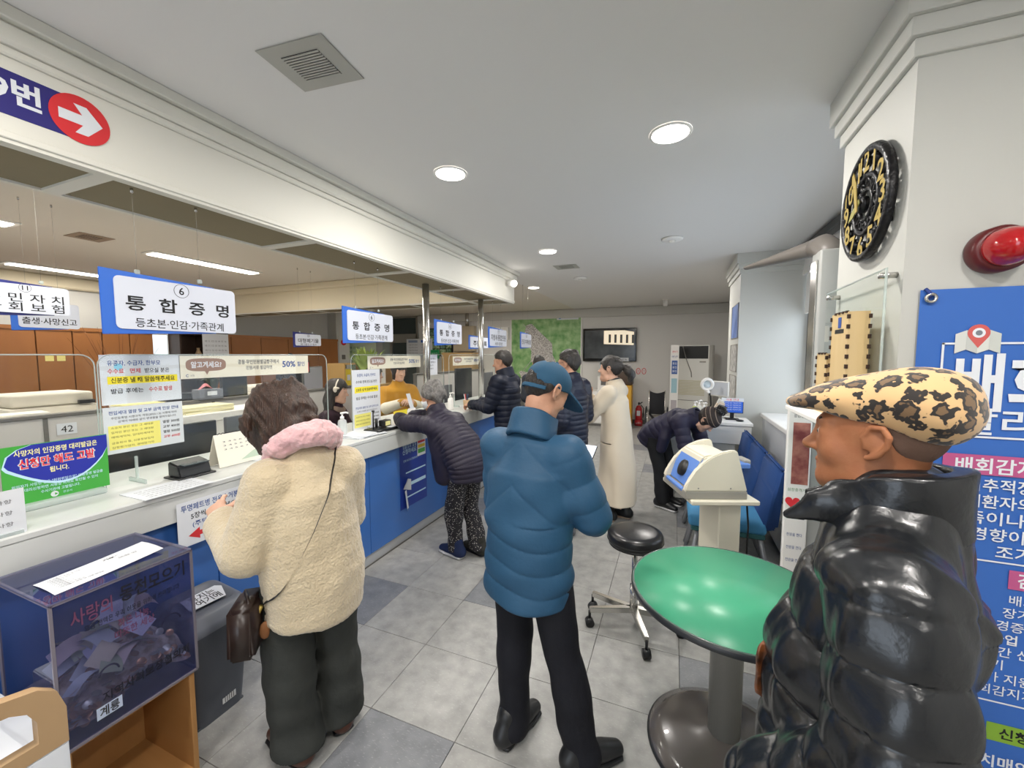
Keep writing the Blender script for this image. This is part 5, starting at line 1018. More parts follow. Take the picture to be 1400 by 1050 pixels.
for k in range(2): d = box('door', (-1.99 + k * .37, 9.335, .08), (-1.63 + k * .37, 9.35, .80), M_white, fw, .003); box('handle', (-1.66 + k * .08, 9.32, .6), (-1.65 + k * .08, 9.336, .7), M_chrome, d)
dp = thing('water_dispenser', 'white water dispenser with a clear bottle on the far cabinet', 'dispenser', (-1.5, 9.65, .82)); box('body', (-1.66, 9.5, .82), (-1.36, 9.8, 1.16), M_white, dp, .01); MB().lathe([(.05, 0), (.12, .04), (.13, .08), (.13, .30), (.1, .34)], 20, c=(-1.51, 9.65, 1.16)).build('bottle', mat('water_pale', '#b9cfda', .1), dp); box('tap_recess', (-1.58, 9.495, .95), (-1.44, 9.505, 1.08), M_cap, dp)
# posters on the left face of the far pillar
for z, h, m, lab in ((2.06, .40, mat('poster_sky', '#7f98cf', .5, var=(3, '#4f6aa8', .2)), 'blue landscape poster high on the far pillar side'), (1.62, .32, mat('poster_grey', '#bcbab6', .6, var=(20, '#8f8d8a', .1)), 'grey notice sheet under the blue poster on far pillar'), (1.24, .34, mat('poster_grey2', '#c4c2bd', .6, var=(18, '#9a9894', .1)), 'lower grey notice sheet on the far pillar side')):
    t = thing('poster', lab, 'poster', (.67, 5.6, z)); quad('sheet', (.678, 5.62, z), .55, h, m, t, '-x', t=.004); MB().tube([(.674, 5.35, z - h / 2), (.674, 5.35, z + h / 2), (.674, 5.89, z + h / 2), (.674, 5.89, z - h / 2)], .006, 5, True).build('frame', M_bpd, t)

# ================================================================== PEOPLE: distance-field modelling
f32 = np.float32
def V3(*a): return np.array(a, dtype=f32)
def smin(a, b, k):
    h = np.clip(.5 + .5 * (b - a) / k, 0, 1); return b + (a - b) * h - k * h * (1 - h)
def smax(a, b, k): return -smin(-a, -b, k)
def wob(P, fr, seed=0, n=5):
    """cheap smooth noise in about -1..1"""
    r = np.random.RandomState(seed); o = np.zeros(len(P), f32)
    for i in range(n):
        d = r.normal(size=3); d = d / np.linalg.norm(d) * fr * r.uniform(.6, 1.5); o += np.sin(P @ d.astype(f32) + f32(r.uniform(0, 6.28)))
    return o / f32(n ** .5 * .9)
def sweep(pts, rx, ry=None, right=(1, 0, 0), quilt=None, cap=1.0):
    """swept ellipse along a polyline; quilt = (period, amplitude[, phase]) puffs across it"""
    pts = [V3(*p) for p in pts]; n = len(pts); rx = list(rx) if hasattr(rx, '__len__') else [rx] * n
    ry = rx if ry is None else (list(ry) if hasattr(ry, '__len__') else [ry] * n)
    R = V3(*right)
    L = [0]
    for a, b in zip(pts, pts[1:]): L.append(L[-1] + float(np.linalg.norm(b - a)))
    round_ = all(abs(a - b) < 1e-6 for a, b in zip(rx, ry))
    def f(P):
        best = None; S = None
        for i in range(n - 1):
            a = pts[i]; ab = pts[i + 1] - a; l = f32(np.linalg.norm(ab)); T = ab / l; w0 = (P - a) @ T; t = np.clip(w0 / l, 0, 1)
            rr = rx[i] + t * f32(rx[i + 1] - rx[i])
            c = P - a - t[:, None] * ab
            if round_: d = np.sqrt((c * c).sum(1)) - rr
            else:
                ss = ry[i] + t * f32(ry[i + 1] - ry[i]); U = R - (R @ T) * T; U = U / np.linalg.norm(U); Vv = np.cross(T, U)
                u = (c @ U) / rr; v = (c @ Vv) / ss; m = np.minimum(rr, ss); w = (w0 - t * l) / (m * f32(cap))
                d = (np.sqrt(u * u + v * v + w * w) - 1) * m
            if quilt is not None:
                s = f32(L[i]) + w0
                if best is None: best = d; S = s
                else:
                    k = d < best; S = np.where(k, s, S); best = np.where(k, d, best)
            else: best = d if best is None else np.minimum(best, d)
        if quilt is not None:
            ph = quilt[2] if len(quilt) > 2 else 0
            best = best - f32(quilt[1]) * (np.abs(np.sin(np.pi * (S / f32(quilt[0]) + f32(ph)))) ** f32(.4) - f32(.65))
        return best
    return f
def ell(c, r, M=None):
    c = V3(*c); r = V3(*r); m = float(min(r)); M = None if M is None else np.array(M, f32)
    def f(P):
        q = P - c
        if M is not None: q = q @ M
        k0 = np.sqrt(((q / r) ** 2).sum(1)); k1 = np.sqrt(((q / (r * r)) ** 2).sum(1)); return k0 * (k0 - 1) / np.maximum(k1, 1e-6)
    return f
def union(fs, k=.02):
    def f(P):
        d = fs[0](P)
        for g in fs[1:]: d = smin(d, g(P), f32(k))
        return d
    return f
def half(p, n):
    """negative on the side n points away from"""
    p = V3(*p); n = V3(*n); n = n / np.linalg.norm(n)
    return lambda P: (P - p) @ n
def cut(f, g, k=.008): return lambda P: smax(f(P), g(P), f32(k))          # keep where g < 0
def sub(f, g, k=.008): return lambda P: smax(f(P), -g(P), f32(k))
def tubeshell(pts, rx, ry, th, right=(1, 0, 0)):
    g = sweep(pts, rx, ry, right, cap=50); T0 = V3(*pts[0]); T1 = V3(*pts[-1]); n0 = (V3(*pts[0]) - V3(*pts[1])); n0 /= np.linalg.norm(n0); n1 = (V3(*pts[-1]) - V3(*pts[-2])); n1 /= np.linalg.norm(n1)
    def f(P):
        d = np.abs(g(P)) - f32(th); return smax(smax(d, (P - T0) @ n0 - f32(th * .3), f32(.008)), (P - T1) @ n1 - f32(th * .3), f32(.008))
    return f
def mesh_sdf(f, lo, hi, h):
    """surface nets on a grid that is only filled near the surface"""
    lo = V3(*lo); hi = V3(*hi); B = 4; n = np.maximum(np.ceil((hi - lo) / (h * B)).astype(int), 1); N = n * B + 1
    cx = [lo[i] + (np.arange(n[i]) + .5) * h * B for i in range(3)]
    C = np.stack(np.meshgrid(*cx, indexing='ij'), -1).reshape(-1, 3).astype(f32); dc = f(C).reshape(n)
    act = np.abs(dc) < h * B * 1.7
    val = np.repeat(np.repeat(np.repeat(dc, B, 0), B, 1), B, 2); val = np.pad(val, ((0, 1),) * 3, mode='edge').astype(f32)
    need = np.zeros(N, bool)
    for dx in (0, 1):
        for dy in (0, 1):
            for dz in (0, 1):
                r = np.repeat(np.repeat(np.repeat(act, B, 0), B, 1), B, 2); need[dx:dx + n[0] * B, dy:dy + n[1] * B, dz:dz + n[2] * B] |= r
    I = np.argwhere(need); P = (lo + I * f32(h)).astype(f32); out = np.empty(len(P), f32)
    for k in range(0, len(P), 400000): out[k:k + 400000] = f(P[k:k + 400000])
    val[need] = out
    val[0], val[-1], val[:, 0], val[:, -1], val[:, :, 0], val[:, :, -1] = (np.maximum(q, h * .3) for q in (val[0], val[-1], val[:, 0], val[:, -1], val[:, :, 0], val[:, :, -1]))
    ins = val < 0
    cnt = sum(ins[a:N[0] - 1 + a, b:N[1] - 1 + b, c:N[2] - 1 + c].astype(np.int8) for a in (0, 1) for b in (0, 1) for c in (0, 1))
    cell = (cnt > 0) & (cnt < 8); ci = np.argwhere(cell); idx = np.full(cell.shape, -1, np.int32); idx[cell] = np.arange(len(ci))
    acc = np.zeros((len(ci), 3), f32); m = np.zeros(len(ci), f32)
    cor = [(a, b, c) for a in (0, 1) for b in (0, 1) for c in (0, 1)]
    for A in cor:
        for ax in range(3):
            if A[ax]: continue
            Bc = list(A); Bc[ax] = 1
            va = val[ci[:, 0] + A[0], ci[:, 1] + A[1], ci[:, 2] + A[2]]; vb = val[ci[:, 0] + Bc[0], ci[:, 1] + Bc[1], ci[:, 2] + Bc[2]]
            x = (va < 0) != (vb < 0); t = np.where(x, va / np.where(x, va - vb, 1), 0)
            p = np.tile(np.array(A, f32), (len(ci), 1)); p[:, ax] = t; acc[x] += p[x]; m[x] += 1
    V = lo + (ci + acc / m[:, None]) * f32(h)
    F = []
    for ax in range(3):
        sl0 = [slice(None)] * 3; sl1 = [slice(None)] * 3; sl0[ax] = slice(0, -1); sl1[ax] = slice(1, None)
        a = ins[tuple(sl0)]; b = ins[tuple(sl1)]; e = np.argwhere(a != b); o1, o2 = [(1, 2), (2, 0), (0, 1)][ax]
        ok = (e[:, o1] > 0) & (e[:, o2] > 0) & (e[:, o1] < N[o1] - 1) & (e[:, o2] < N[o2] - 1); e = e[ok]
        def g(d1, d2):
            q = e.copy(); q[:, o1] -= d1; q[:, o2] -= d2; return idx[q[:, 0], q[:, 1], q[:, 2]]
        q = np.stack([g(1, 1), g(0, 1), g(0, 0), g(1, 0)], 1); fl = ~a[e[:, 0], e[:, 1], e[:, 2]]; q[fl] = q[fl][:, ::-1]; F.append(q)
    F = np.concatenate(F); F = F[(F >= 0).all(1)]
    return V.astype(np.float64), F
def np_mesh(name, parts, m, parent):
    Vs, Fs, off = [], [], 0
    for V, F in parts: Vs.append(V); Fs.append(F + off); off += len(V)
    V = np.concatenate(Vs); F = np.concatenate(Fs); me = bpy.data.meshes.new(name)
    me.vertices.add(len(V)); me.vertices.foreach_set('co', V.ravel()); me.loops.add(F.size); me.loops.foreach_set('vertex_index', F.ravel().astype(np.int32))
    me.polygons.add(len(F)); me.polygons.foreach_set('loop_start', np.arange(0, F.size, 4, dtype=np.int32)); me.polygons.foreach_set('use_smooth', np.ones(len(F), bool))
    me.update(calc_edges=True); me.validate(); me.materials.append(m)
    return link(bpy.data.objects.new(name, me), parent)
def rotm(yaw=0, pitch=0, roll=0):
    """columns = head right, front, up in body coordinates; yaw left +, pitch down +"""
    return np.array((Matrix.Rotation(yaw, 3, 'Z') @ Matrix.Rotation(-pitch, 3, 'X') @ Matrix.Rotation(roll, 3, 'Y')))
class Head:
    """head at c (middle of the skull), turned by M, scaled s"""
    def __init__(s, c, M, k=1.0, male=True):
        s.c = np.array(c, f32); s.M = np.array(M, f32); s.k = k; s.male = male
    def loc(s, P): return ((P - s.c) @ s.M) / f32(s.k)
    def w(s, p): return tuple(s.c + s.M @ (np.array(p, f32) * s.k))
    def wrap(s, f): return lambda P: f(s.loc(P)) * f32(s.k)
    def skull(s): return union([ell((0, -.012, .03), (.075, .096, .088)), ell((0, .03, -.045), (.060, .062, .072))], .03)
    def skin(s):
        j = .004 if s.male else 0
        base = union([ell((0, -.012, .03), (.074, .095, .088)), ell((0, .028, -.04), (.060, .064, .070)), ell((0, .052, -.088), (.036 + j, .036, .030)),
                      sweep([(-.045, .012, -.085), (0, .07, -.097), (.045, .012, -.085)], [.022, .021, .022]), ell((0, .07, .005), (.052, .022, .03))], .022)
        base = union([base, sweep([(-.045, .066, .028), (-.015, .082, .026), (.015, .082, .026), (.045, .066, .028)], .010)], .012)
        for x in (-.032, .032): base = sub(base, ell((x, .100, .008), (.019, .020, .012)), .014)
        lids = [ell((x, .074, .008), (.016, .012, .0115)) for x in (-.032, .032)]
        cheeks = [ell((x, .058, -.028), (.022, .020, .022)) for x in (-.036, .036)]
        base = union([base] + cheeks, .02); base = union([base] + lids, .006)
        nose = union([sweep([(0, .084, .018), (0, .098, -.012), (0, .108, -.026)], [.008, .009, .0125]), ell((-.012, .094, -.030), (.008, .010, .007)), ell((.012, .094, -.030), (.008, .010, .007))], .008)
        base = union([base, nose], .01)
        lips = union([sweep([(-.023, .078, -.061), (-.008, .0895, -.057), (0, .088, -.058), (.008, .0895, -.057), (.023, .078, -.061)], [.003, .0055, .005, .0055, .003]), sweep([(-.021, .078, -.064), (0, .088, -.0695), (.021, .078, -.064)], [.003, .0065, .003])], .003)
        base = union([base, lips], .004)
        ears = []
        for q in (-1, 1):
            rim = sweep([(q * .072, .006, -.012), (q * .077, .010, .010), (q * .083, -.002, .029), (q * .089, -.020, .030), (q * .091, -.029, .014), (q * .087, -.025, -.006), (q * .080, -.012, -.024), (q * .074, .002, -.030)], [.005, .0045, .005, .0055, .0055, .005, .006, .006])
            bowl = ell((q * .077, -.010, .004), (.006, .017, .026)); ears.append(union([rim, bowl], .006))
        return s.wrap(union([base] + ears, .006))
def hand_sdf(wr, mid, M, curl=(.5, .6, .7, .8), thumb=.5, side=1, k=1.0, spread=.08):
    """hand: wr wrist, M columns = (towards thumb, along fingers, back of the hand)"""
    fs = [sweep([(0, .0, 0), (0, .045, 0), (0, .085, .002)], [.024, .036, .040], [.015, .014, .012])]
    fi = []
    for i, (x, ln, r) in enumerate(((.029, .070, .0092), (.010, .078, .0096), (-.010, .073, .0092), (-.028, .058, .0082))):
        p = np.array([x, .086 - abs(x - .005) * .2, .0]); a = 0; P = [p]
        sp = (x / .03) * spread
        for q, (l, c) in enumerate(((.45, .8), (.32, 1.1), (.25, .8))):
            a += curl[i] * c; d = np.array([math.sin(sp) * math.cos(a), math.cos(sp) * math.cos(a), -math.sin(a)]); p = p + d * ln * l; P.append(p)
        fi.append(sweep([P[0] * .6 + np.array([0, .02, 0]) * .4] + P, [r * 1.15, r * 1.08, r, r * .92, r * .8]))
    t0 = np.array([.022, .025, -.004]); d1 = np.array([math.sin(.9) * 1.0, math.cos(.9), -.25 - thumb * .5]); d1 /= np.linalg.norm(d1); d2 = np.array([math.sin(.9 - thumb), math.cos(.9 - thumb), -.3 - thumb * .4]); d2 /= np.linalg.norm(d2)
    th = sweep([t0, t0 + d1 * .035, t0 + d1 * .05 + d2 * .02, t0 + d1 * .05 + d2 * .045], [.015, .012, .0105, .009])
    hd = union([union(fs + [th], .012)] + fi, .0045)
    c = np.array(wr, f32); M = np.array(M, f32)
    def f(P):
        q = (P - c) @ M / f32(k)
        if side < 0: q = q * V3(-1, 1, 1)
        return hd(q) * f32(k)
    return f
def basis(along, back):
    """hand basis from finger direction and back-of-hand direction (columns thumb side, along, back)"""
    a = Vector(along).normalized(); b = Vector(back); b = (b - a * b.dot(a)).normalized(); t = a.cross(b)
    return np.array(((t.x, a.x, b.x), (t.y, a.y, b.y), (t.z, a.z, b.z)))
SKIN = mat('skin', '#c79a80', .5, var=(30, '#bb8a70', .3), bump=(180, .06), spec=.35); SKIN_T = mat('skin_tan', '#a8714e', .5, var=(30, '#985f40', .3), bump=(180, .06), spec=.35); SKIN_P = mat('skin_pale', '#d8ae96', .5, var=(30, '#cda088', .3), bump=(180, .05), spec=.35)
M_eye = mat('eye_white', '#dcd8d2', .2); M_iris = mat('iris', '#20140e', .15); M_brow = mat('brow_hair', '#241d1a', .8); M_lip = mat('lip', '#a9665c', .45)
def hairmat(n, a, b, st=(40, 40, 6)): return mat(n, a, .42, var=(2.2, b, .25), bump=(4, 1.0, 6), stretch=st, spec=.6, bdist=.010)
HAIR = hairmat('hair_black', '#17130f', '#2c241e'); HAIR_B = hairmat('hair_brown', '#21150e', '#4a301f'); HAIR_G = hairmat('hair_grey', '#4a4744', '#8b8783', (30, 30, 20))
class Person:
    def __init__(s, label, loc, face, head, skin=SKIN, headM=None, hk=1.0, male=True, body=None, arms=None, hands=(), legs=None, lo_res=True, fine=.0042, neck=None, neck_r=.052):
        """loc x,y; face = facing direction; coordinates below are local: x right, y front, z up.
        body = spine points, arms = {'l': [shoulder, elbow, wrist], 'r': ...}, legs alike [hip, knee, ankle]"""
        rz = math.atan2(-face[0], face[1])
        s.H = Head(head, headM if headM is not None else rotm(), hk, male); s.body = body; s.arms = arms or {}; s.legs = legs or {}
        o_parts = []
        hc = np.array(head); R = .17 * hk
        nb = np.array(body[-1]); nk = sweep([tuple(nb - np.array([0, 0, .05])), s.H.w((0, -.018, -.055)), s.H.w((0, -.012, .0))], [neck_r * 1.0, neck_r, neck_r * .9])
        hf = union([s.H.skin(), nk], .02); lo = np.minimum(hc - R, nb - .08); hi = np.maximum(hc + R, nb + .08)
        o_parts.append(mesh_sdf(hf, lo, hi, fine))
        bs = [sweep(body[:-1] + [tuple(np.array(body[-1]) - np.array([0, 0, .06]))], [.12, .10, .11, .05][:len(body)] if len(body) == 4 else .11, [.09, .085, .095, .07][:len(body)] if len(body) == 4 else .09)]
        for a in s.arms.values(): bs.append(sweep(a, [.045, .036, .025]))
        for a in s.legs.values(): bs.append(sweep(a, [.075, .05, .036]))
        allp = np.array([p for q in [body] + list(s.arms.values()) + list(s.legs.values()) for p in q]); o_parts.append(mesh_sdf(union(bs, .05), allp.min(0) - .16, allp.max(0) + .16, .02))
        for h in hands:
            c = np.array(h['wr']); o_parts.append(mesh_sdf(hand_sdf(**h), c - .21, c + .21, .003))
        s.o = np_mesh('person', o_parts, skin, None); s.o.location = (loc[0], loc[1], loc[2] if len(loc) > 2 else 0); s.o.rotation_euler = (0, 0, rz); WL[s.o.name] = Vector((loc[0], loc[1], 0))
        tag(s.o, label, 'person')
    def part(s, name, f, lo, hi, h, m, label=None):
        o = np_mesh(name, [mesh_sdf(f, lo, hi, h)], m, s.o)
        if label: o['label'] = label
        return o
    def face(s, lips=True, brow=M_brow):
        for x in (-.032, .032):
            mb = MB(); mb.sphere(s.H.w((x, .0745, .008)), .0125 * s.H.k, 14); e = mb.build('eye', M_eye, s.o, True)
            MB().sphere(s.H.w((x, .0835, .0075)), .0052 * s.H.k, 10).build('iris', M_iris, e, True)
            MB().tube([s.H.w((x + q * .02, .082 - .010 * abs(q) ** 2 - (.006 if q * x > 0 else 0), .030 + .004 * (1 - q * q))) for q in (-1, -.5, 0, .5, 1)], [.002, .0035, .004, .0035, .0015], 6).build('eyebrow', brow, s.o, True)
        if lips: MB().tube([s.H.w((x, .0895 - x * x * 14, -.0635)) for x in (-.02, -.01, 0, .01, .02)], [.0015, .0045, .005, .0045, .0015], 6).build('lips', M_lip, s.o, True)
    def hair(s, hairline, off=.012, m=HAIR, name='hair', extra=(), noise=.004, nf=55, h=.005, k=.012, grow=None):
        """hairline(P local) > 0 where there is no hair"""
        sk = s.H.skull()
        def f(P):
            q = s.H.loc(P); d = sk(q) - f32(off) - (grow(q) if grow else 0)
            d = d - f32(noise) * wob(q * V3(1, 1, .35), nf, 3) - f32(noise * .6) * wob(q * V3(1, 1, .3), nf * 2.3, 5)
            d = smax(d, hairline(q) + f32(.004) * wob(q, 160, 8), f32(k))
            return d * f32(s.H.k)
        g = union([f] + list(extra), .02) if extra else f
        c = s.H.c; return s.part(name, g, c - .24, c + .24, h, m)
def hl_short(q):
    """short men's hair: above the ears, to the nape"""
    y = q[:, 1]; z = np.interp(y, [-.2, -.075, -.04, -.012, .012, .045, .07, .1], [-.085, -.075, -.03, .030, .040, .045, .075, .085]).astype(f32)
    return (z - q[:, 2]) * f32(.8)
def yoke(p, r=.072, rm=.088, dz=-.045, fwd=0):
    """cloth over the shoulders up to the neck"""
    a = [np.array(v[0]) for v in p.arms.values()]; n = np.array(p.body[-1]) + np.array([0, fwd, dz])
    return union([sweep([tuple(a[0]), tuple(a[0] * .45 + n * .55 + np.array([0, 0, -.008])), tuple(n), tuple(a[1] * .45 + n * .55 + np.array([0, 0, -.008])), tuple(a[1])], [r, r * .98, rm, r * .98, r]), sweep([tuple(n), tuple(n + (np.array(p.H.c) - n) * .22)], [rm, rm * .86])], .03)
def jacket(p, m, name='jacket', torso=None, sl=None, hem=None, quilt=None, squilt=None, h=.0065, k=.045, cuts=(), fold=.004, ff=22, seed=1, right=(1, 0, 0), sleeves=True, add=()):
    """torso = (points, rx, ry); sl = sleeve radii"""
    fs = [sweep(torso[0], torso[1], torso[2], right, quilt, cap=.6)]; yk = yoke(p, sl[0] * .88)
    aa = list(p.arms.values()) if sleeves else []
    arms = [sweep(a, sl, None, right, squilt) for a in aa]
    def f(P):
        d = fs[0](P)
        for g in cuts: d = smax(d, g(P), f32(.012))
        d = smin(d, yk(P), f32(.05))
        for g in arms: d = smin(d, g(P), f32(k))
        for g in add: d = smin(d, g(P), f32(.02))
        return d - f32(fold) * wob(P, ff, seed) - f32(fold * .5) * wob(P, ff * 2.4, seed + 9)
    pts = np.array(list(torso[0]) + [q for a in aa for q in a] + [p.body[-1]]); r = max(max(torso[1]), max(torso[2])) + .06
    return p.part(name, f, pts.min(0) - r, pts.max(0) + r, h, m)
def trousers(p, m, rad, pelvis=(.16, .115), h=.008, fold=.006, seed=2, name='trousers', bottom=.02, top=None):
    """rad = hip, knee, hem radii"""
    ls = list(p.legs.values()); hipc = (np.array(ls[0][0]) + np.array(ls[1][0])) / 2
    legs = [sweep([a[0], a[1], (a[2][0], a[2][1], a[2][2])], rad) for a in ls]
    pel = ell(tuple(hipc + np.array([0, -.01, .05])), (pelvis[0], pelvis[1], .13))
    def f(P):
        d = smin(legs[0](P), legs[1](P), f32(.012)); d = smin(d, pel(P), f32(.05))
        q = P * V3(1, 1, 1.1); amp = f32(fold * .75) * (1 + .8 * np.clip((f32(.5) - P[:, 2]) * 2.5, 0, 1))
        d = d - amp * wob(q, 16, seed) - amp * f32(.4) * wob(q, 38, seed + 3)
        return smax(d, f32(bottom) - P[:, 2], f32(.006))
    pts = np.array([q for a in ls for q in a]); r = max(rad) + .08
    return p.part(name, f, pts.min(0) - r, pts.max(0) + np.array([r, r, .2]), h, m)
def shoe(p, ankle, d, m, sole=None, ln=.27, k=1.0, name='shoe', z0=.0, sm=None):
    """shoe pointing along d (2-D) under the ankle"""
    d = np.array(d, f32); d = d / np.linalg.norm(d); a = np.array(ankle, f32); r = np.array([d[1], -d[0]])
    w = lambda u, v, z: (a[0] + d[0] * u + r[0] * v, a[1] + d[1] * u + r[1] * v, z0 + z)
    up = union([sweep([w(-.065, 0, .05), w(.0, 0, .055), w(.09, .004, .045), w(.155, .006, .034)], [.040, .043, .044, .034], [.044, .05, .036, .026], (r[0], r[1], 0)), sweep([w(-.04, 0, .05), w(-.03, 0, .12)], .043)], .03)
    up = cut(up, half((0, 0, z0 + .018), (0, 0, -1)), .004)
    sl = sweep([w(-.07, 0, .012), w(.0, 0, .012), w(.09, .004, .012), w(.16, .006, .012)], [.043, .044, .050, .040], [.013] * 4, (r[0], r[1], 0)); sl = cut(sl, half((0, 0, z0 + .001), (0, 0, -1)), .003)
    lo = a - .27; hi = a + .27; lo[2] = z0 - .02; hi[2] = z0 + .2
    o = p.part(name, up, lo, hi, .006, m); s_ = np_mesh('sole', [mesh_sdf(sl, lo, hi, .006)], sm or M_black, o); return o
def collar(p, pts, rx, ry, th, m, h=.005, name='collar', right=(1, 0, 0), fold=.002):
    g = tubeshell(pts, rx, ry, th, right); a = np.array(pts); r = max(max(rx), max(ry)) + .05
    return p.part(name, lambda P: g(P) - f32(fold) * wob(P, 45, 4), a.min(0) - r, a.max(0) + r, h, m)
from mathutils.bvhtree import BVHTree
def bvh(o): return BVHTree.FromPolygons([v.co.copy() for v in o.data.vertices], [list(p.vertices) for p in o.data.polygons])
def clothm(n, a, b=None, rough=.7, bump=(120, .15), sheen=0, spec=.3, var=6, **kw): return mat(n, a, rough, bump=bump, var=(var, b or a, .3), sheen=sheen, spec=spec, **kw)
def bangs(front, side, back):
    """hairline for longer hair: z below which each zone ends (front, side, back)"""
    def g(q):
        y = q[:, 1]; z = np.interp(y, [-.2, -.06, -.02, .03, .07, .1], [back, back, side, side, front, front]).astype(f32); return (z - q[:, 2]) * f32(.8)
    return g

# ---- man in the blue padded jacket and cap, middle of the picture ----
p = Person('man in blue padded jacket and blue cap standing with his back to the camera', (-.545, 1.55), (.20, .98), (.035, .075, 1.505), headM=rotm(-.42, .50), hk=.98,
           body=[(0, 0, .84), (0, -.01, 1.0), (0, .0, 1.18), (0, .02, 1.34)],
           arms={'l': [(-.165, .02, 1.255), (-.205, .08, 1.0), (-.02, .27, 1.10)], 'r': [(.165, .02, 1.255), (.255, .06, 1.02), (.12, .28, 1.10)]},
           legs={'l': [(-.085, 0, .78), (-.075, .01, .43), (-.06, -.04, .07)], 'r': [(.085, 0, .78), (.16, .0, .43), (.25, .01, .07)]},
           hands=[dict(wr=(.105, .30, 1.11), mid=None, M=basis((-.35, .75, .45), (.75, .2, .3)), curl=(.7, .7, .75, .8), side=-1), dict(wr=(-.02, .27, 1.10), mid=None, M=basis((.5, .8, .3), (-.4, .1, .9)), side=1)])
M_bj = clothm('blue_jacket', '#2a516f', '#264b68', .55, (60, .12), var=4)
M_bjd = clothm('blue_jacket_dark', '#1b3d5e', '#193a58', .55, (60, .12))
s0 = np.array([-.02, .05, 1.0])
def chev(P):   # diagonal seams of the upper back, straight bands lower down
    up = np.abs(np.sin(np.pi * (P[:, 2] * 1.0 + np.abs(P[:, 0]) * .9) / .165)); lo = np.abs(np.sin(np.pi * (P[:, 2] + .018 * np.sin(P[:, 0] * 14)) / .092))
    return np.where(P[:, 2] > 1.0, up, lo)
bt_torso = sweep([(0, -.015, .62), (0, -.015, .80), (0, -.01, 1.0), (0, 0, 1.17), (0, .01, 1.285)], [.196, .192, .19, .185, .11], [.142, .14, .14, .132, .08], cap=.5); byk = yoke(p, .07)
ar = [sweep(a, [.082, .075, .056], None, (1, 0, 0), (.105, .007)) for a in p.arms.values()]
def bjf(P):
    d = bt_torso(P) - f32(.009) * (chev(P) ** f32(.35) - f32(.7)); d = smax(d, f32(.655) - P[:, 2], f32(.015))
    d = smin(d, byk(P), f32(.05))
    for g in ar: d = smin(d, g(P), f32(.035))
    return d - f32(.0035) * wob(P * V3(1, 1, 1.6), 26, 2)
p.part('jacket', bjf, (-.42, -.26, .6), (.42, .42, 1.44), .0055, M_bj)
collar(p, [(0, .0, 1.315), (0, .045, 1.405)], [.092, .085], [.088, .082], .013, M_bj)
trousers(p, clothm('navy_trousers', '#101118', '#14151d', .75), [.098, .078, .072], (.155, .12), bottom=.035)
shoe(p, p.legs['l'][2], (.1, .99), M_black, ln=.27); shoe(p, p.legs['r'][2], (.6, .8), M_black)
capline = lambda q: np.interp(q[:, 1], [-.12, -.05, .05, .11], [-.018, -.012, .022, .035]).astype(f32)
p.hair(lambda q: np.maximum(hl_short(q), np.where((np.abs(q[:, 0]) < .036) & (q[:, 1] < -.05), f32(-1), q[:, 2] - capline(q) - f32(.035))), .009, HAIR, noise=.0025, nf=90)
H = p.H; M_cap = clothm('cap_blue', '#2b536f', '#274c66', .75, (200, .12))
def capf(P):
    q = H.loc(P); d = ell((0, -.006, .045), (.088, .108, .086))(q)
    d = smax(d, np.interp(q[:, 1], [-.12, -.05, .05, .11], [-.018, -.012, .022, .035]).astype(f32) - q[:, 2], f32(.006))
    d = smax(d, -ell((0, -.115, .0), (.033, .06, .036))(q), f32(.006)); d = smax(d, -ell((0, -.004, .025), (.079, .100, .088))(q), f32(.003))
    d = np.minimum(d, np.maximum(np.abs(np.sqrt((q[:, 0] / .082) ** 2 + ((q[:, 1] + .006) / .104) ** 2) - 1) * f32(.08) - f32(.004), np.abs(q[:, 2] + .014 - (q[:, 1] + .1) * .18) - f32(.009)) + np.where(q[:, 1] > -.06, f32(.05), f32(0)))
    q2 = q - V3(0, .125, .028); bill = np.maximum(np.abs(q2[:, 2] + 2.6 * q[:, 0] ** 2 + .35 * (q2[:, 1])) - f32(.005), (np.sqrt((q2[:, 0] / .078) ** 2 + (q2[:, 1] / .085) ** 2) - 1) * f32(.07)); bill = np.maximum(bill, f32(-.055) - q2[:, 1])
    return smin(d, bill, f32(.006)) * f32(H.k)
p.part('cap', capf, H.c - .23, H.c + .23, .004, M_cap)
MB().sphere(H.w((0, -.006, .132)), .008, 10).build('cap_button', M_cap, p.o, True)
# phone in his hands
WLp = lambda p, q: tuple(Matrix.Translation(p.o.location) @ Matrix.Rotation(p.o.rotation_euler.z, 4, 'Z') @ Vector(q))
def held(name, lab, cat, p, c):
    t = thing(name, lab, cat, WLp(p, c), p.o.rotation_euler.z); return t
t = held('smartphone', 'black smartphone with lit screen held by the blue jacket man', 'phone', p, (.085, .39, 1.165)); PM = Matrix.Rotation(-.9, 4, 'X') @ Matrix.Rotation(.0, 4, 'Z')
MB().cbox((0, 0, 0), (.074, .008, .150), .004, M=PM).build('case', M_black, t, True); MB().cbox((0, -.0045, 0), (.068, .001, .142), M=PM).build('screen', mat('phone_screen', '#dfe6f2', .2, emit=('#dfe8f8', .35)), t, True)

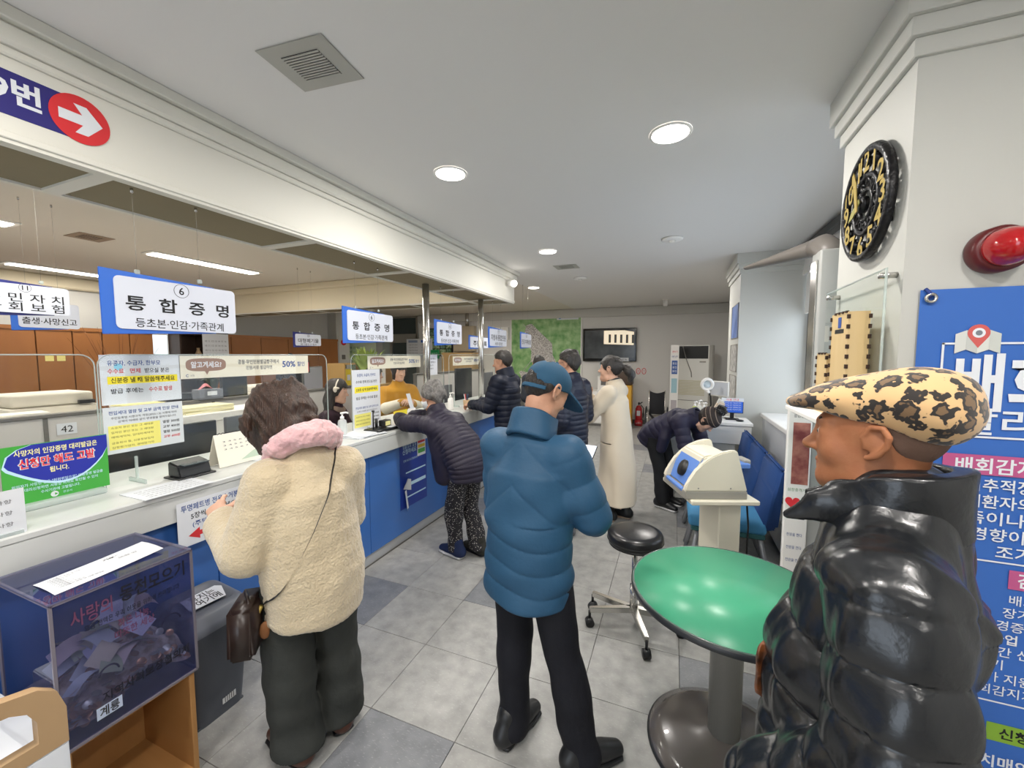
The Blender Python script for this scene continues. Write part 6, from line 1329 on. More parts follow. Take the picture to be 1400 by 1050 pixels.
# ---- woman in the cream fur coat ----
p = Person('woman in fluffy cream fur coat and pink scarf standing at the counter', (-1.385, 1.19), (-.93, .37), (-.04, .165, 1.35), SKIN_P, rotm(.15, .42), 1.0, False,
           body=[(0, 0, .80), (0, 0, .95), (0, 0, 1.10), (0, .03, 1.25)],
           arms={'l': [(-.145, .0, 1.165), (-.22, .0, .925), (-.255, .21, .975)], 'r': [(.145, 0, 1.165), (.19, .08, .93), (.10, .28, .99)]},
           legs={'l': [(-.09, 0, .72), (-.09, .01, .40), (-.09, -.01, .07)], 'r': [(.09, 0, .72), (.10, .02, .40), (.105, .02, .07)]},
           hands=[dict(wr=(-.262, .245, .99), mid=None, M=basis((.05, .9, .35), (-.6, -.3, .7)), curl=(.25, .45, .55, .6), thumb=.3, side=1), dict(wr=(.1, .29, .99), mid=None, M=basis((-.3, .9, .2), (.3, .1, .9)), side=-1)])
M_fur = mat('cream_fur', '#bfae90', .95, bump=(110, .75, 8), var=(9, '#cbbb9e', .3), sheen=.5, spec=.1, bdist=.009)
tor = sweep([(0, -.03, .62), (0, -.03, .78), (0, -.02, .95), (0, -.01, 1.08), (0, .02, 1.19)], [.190, .192, .188, .172, .11], [.165, .168, .16, .145, .10], cap=.5)
sls = [sweep(a, [.092, .090, .064]) for a in p.arms.values()]
fyk = yoke(p, .08, .10)
def fur(P):
    d = smax(tor(P), f32(.605) + .05 * P[:, 1] - P[:, 2], f32(.04))
    d = smin(d, fyk(P), f32(.05))
    for g in sls: d = smin(d, g(P), f32(.022))
    d = d - f32(.0055) * wob(P * V3(1, 1, .6), 16, 4) - f32(.0016) * wob(P, 60, 7) - f32(.0009) * wob(P, 260, 9, 9)
    return d
coat = p.part('fur_coat', fur, (-.5, -.3, .5), (.5, .45, 1.4), .0055, M_fur)
M_pink = mat('pink_fluff', '#cf9ea2', .95, bump=(60, .9, 6), var=(14, '#dcb4b4', .3), sheen=.7, spec=.1, bdist=.01)
ringp = [((.10 * math.cos(t)), .02 + .098 * math.sin(t), 1.29 - .06 * math.sin(t)) for t in np.linspace(0, 2 * PI, 14)]
sc = sweep(ringp, .046); sc2 = sweep([(-.04, .11, 1.26), (-.07, .15, 1.15), (-.06, .17, 1.0)], [.045, .05, .05], [.03, .03, .03])
p.part('scarf', lambda P: smin(sc(P), sc2(P), f32(.03)) - f32(.006) * wob(P, 40, 1) - f32(.003) * wob(P, 140, 2, 7) - f32(.0015) * wob(P, 300, 3, 7), (-.25, -.2, .92), (.25, .3, 1.42), .0048, M_pink)
p.hair(lambda q: np.maximum((bangs(.03, -.10, -.135)(q)), 0 * q[:, 0] + np.where(q[:, 1] > .055, f32(.03) - q[:, 2], f32(-1))), .064, HAIR_B, noise=.018, nf=40, h=.0042, grow=lambda q: f32(.014) * np.clip((-q[:, 2]) * 10, 0, 1) + f32(.006) * wob(q, 95, 21) + f32(.0035) * wob(q * V3(1, 1, .6), 200, 22))
trousers(p, clothm('charcoal_trousers', '#2e302e', '#393b38', .85, (25, .35), var=10), [.105, .098, .105], (.175, .14), fold=.009, bottom=.06)
M_boot = mat('brown_leather', '#4a2a1e', .35, bump=(60, .1)); shoe(p, p.legs['l'][2], (-.25, .97), M_boot); shoe(p, p.legs['r'][2], (.15, .98), M_boot)
tr = bvh(coat); pts = []
for k in range(23):
    u = k / 22; q = Vector((.105 - .30 * u, -.4, 1.275 - .56 * u)); 
    h_ = tr.ray_cast(q, Vector((0, 1, 0)))
    pts.append((h_[0] + Vector((0, -.006, 0))) if h_[0] else q + Vector((0, .36, 0)))
pts = [Vector((.11, .04, 1.29))] + pts
bag = thing('handbag', 'dark brown handbag on a thin black strap at the hip of the cream fur coat', 'bag', tuple(p.o.location), p.o.rotation_euler.z)
M_bag = mat('bag_leather', '#2a1d18', .35, bump=(40, .1))
mb = MB(); mb.grid(lambda u, v: ((pts[min(22, int(v * 23))].lerp(pts[min(23, int(v * 23) + 1)], v * 23 - int(v * 23)) + Vector((.55, 0, .8)) * (u - .5) * .02)), 3, 60); mb.build('strap', M_black, bag, True)
e = pts[-1]
MB().prism([(-.10, 0), (.10, 0), (.085, .19), (-.085, .19)], -.045, .045, Matrix(((.5, 0, .86, e.x - .035), (.86, 0, -.5, e.y + .04), (0, 1, 0, e.z - .16), (0, 0, 0, 1))), .016, True).build('body', M_bag, bag, True)
MB().tube([e, e + Vector((-.01, .01, -.03)), e + Vector((-.02, .02, -.05))], .008, 8).build('buckle', M_goldn, bag, True); MB().sphere((e.x + .01, e.y + .0, e.z - .10), (.022, .012, .035), 12).build('charm', mat('charm_tan', '#8a5a34', .7), bag, True)
MB().tube([(e.x - .05, e.y - .0, e.z - .04), (e.x - .04, e.y - .0, e.z + .03), (e.x - .03, e.y + .08, e.z + .04), (e.x - .03, e.y + .12, e.z - .04)], .006, 8).build('handle', M_bag, bag, True)

# ---- man in the black down jacket and leopard cap ----
p = Person('man in glossy black down jacket and leopard print flat cap by the table', (.405, 1.0), (-.90, .44), (.0, .03, 1.495), SKIN_T, rotm(.0, .02), 1.0,
           body=[(0, 0, .82), (0, 0, 1.0), (0, -.01, 1.2), (0, -.01, 1.385)],
           arms={'l': [(-.19, -.02, 1.26), (-.245, -.05, .99), (-.20, .13, .80)], 'r': [(.19, -.02, 1.26), (.245, -.05, .99), (.20, .13, .80)]},
           legs={'l': [(-.09, 0, .78), (-.095, .02, .43), (-.1, -.02, .07)], 'r': [(.09, 0, .78), (.1, .02, .43), (.1, .02, .07)]}, fine=.0032, neck=None, neck_r=.062)
p.face()
M_puf = mat('black_puffer', '#121417', .27, bump=(22, .35, 6), spec=.65, var=(5, '#171a1e', .3), bdist=.008)
tor = sweep([(0, .035, .66), (0, .04, .84), (0, .025, 1.02), (0, -.005, 1.18), (0, -.005, 1.30)], [.20, .205, .205, .19, .11], [.165, .17, .16, .138, .085], (1, 0, 0), (.115, .014, .2), cap=.6); pyk = yoke(p, .085, .095)
sls = [sweep(a, [.094, .09, .078], None, (1, 0, 0), (.092, .012)) for a in p.arms.values()]
def pf(P):
    d = smax(tor(P), f32(.67) - P[:, 2], f32(.03))
    op = np.maximum(np.abs(P[:, 0] + .01) - f32(.02), np.maximum(f32(.05) - P[:, 1], P[:, 2] - f32(1.0)))       # open zip below the chest
    d = smax(d, -op, f32(.02))
    d = smin(d, pyk(P), f32(.05))
    for g in sls: d = smin(d, g(P), f32(.022))
    return d - f32(.0032) * wob(P * V3(1, 1, .35), 85, 3, 7) - f32(.005) * wob(P, 19, 5)
p.part('down_jacket', pf, (-.45, -.32, .62), (.45, .36, 1.45), .005, M_puf)
cg = tubeshell([(0, -.01, 1.32), (0, .005, 1.435)], [.088, .092], [.090, .098], .017)
wing = [sweep([(s_ * .085, .05, 1.355), (s_ * .095, .10, 1.35), (s_ * .10, .15, 1.325)], [.04, .032, .008], [.013, .011, .005], (0, 0, 1)) for s_ in (-1, 1)]
def cf(P):
    d = cg(P); gap = np.maximum(np.abs(P[:, 0]) - f32(.05) - f32(.4) * (P[:, 2] - f32(1.32)), f32(.03) - P[:, 1]); d = smax(d, -gap, f32(.012))
    for g in wing: d = smin(d, g(P), f32(.02))
    return d - f32(.003) * wob(P, 45, 4)
p.part('collar', cf, (-.22, -.22, 1.26), (.22, .26, 1.5), .0042, M_puf)
M_lin = mat('orange_lining', '#7a4420', .4, bump=(30, .4), var=(25, '#2a1a10', .15))
p.part('lining', lambda P: union([ell((-.05, .180, .95), (.035, .020, .085)), ell((-.085, .192, .955), (.024, .007, .06))], .02)(P) - f32(.004) * wob(P, 60, 3), (-.2, .1, .75), (.08, .29, 1.08), .006, M_lin)
trousers(p, clothm('black_trousers', '#1a1b1e', '#1f2023', .8), [.10, .08, .075], (.16, .13), bottom=.04)
shoe(p, p.legs['l'][2], (0, 1), M_black); shoe(p, p.legs['r'][2], (.1, .99), M_black)
H = p.H
p.hair(hl_short, .0035, mat('shaved_hair', '#6d5345', .8, bump=(300, .2)), name='stubble', noise=.0006, h=.0045)
M_leo = bpy.data.materials.new('leopard_cloth'); M_leo.use_nodes = True; nt = M_leo.node_tree; N = nt.nodes; L = nt.links; b = N['Principled BSDF']; b.inputs['Roughness'].default_value = .8; b.inputs['Sheen Weight'].default_value = .3
tc = N.new('ShaderNodeTexCoord'); nz = N.new('ShaderNodeTexNoise'); nz.inputs['Scale'].default_value = 55; nz.inputs['Detail'].default_value = 2; L.new(tc.outputs['Object'], nz.inputs['Vector'])
mxv = N.new('ShaderNodeMixRGB'); mxv.blend_type = 'LINEAR_LIGHT'; mxv.inputs[0].default_value = .018; L.new(tc.outputs['Object'], mxv.inputs[1]); L.new(nz.outputs['Color'], mxv.inputs[2])
vo = N.new('ShaderNodeTexVoronoi'); vo.inputs['Scale'].default_value = 27; vo.inputs['Randomness'].default_value = .7; L.new(mxv.outputs[0], vo.inputs['Vector'])
n2 = N.new('ShaderNodeTexNoise'); n2.inputs['Scale'].default_value = 70; n2.inputs['Detail'].default_value = 1; L.new(tc.outputs['Object'], n2.inputs['Vector'])
ad = N.new('ShaderNodeMath'); ad.operation = 'MULTIPLY_ADD'; ad.inputs[1].default_value = .34; L.new(n2.outputs['Fac'], ad.inputs[0]); L.new(vo.outputs['Distance'], ad.inputs[2])
rp = N.new('ShaderNodeValToRGB'); rp.color_ramp.interpolation = 'LINEAR'; el = rp.color_ramp.elements
el[0].position = .45; el[0].color = srgb('#6b5236'); el[1].position = .48; el[1].color = srgb('#1b1410'); e_ = el.new(.655); e_.color = srgb('#1b1410'); e_ = el.new(.685); e_.color = srgb('#c9a474')
L.new(ad.outputs[0], rp.inputs[0]); L.new(rp.outputs[0], b.inputs['Base Color'])
def leo(P):
    q = H.loc(P)
    c = union([ell((0, -.03, .074), (.100, .108, .060), rotm(0, .28)), ell((0, -.065, .058), (.095, .078, .068)), ell((0, .055, .076), (.085, .068, .036), rotm(0, .10))], .03)(q)
    bill = ell((0, .100, .070), (.074, .050, .020), rotm(0, .12))(q); d = smin(c, bill, f32(.014))
    d = smax(d, -ell((0, -.012, .005), (.080, .102, .088))(q), f32(.004))
    d = smax(d, np.interp(q[:, 1], [-.14, -.09, .02, .08, .2], [-.045, -.030, .030, .050, .052]).astype(f32) - q[:, 2], f32(.01))
    return (d - f32(.0025) * wob(q, 30, 4)) * f32(H.k)
p.part('leopard_cap', leo, H.c - .23, H.c + .23, .004, M_leo)

# ---- grey haired person leaning on the counter ----
p = Person('grey haired person in quilted dark purple jacket leaning on the counter', (-1.60, 2.86), (-.97, .24), (.0, .335, 1.30), SKIN, rotm(.12, .25), .98, False,
           body=[(0, -.04, .78), (0, .03, .92), (0, .16, 1.06), (0, .27, 1.19)],
           arms={'l': [(-.145, .20, 1.08), (-.22, .42, 1.095), (-.10, .66, 1.095)], 'r': [(.145, .20, 1.08), (.2, .44, 1.1), (.06, .66, 1.10)]},
           legs={'l': [(-.08, -.05, .70), (-.07, .02, .40), (-.06, .02, .07)], 'r': [(.08, -.05, .70), (.08, -.02, .40), (.085, -.1, .07)]},
           hands=[dict(wr=(-.09, .67, 1.095), mid=None, M=basis((.5, .8, 0), (0, 0, 1)), side=1), dict(wr=(.05, .67, 1.1), mid=None, M=basis((-.6, .8, 0), (0, 0, 1)), side=-1)])
p.face(lips=False)
M_pur = clothm('purple_quilt', '#262230', '#2b2736', .5, (90, .1))
fl = [sweep([(q * .13, .17, 1.0), (q * .135, .10, .84), (q * .135, .07, .66)], [.055, .055, .05], [.075, .10, .085]) for q in (-1, 1)]
jacket(p, M_pur, 'quilted_jacket', ([(0, -.09, .62), (0, -.08, .78), (0, -.0, .92), (0, .12, 1.04), (0, .22, 1.12)], [.19, .19, .19, .18, .11], [.135, .135, .13, .12, .085]), [.078, .068, .05], quilt=(.038, .0065), squilt=(.038, .005), cuts=[half((0, -.1, .67), (0, .1, -1))], add=fl, h=.0058)
collar(p, [(0, .235, 1.135), (0, .285, 1.215)], [.07, .066], [.066, .06], .011, M_pur)
M_dot = mat('speckled_cloth', '#201f24', .8); nt = M_dot.node_tree; N = nt.nodes; L = nt.links; tc = N.new('ShaderNodeTexCoord'); v_ = N.new('ShaderNodeTexVoronoi'); v_.inputs['Scale'].default_value = 75; L.new(tc.outputs['Object'], v_.inputs['Vector']); rr = N.new('ShaderNodeValToRGB'); rr.color_ramp.interpolation = 'CONSTANT'; rr.color_ramp.elements[0].color = srgb('#b9b4ae'); rr.color_ramp.elements[1].position = .26; rr.color_ramp.elements[1].color = srgb('#201f24'); L.new(v_.outputs['Distance'], rr.inputs[0]); L.new(rr.outputs[0], N['Principled BSDF'].inputs['Base Color'])
trousers(p, M_dot, [.088, .078, .066], (.155, .125), bottom=.05, fold=.008)
M_sh = clothm('blue_knit_shoe', '#1b2540', '#20305a', .8); shoe(p, p.legs['l'][2], (0, 1), M_sh, sm=mat('sole_white', '#d5d5d5', .6)); shoe(p, p.legs['r'][2], (.1, .99), clothm('camo_shoe', '#3a3a34', '#1f1f1e', .8, var=40), sm=M_black)
p.hair(lambda q: np.interp(q[:, 1], [-.2, -.08, -.03, .0, .03, .06, .1], [-.09, -.085, -.04, -.0, .0, .05, .06]).astype(f32) - q[:, 2], .022, HAIR_G, noise=.009, nf=75, h=.0045)
H = p.H; mk = p.part('mask', lambda P: H.wrap(lambda q: smax(np.abs(union([ell((0, .026, -.045), (.066, .076, .062)), sweep([(0, .09, -.01), (0, .108, -.03), (0, .095, -.07)], .016)], .02)(q) - f32(.004)) - f32(.0025), np.maximum(np.maximum(q[:, 2] + f32(.012) + f32(.25) * np.abs(q[:, 0]), f32(.01) - q[:, 1]), f32(-.105) - q[:, 2]), f32(.004)))(P), H.c - .16, H.c + .16, .0042, mat('mask_white', '#e9ebee', .8))
for s_ in (-1, 1): MB().tube([H.w((s_ * .058, .03, -.03)), H.w((s_ * .078, -.0, -.012)), H.w((s_ * .088, -.02, .012))], .0018, 5).build('ear_loop', mat('mask_white', '#e9ebee', .8), mk, True)

# ---- man in navy jacket at the far end of the counter ----
p = Person('man in navy padded jacket writing at the counter by the pen cup', (-1.72, 4.13), (-1, .08), (.0, .06, 1.575), SKIN, rotm(.1, .12), 1.03,
           body=[(0, 0, .90), (0, 0, 1.06), (0, 0, 1.26), (0, .01, 1.45)],
           arms={'l': [(-.18, .02, 1.36), (-.23, .10, 1.10), (-.15, .36, 1.10)], 'r': [(.18, .02, 1.36), (.23, .1, 1.10), (.06, .37, 1.10)]},
           legs={'l': [(-.09, 0, .84), (-.10, .03, .46), (-.10, -.0, .08)], 'r': [(.09, 0, .84), (.1, .03, .46), (.1, .02, .08)]},
           hands=[dict(wr=(-.145, .38, 1.095), mid=None, M=basis((.25, .95, -.05), (-.25, .1, .9)), side=1), dict(wr=(.06, .38, 1.09), mid=None, M=basis((-.4, .9, -.05), (.2, .1, .9)), side=-1)])
p.face()
M_nav = clothm('navy_quilt', '#161b2b', '#1b2132', .5, (90, .1))
jacket(p, M_nav, 'padded_jacket', ([(0, -.01, .80), (0, -.01, .95), (0, 0, 1.12), (0, .0, 1.28), (0, .01, 1.38)], [.185, .185, .195, .19, .12], [.135, .135, .14, .135, .09]), [.085, .076, .058], quilt=(.062, .010), squilt=(.062, .008), cuts=[half((0, 0, .82), (0, 0, -1))], h=.0062)
collar(p, [(0, .0, 1.40), (0, .035, 1.50)], [.085, .082], [.085, .085], .014, M_nav)
quad('sleeve_badge', (-.268, .04, 1.25), .035, .035, M_inkgrey, p.o, ((0, -1, 0), (0, 0, 1)), local=True, t=.002)
trousers(p, clothm('black_trousers', '#1a1b1e'), [.095, .075, .07], (.155, .12), bottom=.04)
shoe(p, p.legs['l'][2], (0, 1), M_black, sm=mat('sole_white', '#d5d5d5', .6)); shoe(p, p.legs['r'][2], (.1, .99), M_black)
p.hair(hl_short, .014, HAIR, noise=.004, nf=70)

# ---- man in dark quilted jacket in the queue ----
p = Person('man with glasses in dark quilted jacket standing in front of the cream coat woman', (-.86, 3.62), (-.95, .30), (.0, .045, 1.575), SKIN, rotm(.1, .05), 1.0,
           body=[(0, 0, .90), (0, 0, 1.06), (0, 0, 1.26), (0, .0, 1.45)],
           arms={'l': [(-.18, .0, 1.36), (-.225, -.02, 1.08), (-.15, .14, .93)], 'r': [(.18, .0, 1.36), (.225, -.02, 1.08), (.15, .14, .93)]},
           legs={'l': [(-.09, 0, .84), (-.10, .03, .46), (-.10, -.0, .08)], 'r': [(.09, 0, .84), (.1, .03, .46), (.1, .06, .08)]},
           hands=[dict(wr=(-.145, .15, .925), mid=None, M=basis((.5, .6, -.5), (-.8, .3, .2)), side=1), dict(wr=(.145, .15, .925), mid=None, M=basis((-.5, .6, -.5), (.8, .3, .2)), side=-1)])
p.face()
M_dq = clothm('dark_quilt', '#1c2030', '#222738', .45, (90, .1))
jacket(p, M_dq, 'quilted_jacket', ([(0, -.01, .80), (0, -.01, .95), (0, 0, 1.12), (0, .0, 1.28), (0, .01, 1.38)], [.175, .175, .185, .185, .11], [.125, .125, .13, .13, .085]), [.08, .07, .055], quilt=(.045, .007), squilt=(.045, .006), cuts=[half((0, 0, .82), (0, 0, -1))], h=.0062)
collar(p, [(0, .0, 1.40), (0, .02, 1.475)], [.08, .076], [.078, .076], .011, M_dq)
trousers(p, clothm('navy_trousers', '#15161f'), [.095, .075, .07], (.155, .12), bottom=.04)
shoe(p, p.legs['l'][2], (0, 1), mat('shoe_grey', '#55575c', .6), sm=mat('sole_white', '#d5d5d5', .6)); shoe(p, p.legs['r'][2], (.1, .99), mat('shoe_grey', '#55575c', .6))
p.hair(hl_short, .016, HAIR, noise=.006, nf=70)
H = p.H; mb = MB()
for s_ in (-1, 1):
    mb.tube([H.w((s_ * .033 + .024 * math.cos(a), .100, .006 + .018 * math.sin(a))) for a in np.linspace(0, 2 * PI, 17)[:-1]], .0018, 5, True); mb.tube([H.w((s_ * .057, .098, .010)), H.w((s_ * .08, .0, .016))], .0018, 5)
mb.tube([H.w((-.009, .1, .01)), H.w((.009, .1, .01))], .0018, 5); mb.build('glasses', M_black, p.o, True)

# ---- woman in the long cream coat ----
p = Person('woman in long cream coat with black ponytail waiting in the hall', (-.54, 4.08), (-.97, .22), (.0, .05, 1.515), SKIN_P, rotm(.05, -.05), 1.05, False,
           body=[(0, 0, .86), (0, 0, 1.0), (0, 0, 1.2), (0, .0, 1.385)],
           arms={'l': [(-.165, .0, 1.29), (-.20, .17, 1.06), (-.06, .28, 1.20)], 'r': [(.165, .0, 1.29), (.2, .17, 1.06), (.06, .28, 1.20)]},
           legs={'l': [(-.08, 0, .82), (-.08, .02, .45), (-.07, .03, .08)], 'r': [(.08, 0, .82), (.08, .0, .45), (.08, -.08, .08)]},
           hands=[dict(wr=(-.055, .29, 1.205), mid=None, M=basis((.55, .35, .7), (-.5, .75, 0)), curl=(.7, .8, .9, .9), side=1), dict(wr=(.055, .29, 1.205), mid=None, M=basis((-.55, .35, .7), (.5, .75, 0)), curl=(.7, .8, .9, .9), side=-1)])
p.face()
M_cc = clothm('cream_coat', '#d8cbb6', '#d2c4ae', .85, (250, .12), sheen=.3)
tor = sweep([(0, -.05, .16), (0, -.045, .45), (0, -.03, .80), (0, -.01, 1.05), (0, .0, 1.20), (0, .01, 1.315)], [.245, .225, .195, .178, .172, .10], [.185, .17, .15, .135, .128, .08], cap=.4); sls = [sweep(a, [.076, .072, .055]) for a in p.arms.values()]
cyk = yoke(p, .066)
def ccf(P):
    d = smax(tor(P) - f32(.010) * wob(P * V3(1, 1, .12), 26, 4) * np.clip((f32(1.0) - P[:, 2]) * 2, 0, 1), f32(.195) - P[:, 2], f32(.012))
    vent = np.maximum(np.abs(P[:, 0] - f32(.02)) - f32(.008), np.maximum(P[:, 1], P[:, 2] - f32(.55))); d = smax(d, -vent, f32(.008))
    d = smin(d, cyk(P), f32(.05))
    for g in sls: d = smin(d, g(P), f32(.03))
    pk = np.maximum(np.abs(P[:, 2] - f32(.80)) - f32(.004), np.maximum(np.abs(P[:, 1] - f32(.03)) - f32(.075), f32(.1) - np.abs(P[:, 0]))); d = smax(d, -(pk - f32(.002)), f32(.004))
    return d - f32(.004) * wob(P, 20, 6)
p.part('coat', ccf, (-.36, -.32, .15), (.36, .36, 1.42), .0065, M_cc); collar(p, [(0, .0, 1.33), (0, .01, 1.395)], [.078, .066], [.074, .062], .010, M_cc)
collar(p, [(0, .005, 1.36), (0, .02, 1.415)], [.058, .055], [.06, .056], .007, M_black, name='sweater_neck')
trousers(p, clothm('black_trousers', '#1a1b1e'), [.08, .06, .05], (.14, .11), bottom=.12)
for a, d in ((p.legs['l'][2], (0, 1)), (p.legs['r'][2], (-.1, 1))): shoe(p, a, d, M_black, sm=mat('sole_tan', '#a08a78', .6))
H = p.H
pony = union([sweep([H.w((0, -.10, .02)), H.w((0, -.16, .015)), H.w((0, -.19, -.03)), H.w((0, -.195, -.09))], [.025, .042, .05, .028])], .02)
p.hair(bangs(.045, -.005, -.05), .014, HAIR, extra=(lambda P: pony(P) - f32(.007) * wob(P, 70, 3),), noise=.004)
MB().tube([H.w((.026 * math.cos(a), -.118, .018 + .026 * math.sin(a))) for a in np.linspace(0, 2 * PI, 17)[:-1]], .006, 6, True).build('hair_tie', M_white, p.o, True)
t = held('drink_bottle', 'small clear bottle with yellow label held by the cream coat woman', 'bottle', p, (0, .36, 1.23)); MB().lathe([(.028, 0), (.03, .01), (.03, .10), (.012, .135), (.012, .15)], 16).build('bottle', mat('bottle_white', '#e4e6e2', .2), t, True); MB().lathe([(.0308, .02), (.0308, .075)], 16, caps=False).build('label', M_yellow, t, True); MB().lathe([(.014, .145), (.014, .165), (0, .166)], 12).build('lid', M_white, t, True)

# ---- person bending over at the right ----
p = Person('person in dark padded jacket and striped pompom beanie bending forward at the right', (-.03, 4.66), (.88, -.47), (.0, .40, 1.005), SKIN_P, rotm(.1, 1.05), 1.0, False,
           body=[(0, -.16, .80), (0, -.04, .90), (0, .12, .955), (0, .27, 1.035)],
           arms={'l': [(-.15, .20, .98), (-.18, .27, .76), (-.10, .36, .63)], 'r': [(.15, .20, .98), (.17, .27, .75), (.10, .36, .63)]},
           legs={'l': [(-.08, -.14, .74), (-.08, -.02, .42), (-.08, -.04, .08)], 'r': [(.08, -.14, .74), (.09, -.05, .42), (.1, .0, .08)]},
           hands=[dict(wr=(-.1, .37, .625), mid=None, M=basis((.3, .5, -.8), (-.4, .8, .4)), side=1), dict(wr=(.1, .37, .625), mid=None, M=basis((-.3, .5, -.8), (.4, .8, .4)), side=-1)])
p.face(lips=False)
M_pj = clothm('dark_padded', '#242232', '#2a2840', .55, (90, .1))
jacket(p, M_pj, 'padded_jacket', ([(0, -.26, .66), (0, -.17, .78), (0, -.03, .89), (0, .12, .97), (0, .22, 1.0)], [.19, .19, .185, .175, .11], [.135, .135, .13, .125, .085]), [.08, .072, .055], quilt=(.075, .010), squilt=(.075, .008), cuts=[half((0, -.25, .70), (0, -.72, -.7))], h=.0062, add=[sweep([(.13, .05, .90), (.15, .03, .78), (.15, .0, .66)], [.05, .06, .05])])
collar(p, [(0, .235, 1.02), (0, .31, 1.055)], [.075, .07], [.07, .066], .012, M_pj)
trousers(p, clothm('black_trousers', '#1a1b1e'), [.09, .075, .065], (.155, .125), bottom=.05)
for a, d in ((p.legs['l'][2], (0, 1)), (p.legs['r'][2], (.05, 1))): shoe(p, a, d, M_black, sm=mat('sole_white', '#d5d5d5', .6))
p.hair(bangs(.06, -.06, -.08), .012, HAIR, noise=.005)
H = p.H
M_bean = bpy.data.materials.new('striped_knit'); M_bean.use_nodes = True; nt = M_bean.node_tree; N = nt.nodes; L = nt.links; b = N['Principled BSDF']; b.inputs['Roughness'].default_value = .95
def beanf(P):
    q = H.loc(P); d = ell((0, -.008, .045), (.092, .112, .098))(q); d = smax(d, np.interp(q[:, 1], [-.12, 0, .1], [-.05, -.01, .03]).astype(f32) - q[:, 2], f32(.01)); d = smax(d, -ell((0, -.012, .03), (.08, .1, .088))(q), f32(.004)); return (d - f32(.002) * np.sin(np.arctan2(q[:, 0], q[:, 1] + .01) * f32(40))) * f32(H.k)
p.part('beanie', beanf, H.c - .2, H.c + .2, .0045, M_bean)
tc = N.new('ShaderNodeTexCoord'); vm = N.new('ShaderNodeVectorMath'); vm.operation = 'DOT_PRODUCT'; up_ = H.M @ np.array((0, .25, 1), f32); vm.inputs[1].default_value = tuple(float(v) for v in up_); L.new(tc.outputs['Object'], vm.inputs[0])
mt = N.new('ShaderNodeMath'); mt.operation = 'MULTIPLY'; mt.inputs[1].default_value = 24; L.new(vm.outputs['Value'], mt.inputs[0]); fr_ = N.new('ShaderNodeMath'); fr_.operation = 'FRACT'; L.new(mt.outputs[0], fr_.inputs[0])
rr = N.new('ShaderNodeValToRGB'); rr.color_ramp.interpolation = 'CONSTANT'; rr.color_ramp.elements[0].color = srgb('#8b7b6e'); rr.color_ramp.elements[1].position = .14; rr.color_ramp.elements[1].color = srgb('#393230'); L.new(fr_.outputs[0], rr.inputs[0]); L.new(rr.outputs[0], b.inputs['Base Color'])
pc = np.array(H.w((0, -.03, .165)), f32); p.part('pompom', lambda P: np.sqrt(((P - pc) ** 2).sum(1)) - f32(.052) - f32(.006) * wob(P, 120, 3) - f32(.004) * wob(P, 260, 4), pc - .09, pc + .09, .005, mat('pompom_black', '#0f0e0f', .95, bump=(90, .8), sheen=.3))

# ---- clerks behind the counter ----
def clerk(label, loc, face, head, hm, sweater, hairf, arms, hands, hk=.98, torso_r=(.185, .125), skin=SKIN_P, male=False, hem=.74, neckz=1.28, stand=False):
    z = neckz
    p = Person(label, loc, face, head, skin, hm, hk, male, body=[(0, -.02, z - .52), (0, -.02, z - .36), (0, -.01, z - .17), (0, .0, z)], arms=arms,
               legs={'l': [(-.09, .0, z - .56), (-.1, .02, .42), (-.1, 0, .08)], 'r': [(.09, .0, z - .56), (.1, .02, .42), (.1, 0, .08)]} if stand else {'l': [(-.09, -.12, z - .56), (-.1, .24, z - .58), (-.1, .22, .08)], 'r': [(.09, -.12, z - .56), (.1, .24, z - .58), (.1, .22, .08)]}, hands=hands)
    p.face()
    jacket(p, sweater, 'sweater', ([(0, -.02, z - .56), (0, -.02, z - .40), (0, -.01, z - .22), (0, .0, z - .10), (0, .01, z - .05)], [torso_r[0]] * 3 + [torso_r[0] * .93, .10], [torso_r[1]] * 3 + [torso_r[1] * .92, .075]), [.078, .068, .05], cuts=[half((0, 0, z - .56), (0, 0, -1))], h=.0075, fold=.006, ff=16)
    trousers(p, clothm('black_trousers', '#1a1b1e'), [.09, .075, .06], (.16, .13), bottom=.05, h=.012)
    for k in 'lr': shoe(p, p.legs[k][2], (0, 1), M_black)
    return p
M_must = clothm('mustard_knit', '#c08a28', '#b58022', .9, (150, .2), sheen=.2); M_cream3 = clothm('cream_knit', '#e0d8c8', None, .9)
p = clerk('clerk in mustard sweater handing papers over the counter', (-3.2, 4.12), (.80, -.60), (.0, .06, 1.455), rotm(.12, .15), M_must, None,
          {'l': [(-.165, .0, 1.20), (-.25, .12, .99), (-.03, .34, 1.10)], 'r': [(.165, .0, 1.20), (.26, .12, .99), (.05, .35, 1.10)]},
          [dict(wr=(-.035, .35, 1.10), mid=None, M=basis((.5, .7, .2), (-.4, .1, .8)), side=1), dict(wr=(.05, .36, 1.105), mid=None, M=basis((-.5, .7, .2), (.4, .1, .8)), side=-1)], neckz=1.31, stand=True)
for k, s_ in (('l', -1), ('r', 1)):
    a = p.arms[k]; e = np.array(a[1]) * .35 + np.array(a[2]) * .65 if False else np.array(a[1]); p.part('undersleeve', sweep([tuple(np.array(a[1]) * .7 + np.array(a[2]) * .3), tuple(np.array(a[2]) * .97 + e * .03)], [.071, .049]), np.minimum(a[1], a[2]) - .1, np.maximum(a[1], a[2]) + .1, .007, M_cream3)
collar(p, [(0, .01, 1.30), (0, .03, 1.355)], [.060, .056], [.06, .058], .006, M_cream3, name='turtleneck')
p.hair(bangs(.035, -.10, -.14), .022, HAIR, noise=.006, grow=lambda q: f32(.012) * np.clip(-q[:, 2] * 10, 0, 1))
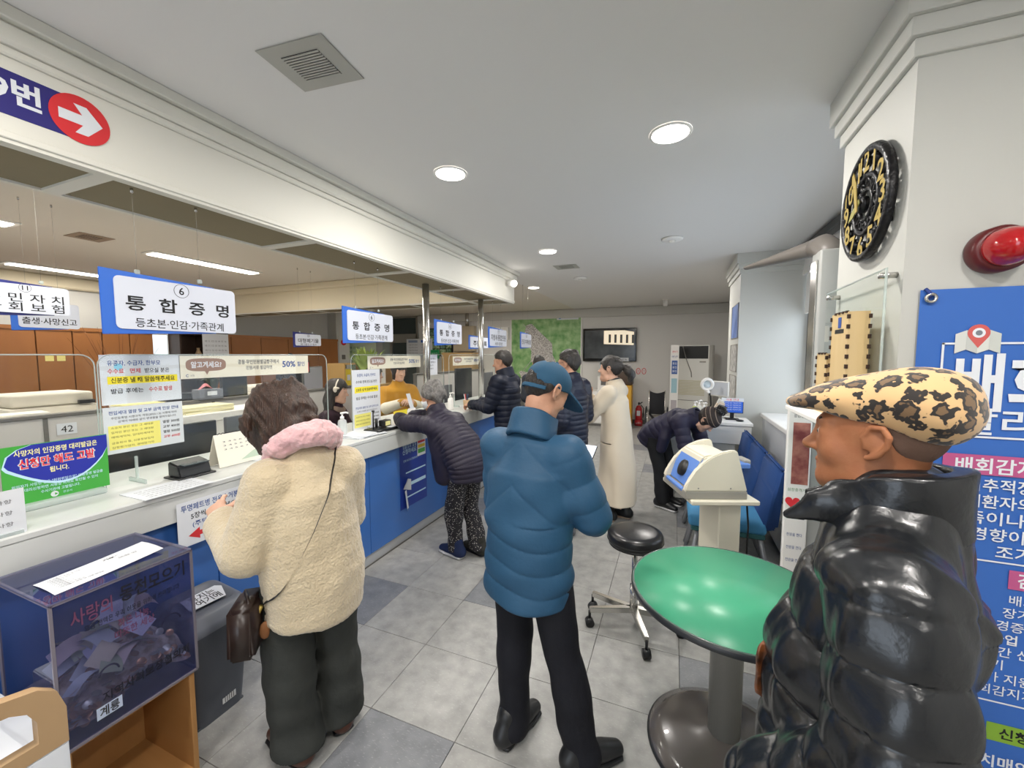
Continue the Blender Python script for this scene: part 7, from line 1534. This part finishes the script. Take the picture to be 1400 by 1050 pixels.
p = clerk('clerk with long black hair and cream headband sitting behind the counter', (-3.2, 3.08), (.90, .42), (.0, .05, 1.29), rotm(.0, .12), clothm('plum_knit', '#2c1a24', '#33202b', .85), None,
          {'l': [(-.16, .0, 1.03), (-.21, .1, .82), (-.12, .34, .80)], 'r': [(.16, .0, 1.03), (.21, .1, .82), (.12, .34, .80)]},
          [dict(wr=(-.12, .35, .80), mid=None, M=basis((.2, .9, 0), (0, 0, 1)), side=1), dict(wr=(.12, .35, .8), mid=None, M=basis((-.2, .9, 0), (0, 0, 1)), side=-1)], neckz=1.135)
H = p.H
lh = [sweep([H.w((s_ * .06, -.05, .0)), H.w((s_ * .085, -.045, -.10)), H.w((s_ * .09, -.02, -.22)), H.w((s_ * .085, .01, -.33))], [.045, .05, .05, .03]) for s_ in (-1, 1)]
p.hair(bangs(.05, -.04, -.14), .018, HAIR, extra=[lambda P, g=g: g(P) - f32(.005) * wob(P * V3(1, 1, .3), 90, 2) for g in lh], noise=.004)
MB().tube([H.w((.093 * math.cos(a), .012, .035 + .097 * math.sin(a))) for a in np.linspace(-.1, PI + .1, 20)], .007, 8).build('headband', M_cream3, p.o, True); MB().sphere(H.w((.098, .012, .03)), (.012, .02, .03), 10).sphere(H.w((.1, .03, .045)), (.01, .025, .012), 10).build('bow', M_cream3, p.o, True)
p.part('scarf', lambda P: sweep([(.075 * math.cos(t), .02 + .07 * math.sin(t), 1.12 - .02 * math.sin(t)) for t in np.linspace(0, 2 * PI, 12)], .035)(P) - f32(.004) * wob(P, 50, 2), (-.16, -.15, 1.03), (.16, .18, 1.22), .007, clothm('taupe_scarf', '#8a7668', None, .9))
def extra(label, loc, face, head, m, hairf, off, neckz, bun=False, stand=True):
    zs = neckz
    p = Person(label, loc, face, head, SKIN_P, rotm(0, .1), 1.0, not bun, body=[(0, 0, zs - .54), (0, 0, zs - .38), (0, 0, zs - .19), (0, 0, zs)], arms={'l': [(-.17, 0, zs - .09), (-.21, .02, zs - .36), (-.15, .18, zs - .45)], 'r': [(.17, 0, zs - .09), (.21, .02, zs - .36), (.15, .18, zs - .45)]},
               legs={'l': [(-.09, 0, zs - .6), (-.09, .02, (zs - .6) * .52), (-.09, 0, .08)], 'r': [(.09, 0, zs - .6), (.09, .02, (zs - .6) * .52), (.09, .02, .08)]},
               hands=[dict(wr=(-.15, .19, zs - .45), mid=None, M=basis((.3, .8, -.2), (-.6, .1, .6)), side=1), dict(wr=(.15, .19, zs - .45), mid=None, M=basis((-.3, .8, -.2), (.6, .1, .6)), side=-1)], fine=.006)
    p.face()
    jacket(p, m, 'jacket', ([(0, 0, zs - .62), (0, 0, zs - .4), (0, 0, zs - .2), (0, .0, zs - .07)], [.18, .18, .185, .10], [.13, .13, .13, .08]), [.08, .07, .055], cuts=[half((0, 0, zs - .62), (0, 0, -1))], h=.010)
    collar(p, [(0, .0, zs - .06), (0, .02, zs + .01)], [.075, .07], [.072, .07], .011, m, h=.007)
    trousers(p, clothm('black_trousers', '#1a1b1e'), [.09, .075, .07], (.155, .12), bottom=.04, h=.012)
    for k in 'lr': shoe(p, p.legs[k][2], (0, 1), M_black)
    ex = []
    if bun: b_ = np.array(p.H.w((0, -.05, .13)), f32); ex = [lambda P: np.sqrt(((P - b_) ** 2).sum(1)) - f32(.05) - f32(.006) * wob(P, 70, 2)]
    p.hair(hairf, off, HAIR, extra=ex, h=.006)
    return p
extra('dark haired person waiting beyond the blue cap, only the head showing', (-1.84, 5.62), (-.2, .98), (0, .03, 1.52), clothm('grey_coat', '#3a3d44', None, .8), hl_short, .018, 1.39)
extra('office worker with hair bun standing behind the cream banner', (-6.0, 4.93), (.5, -.86), (0, .04, 1.50), clothm('black_knit', '#202024', None, .85), bangs(.05, -.03, -.07), .014, 1.37, True)
extra('dark haired office worker near the bushy green plant', (-3.9, 4.45), (.5, .86), (0, .05, 1.38), clothm('brown_knit', '#4a3a34', None, .85), bangs(.05, -.09, -.12), .018, 1.25)

flush_text()
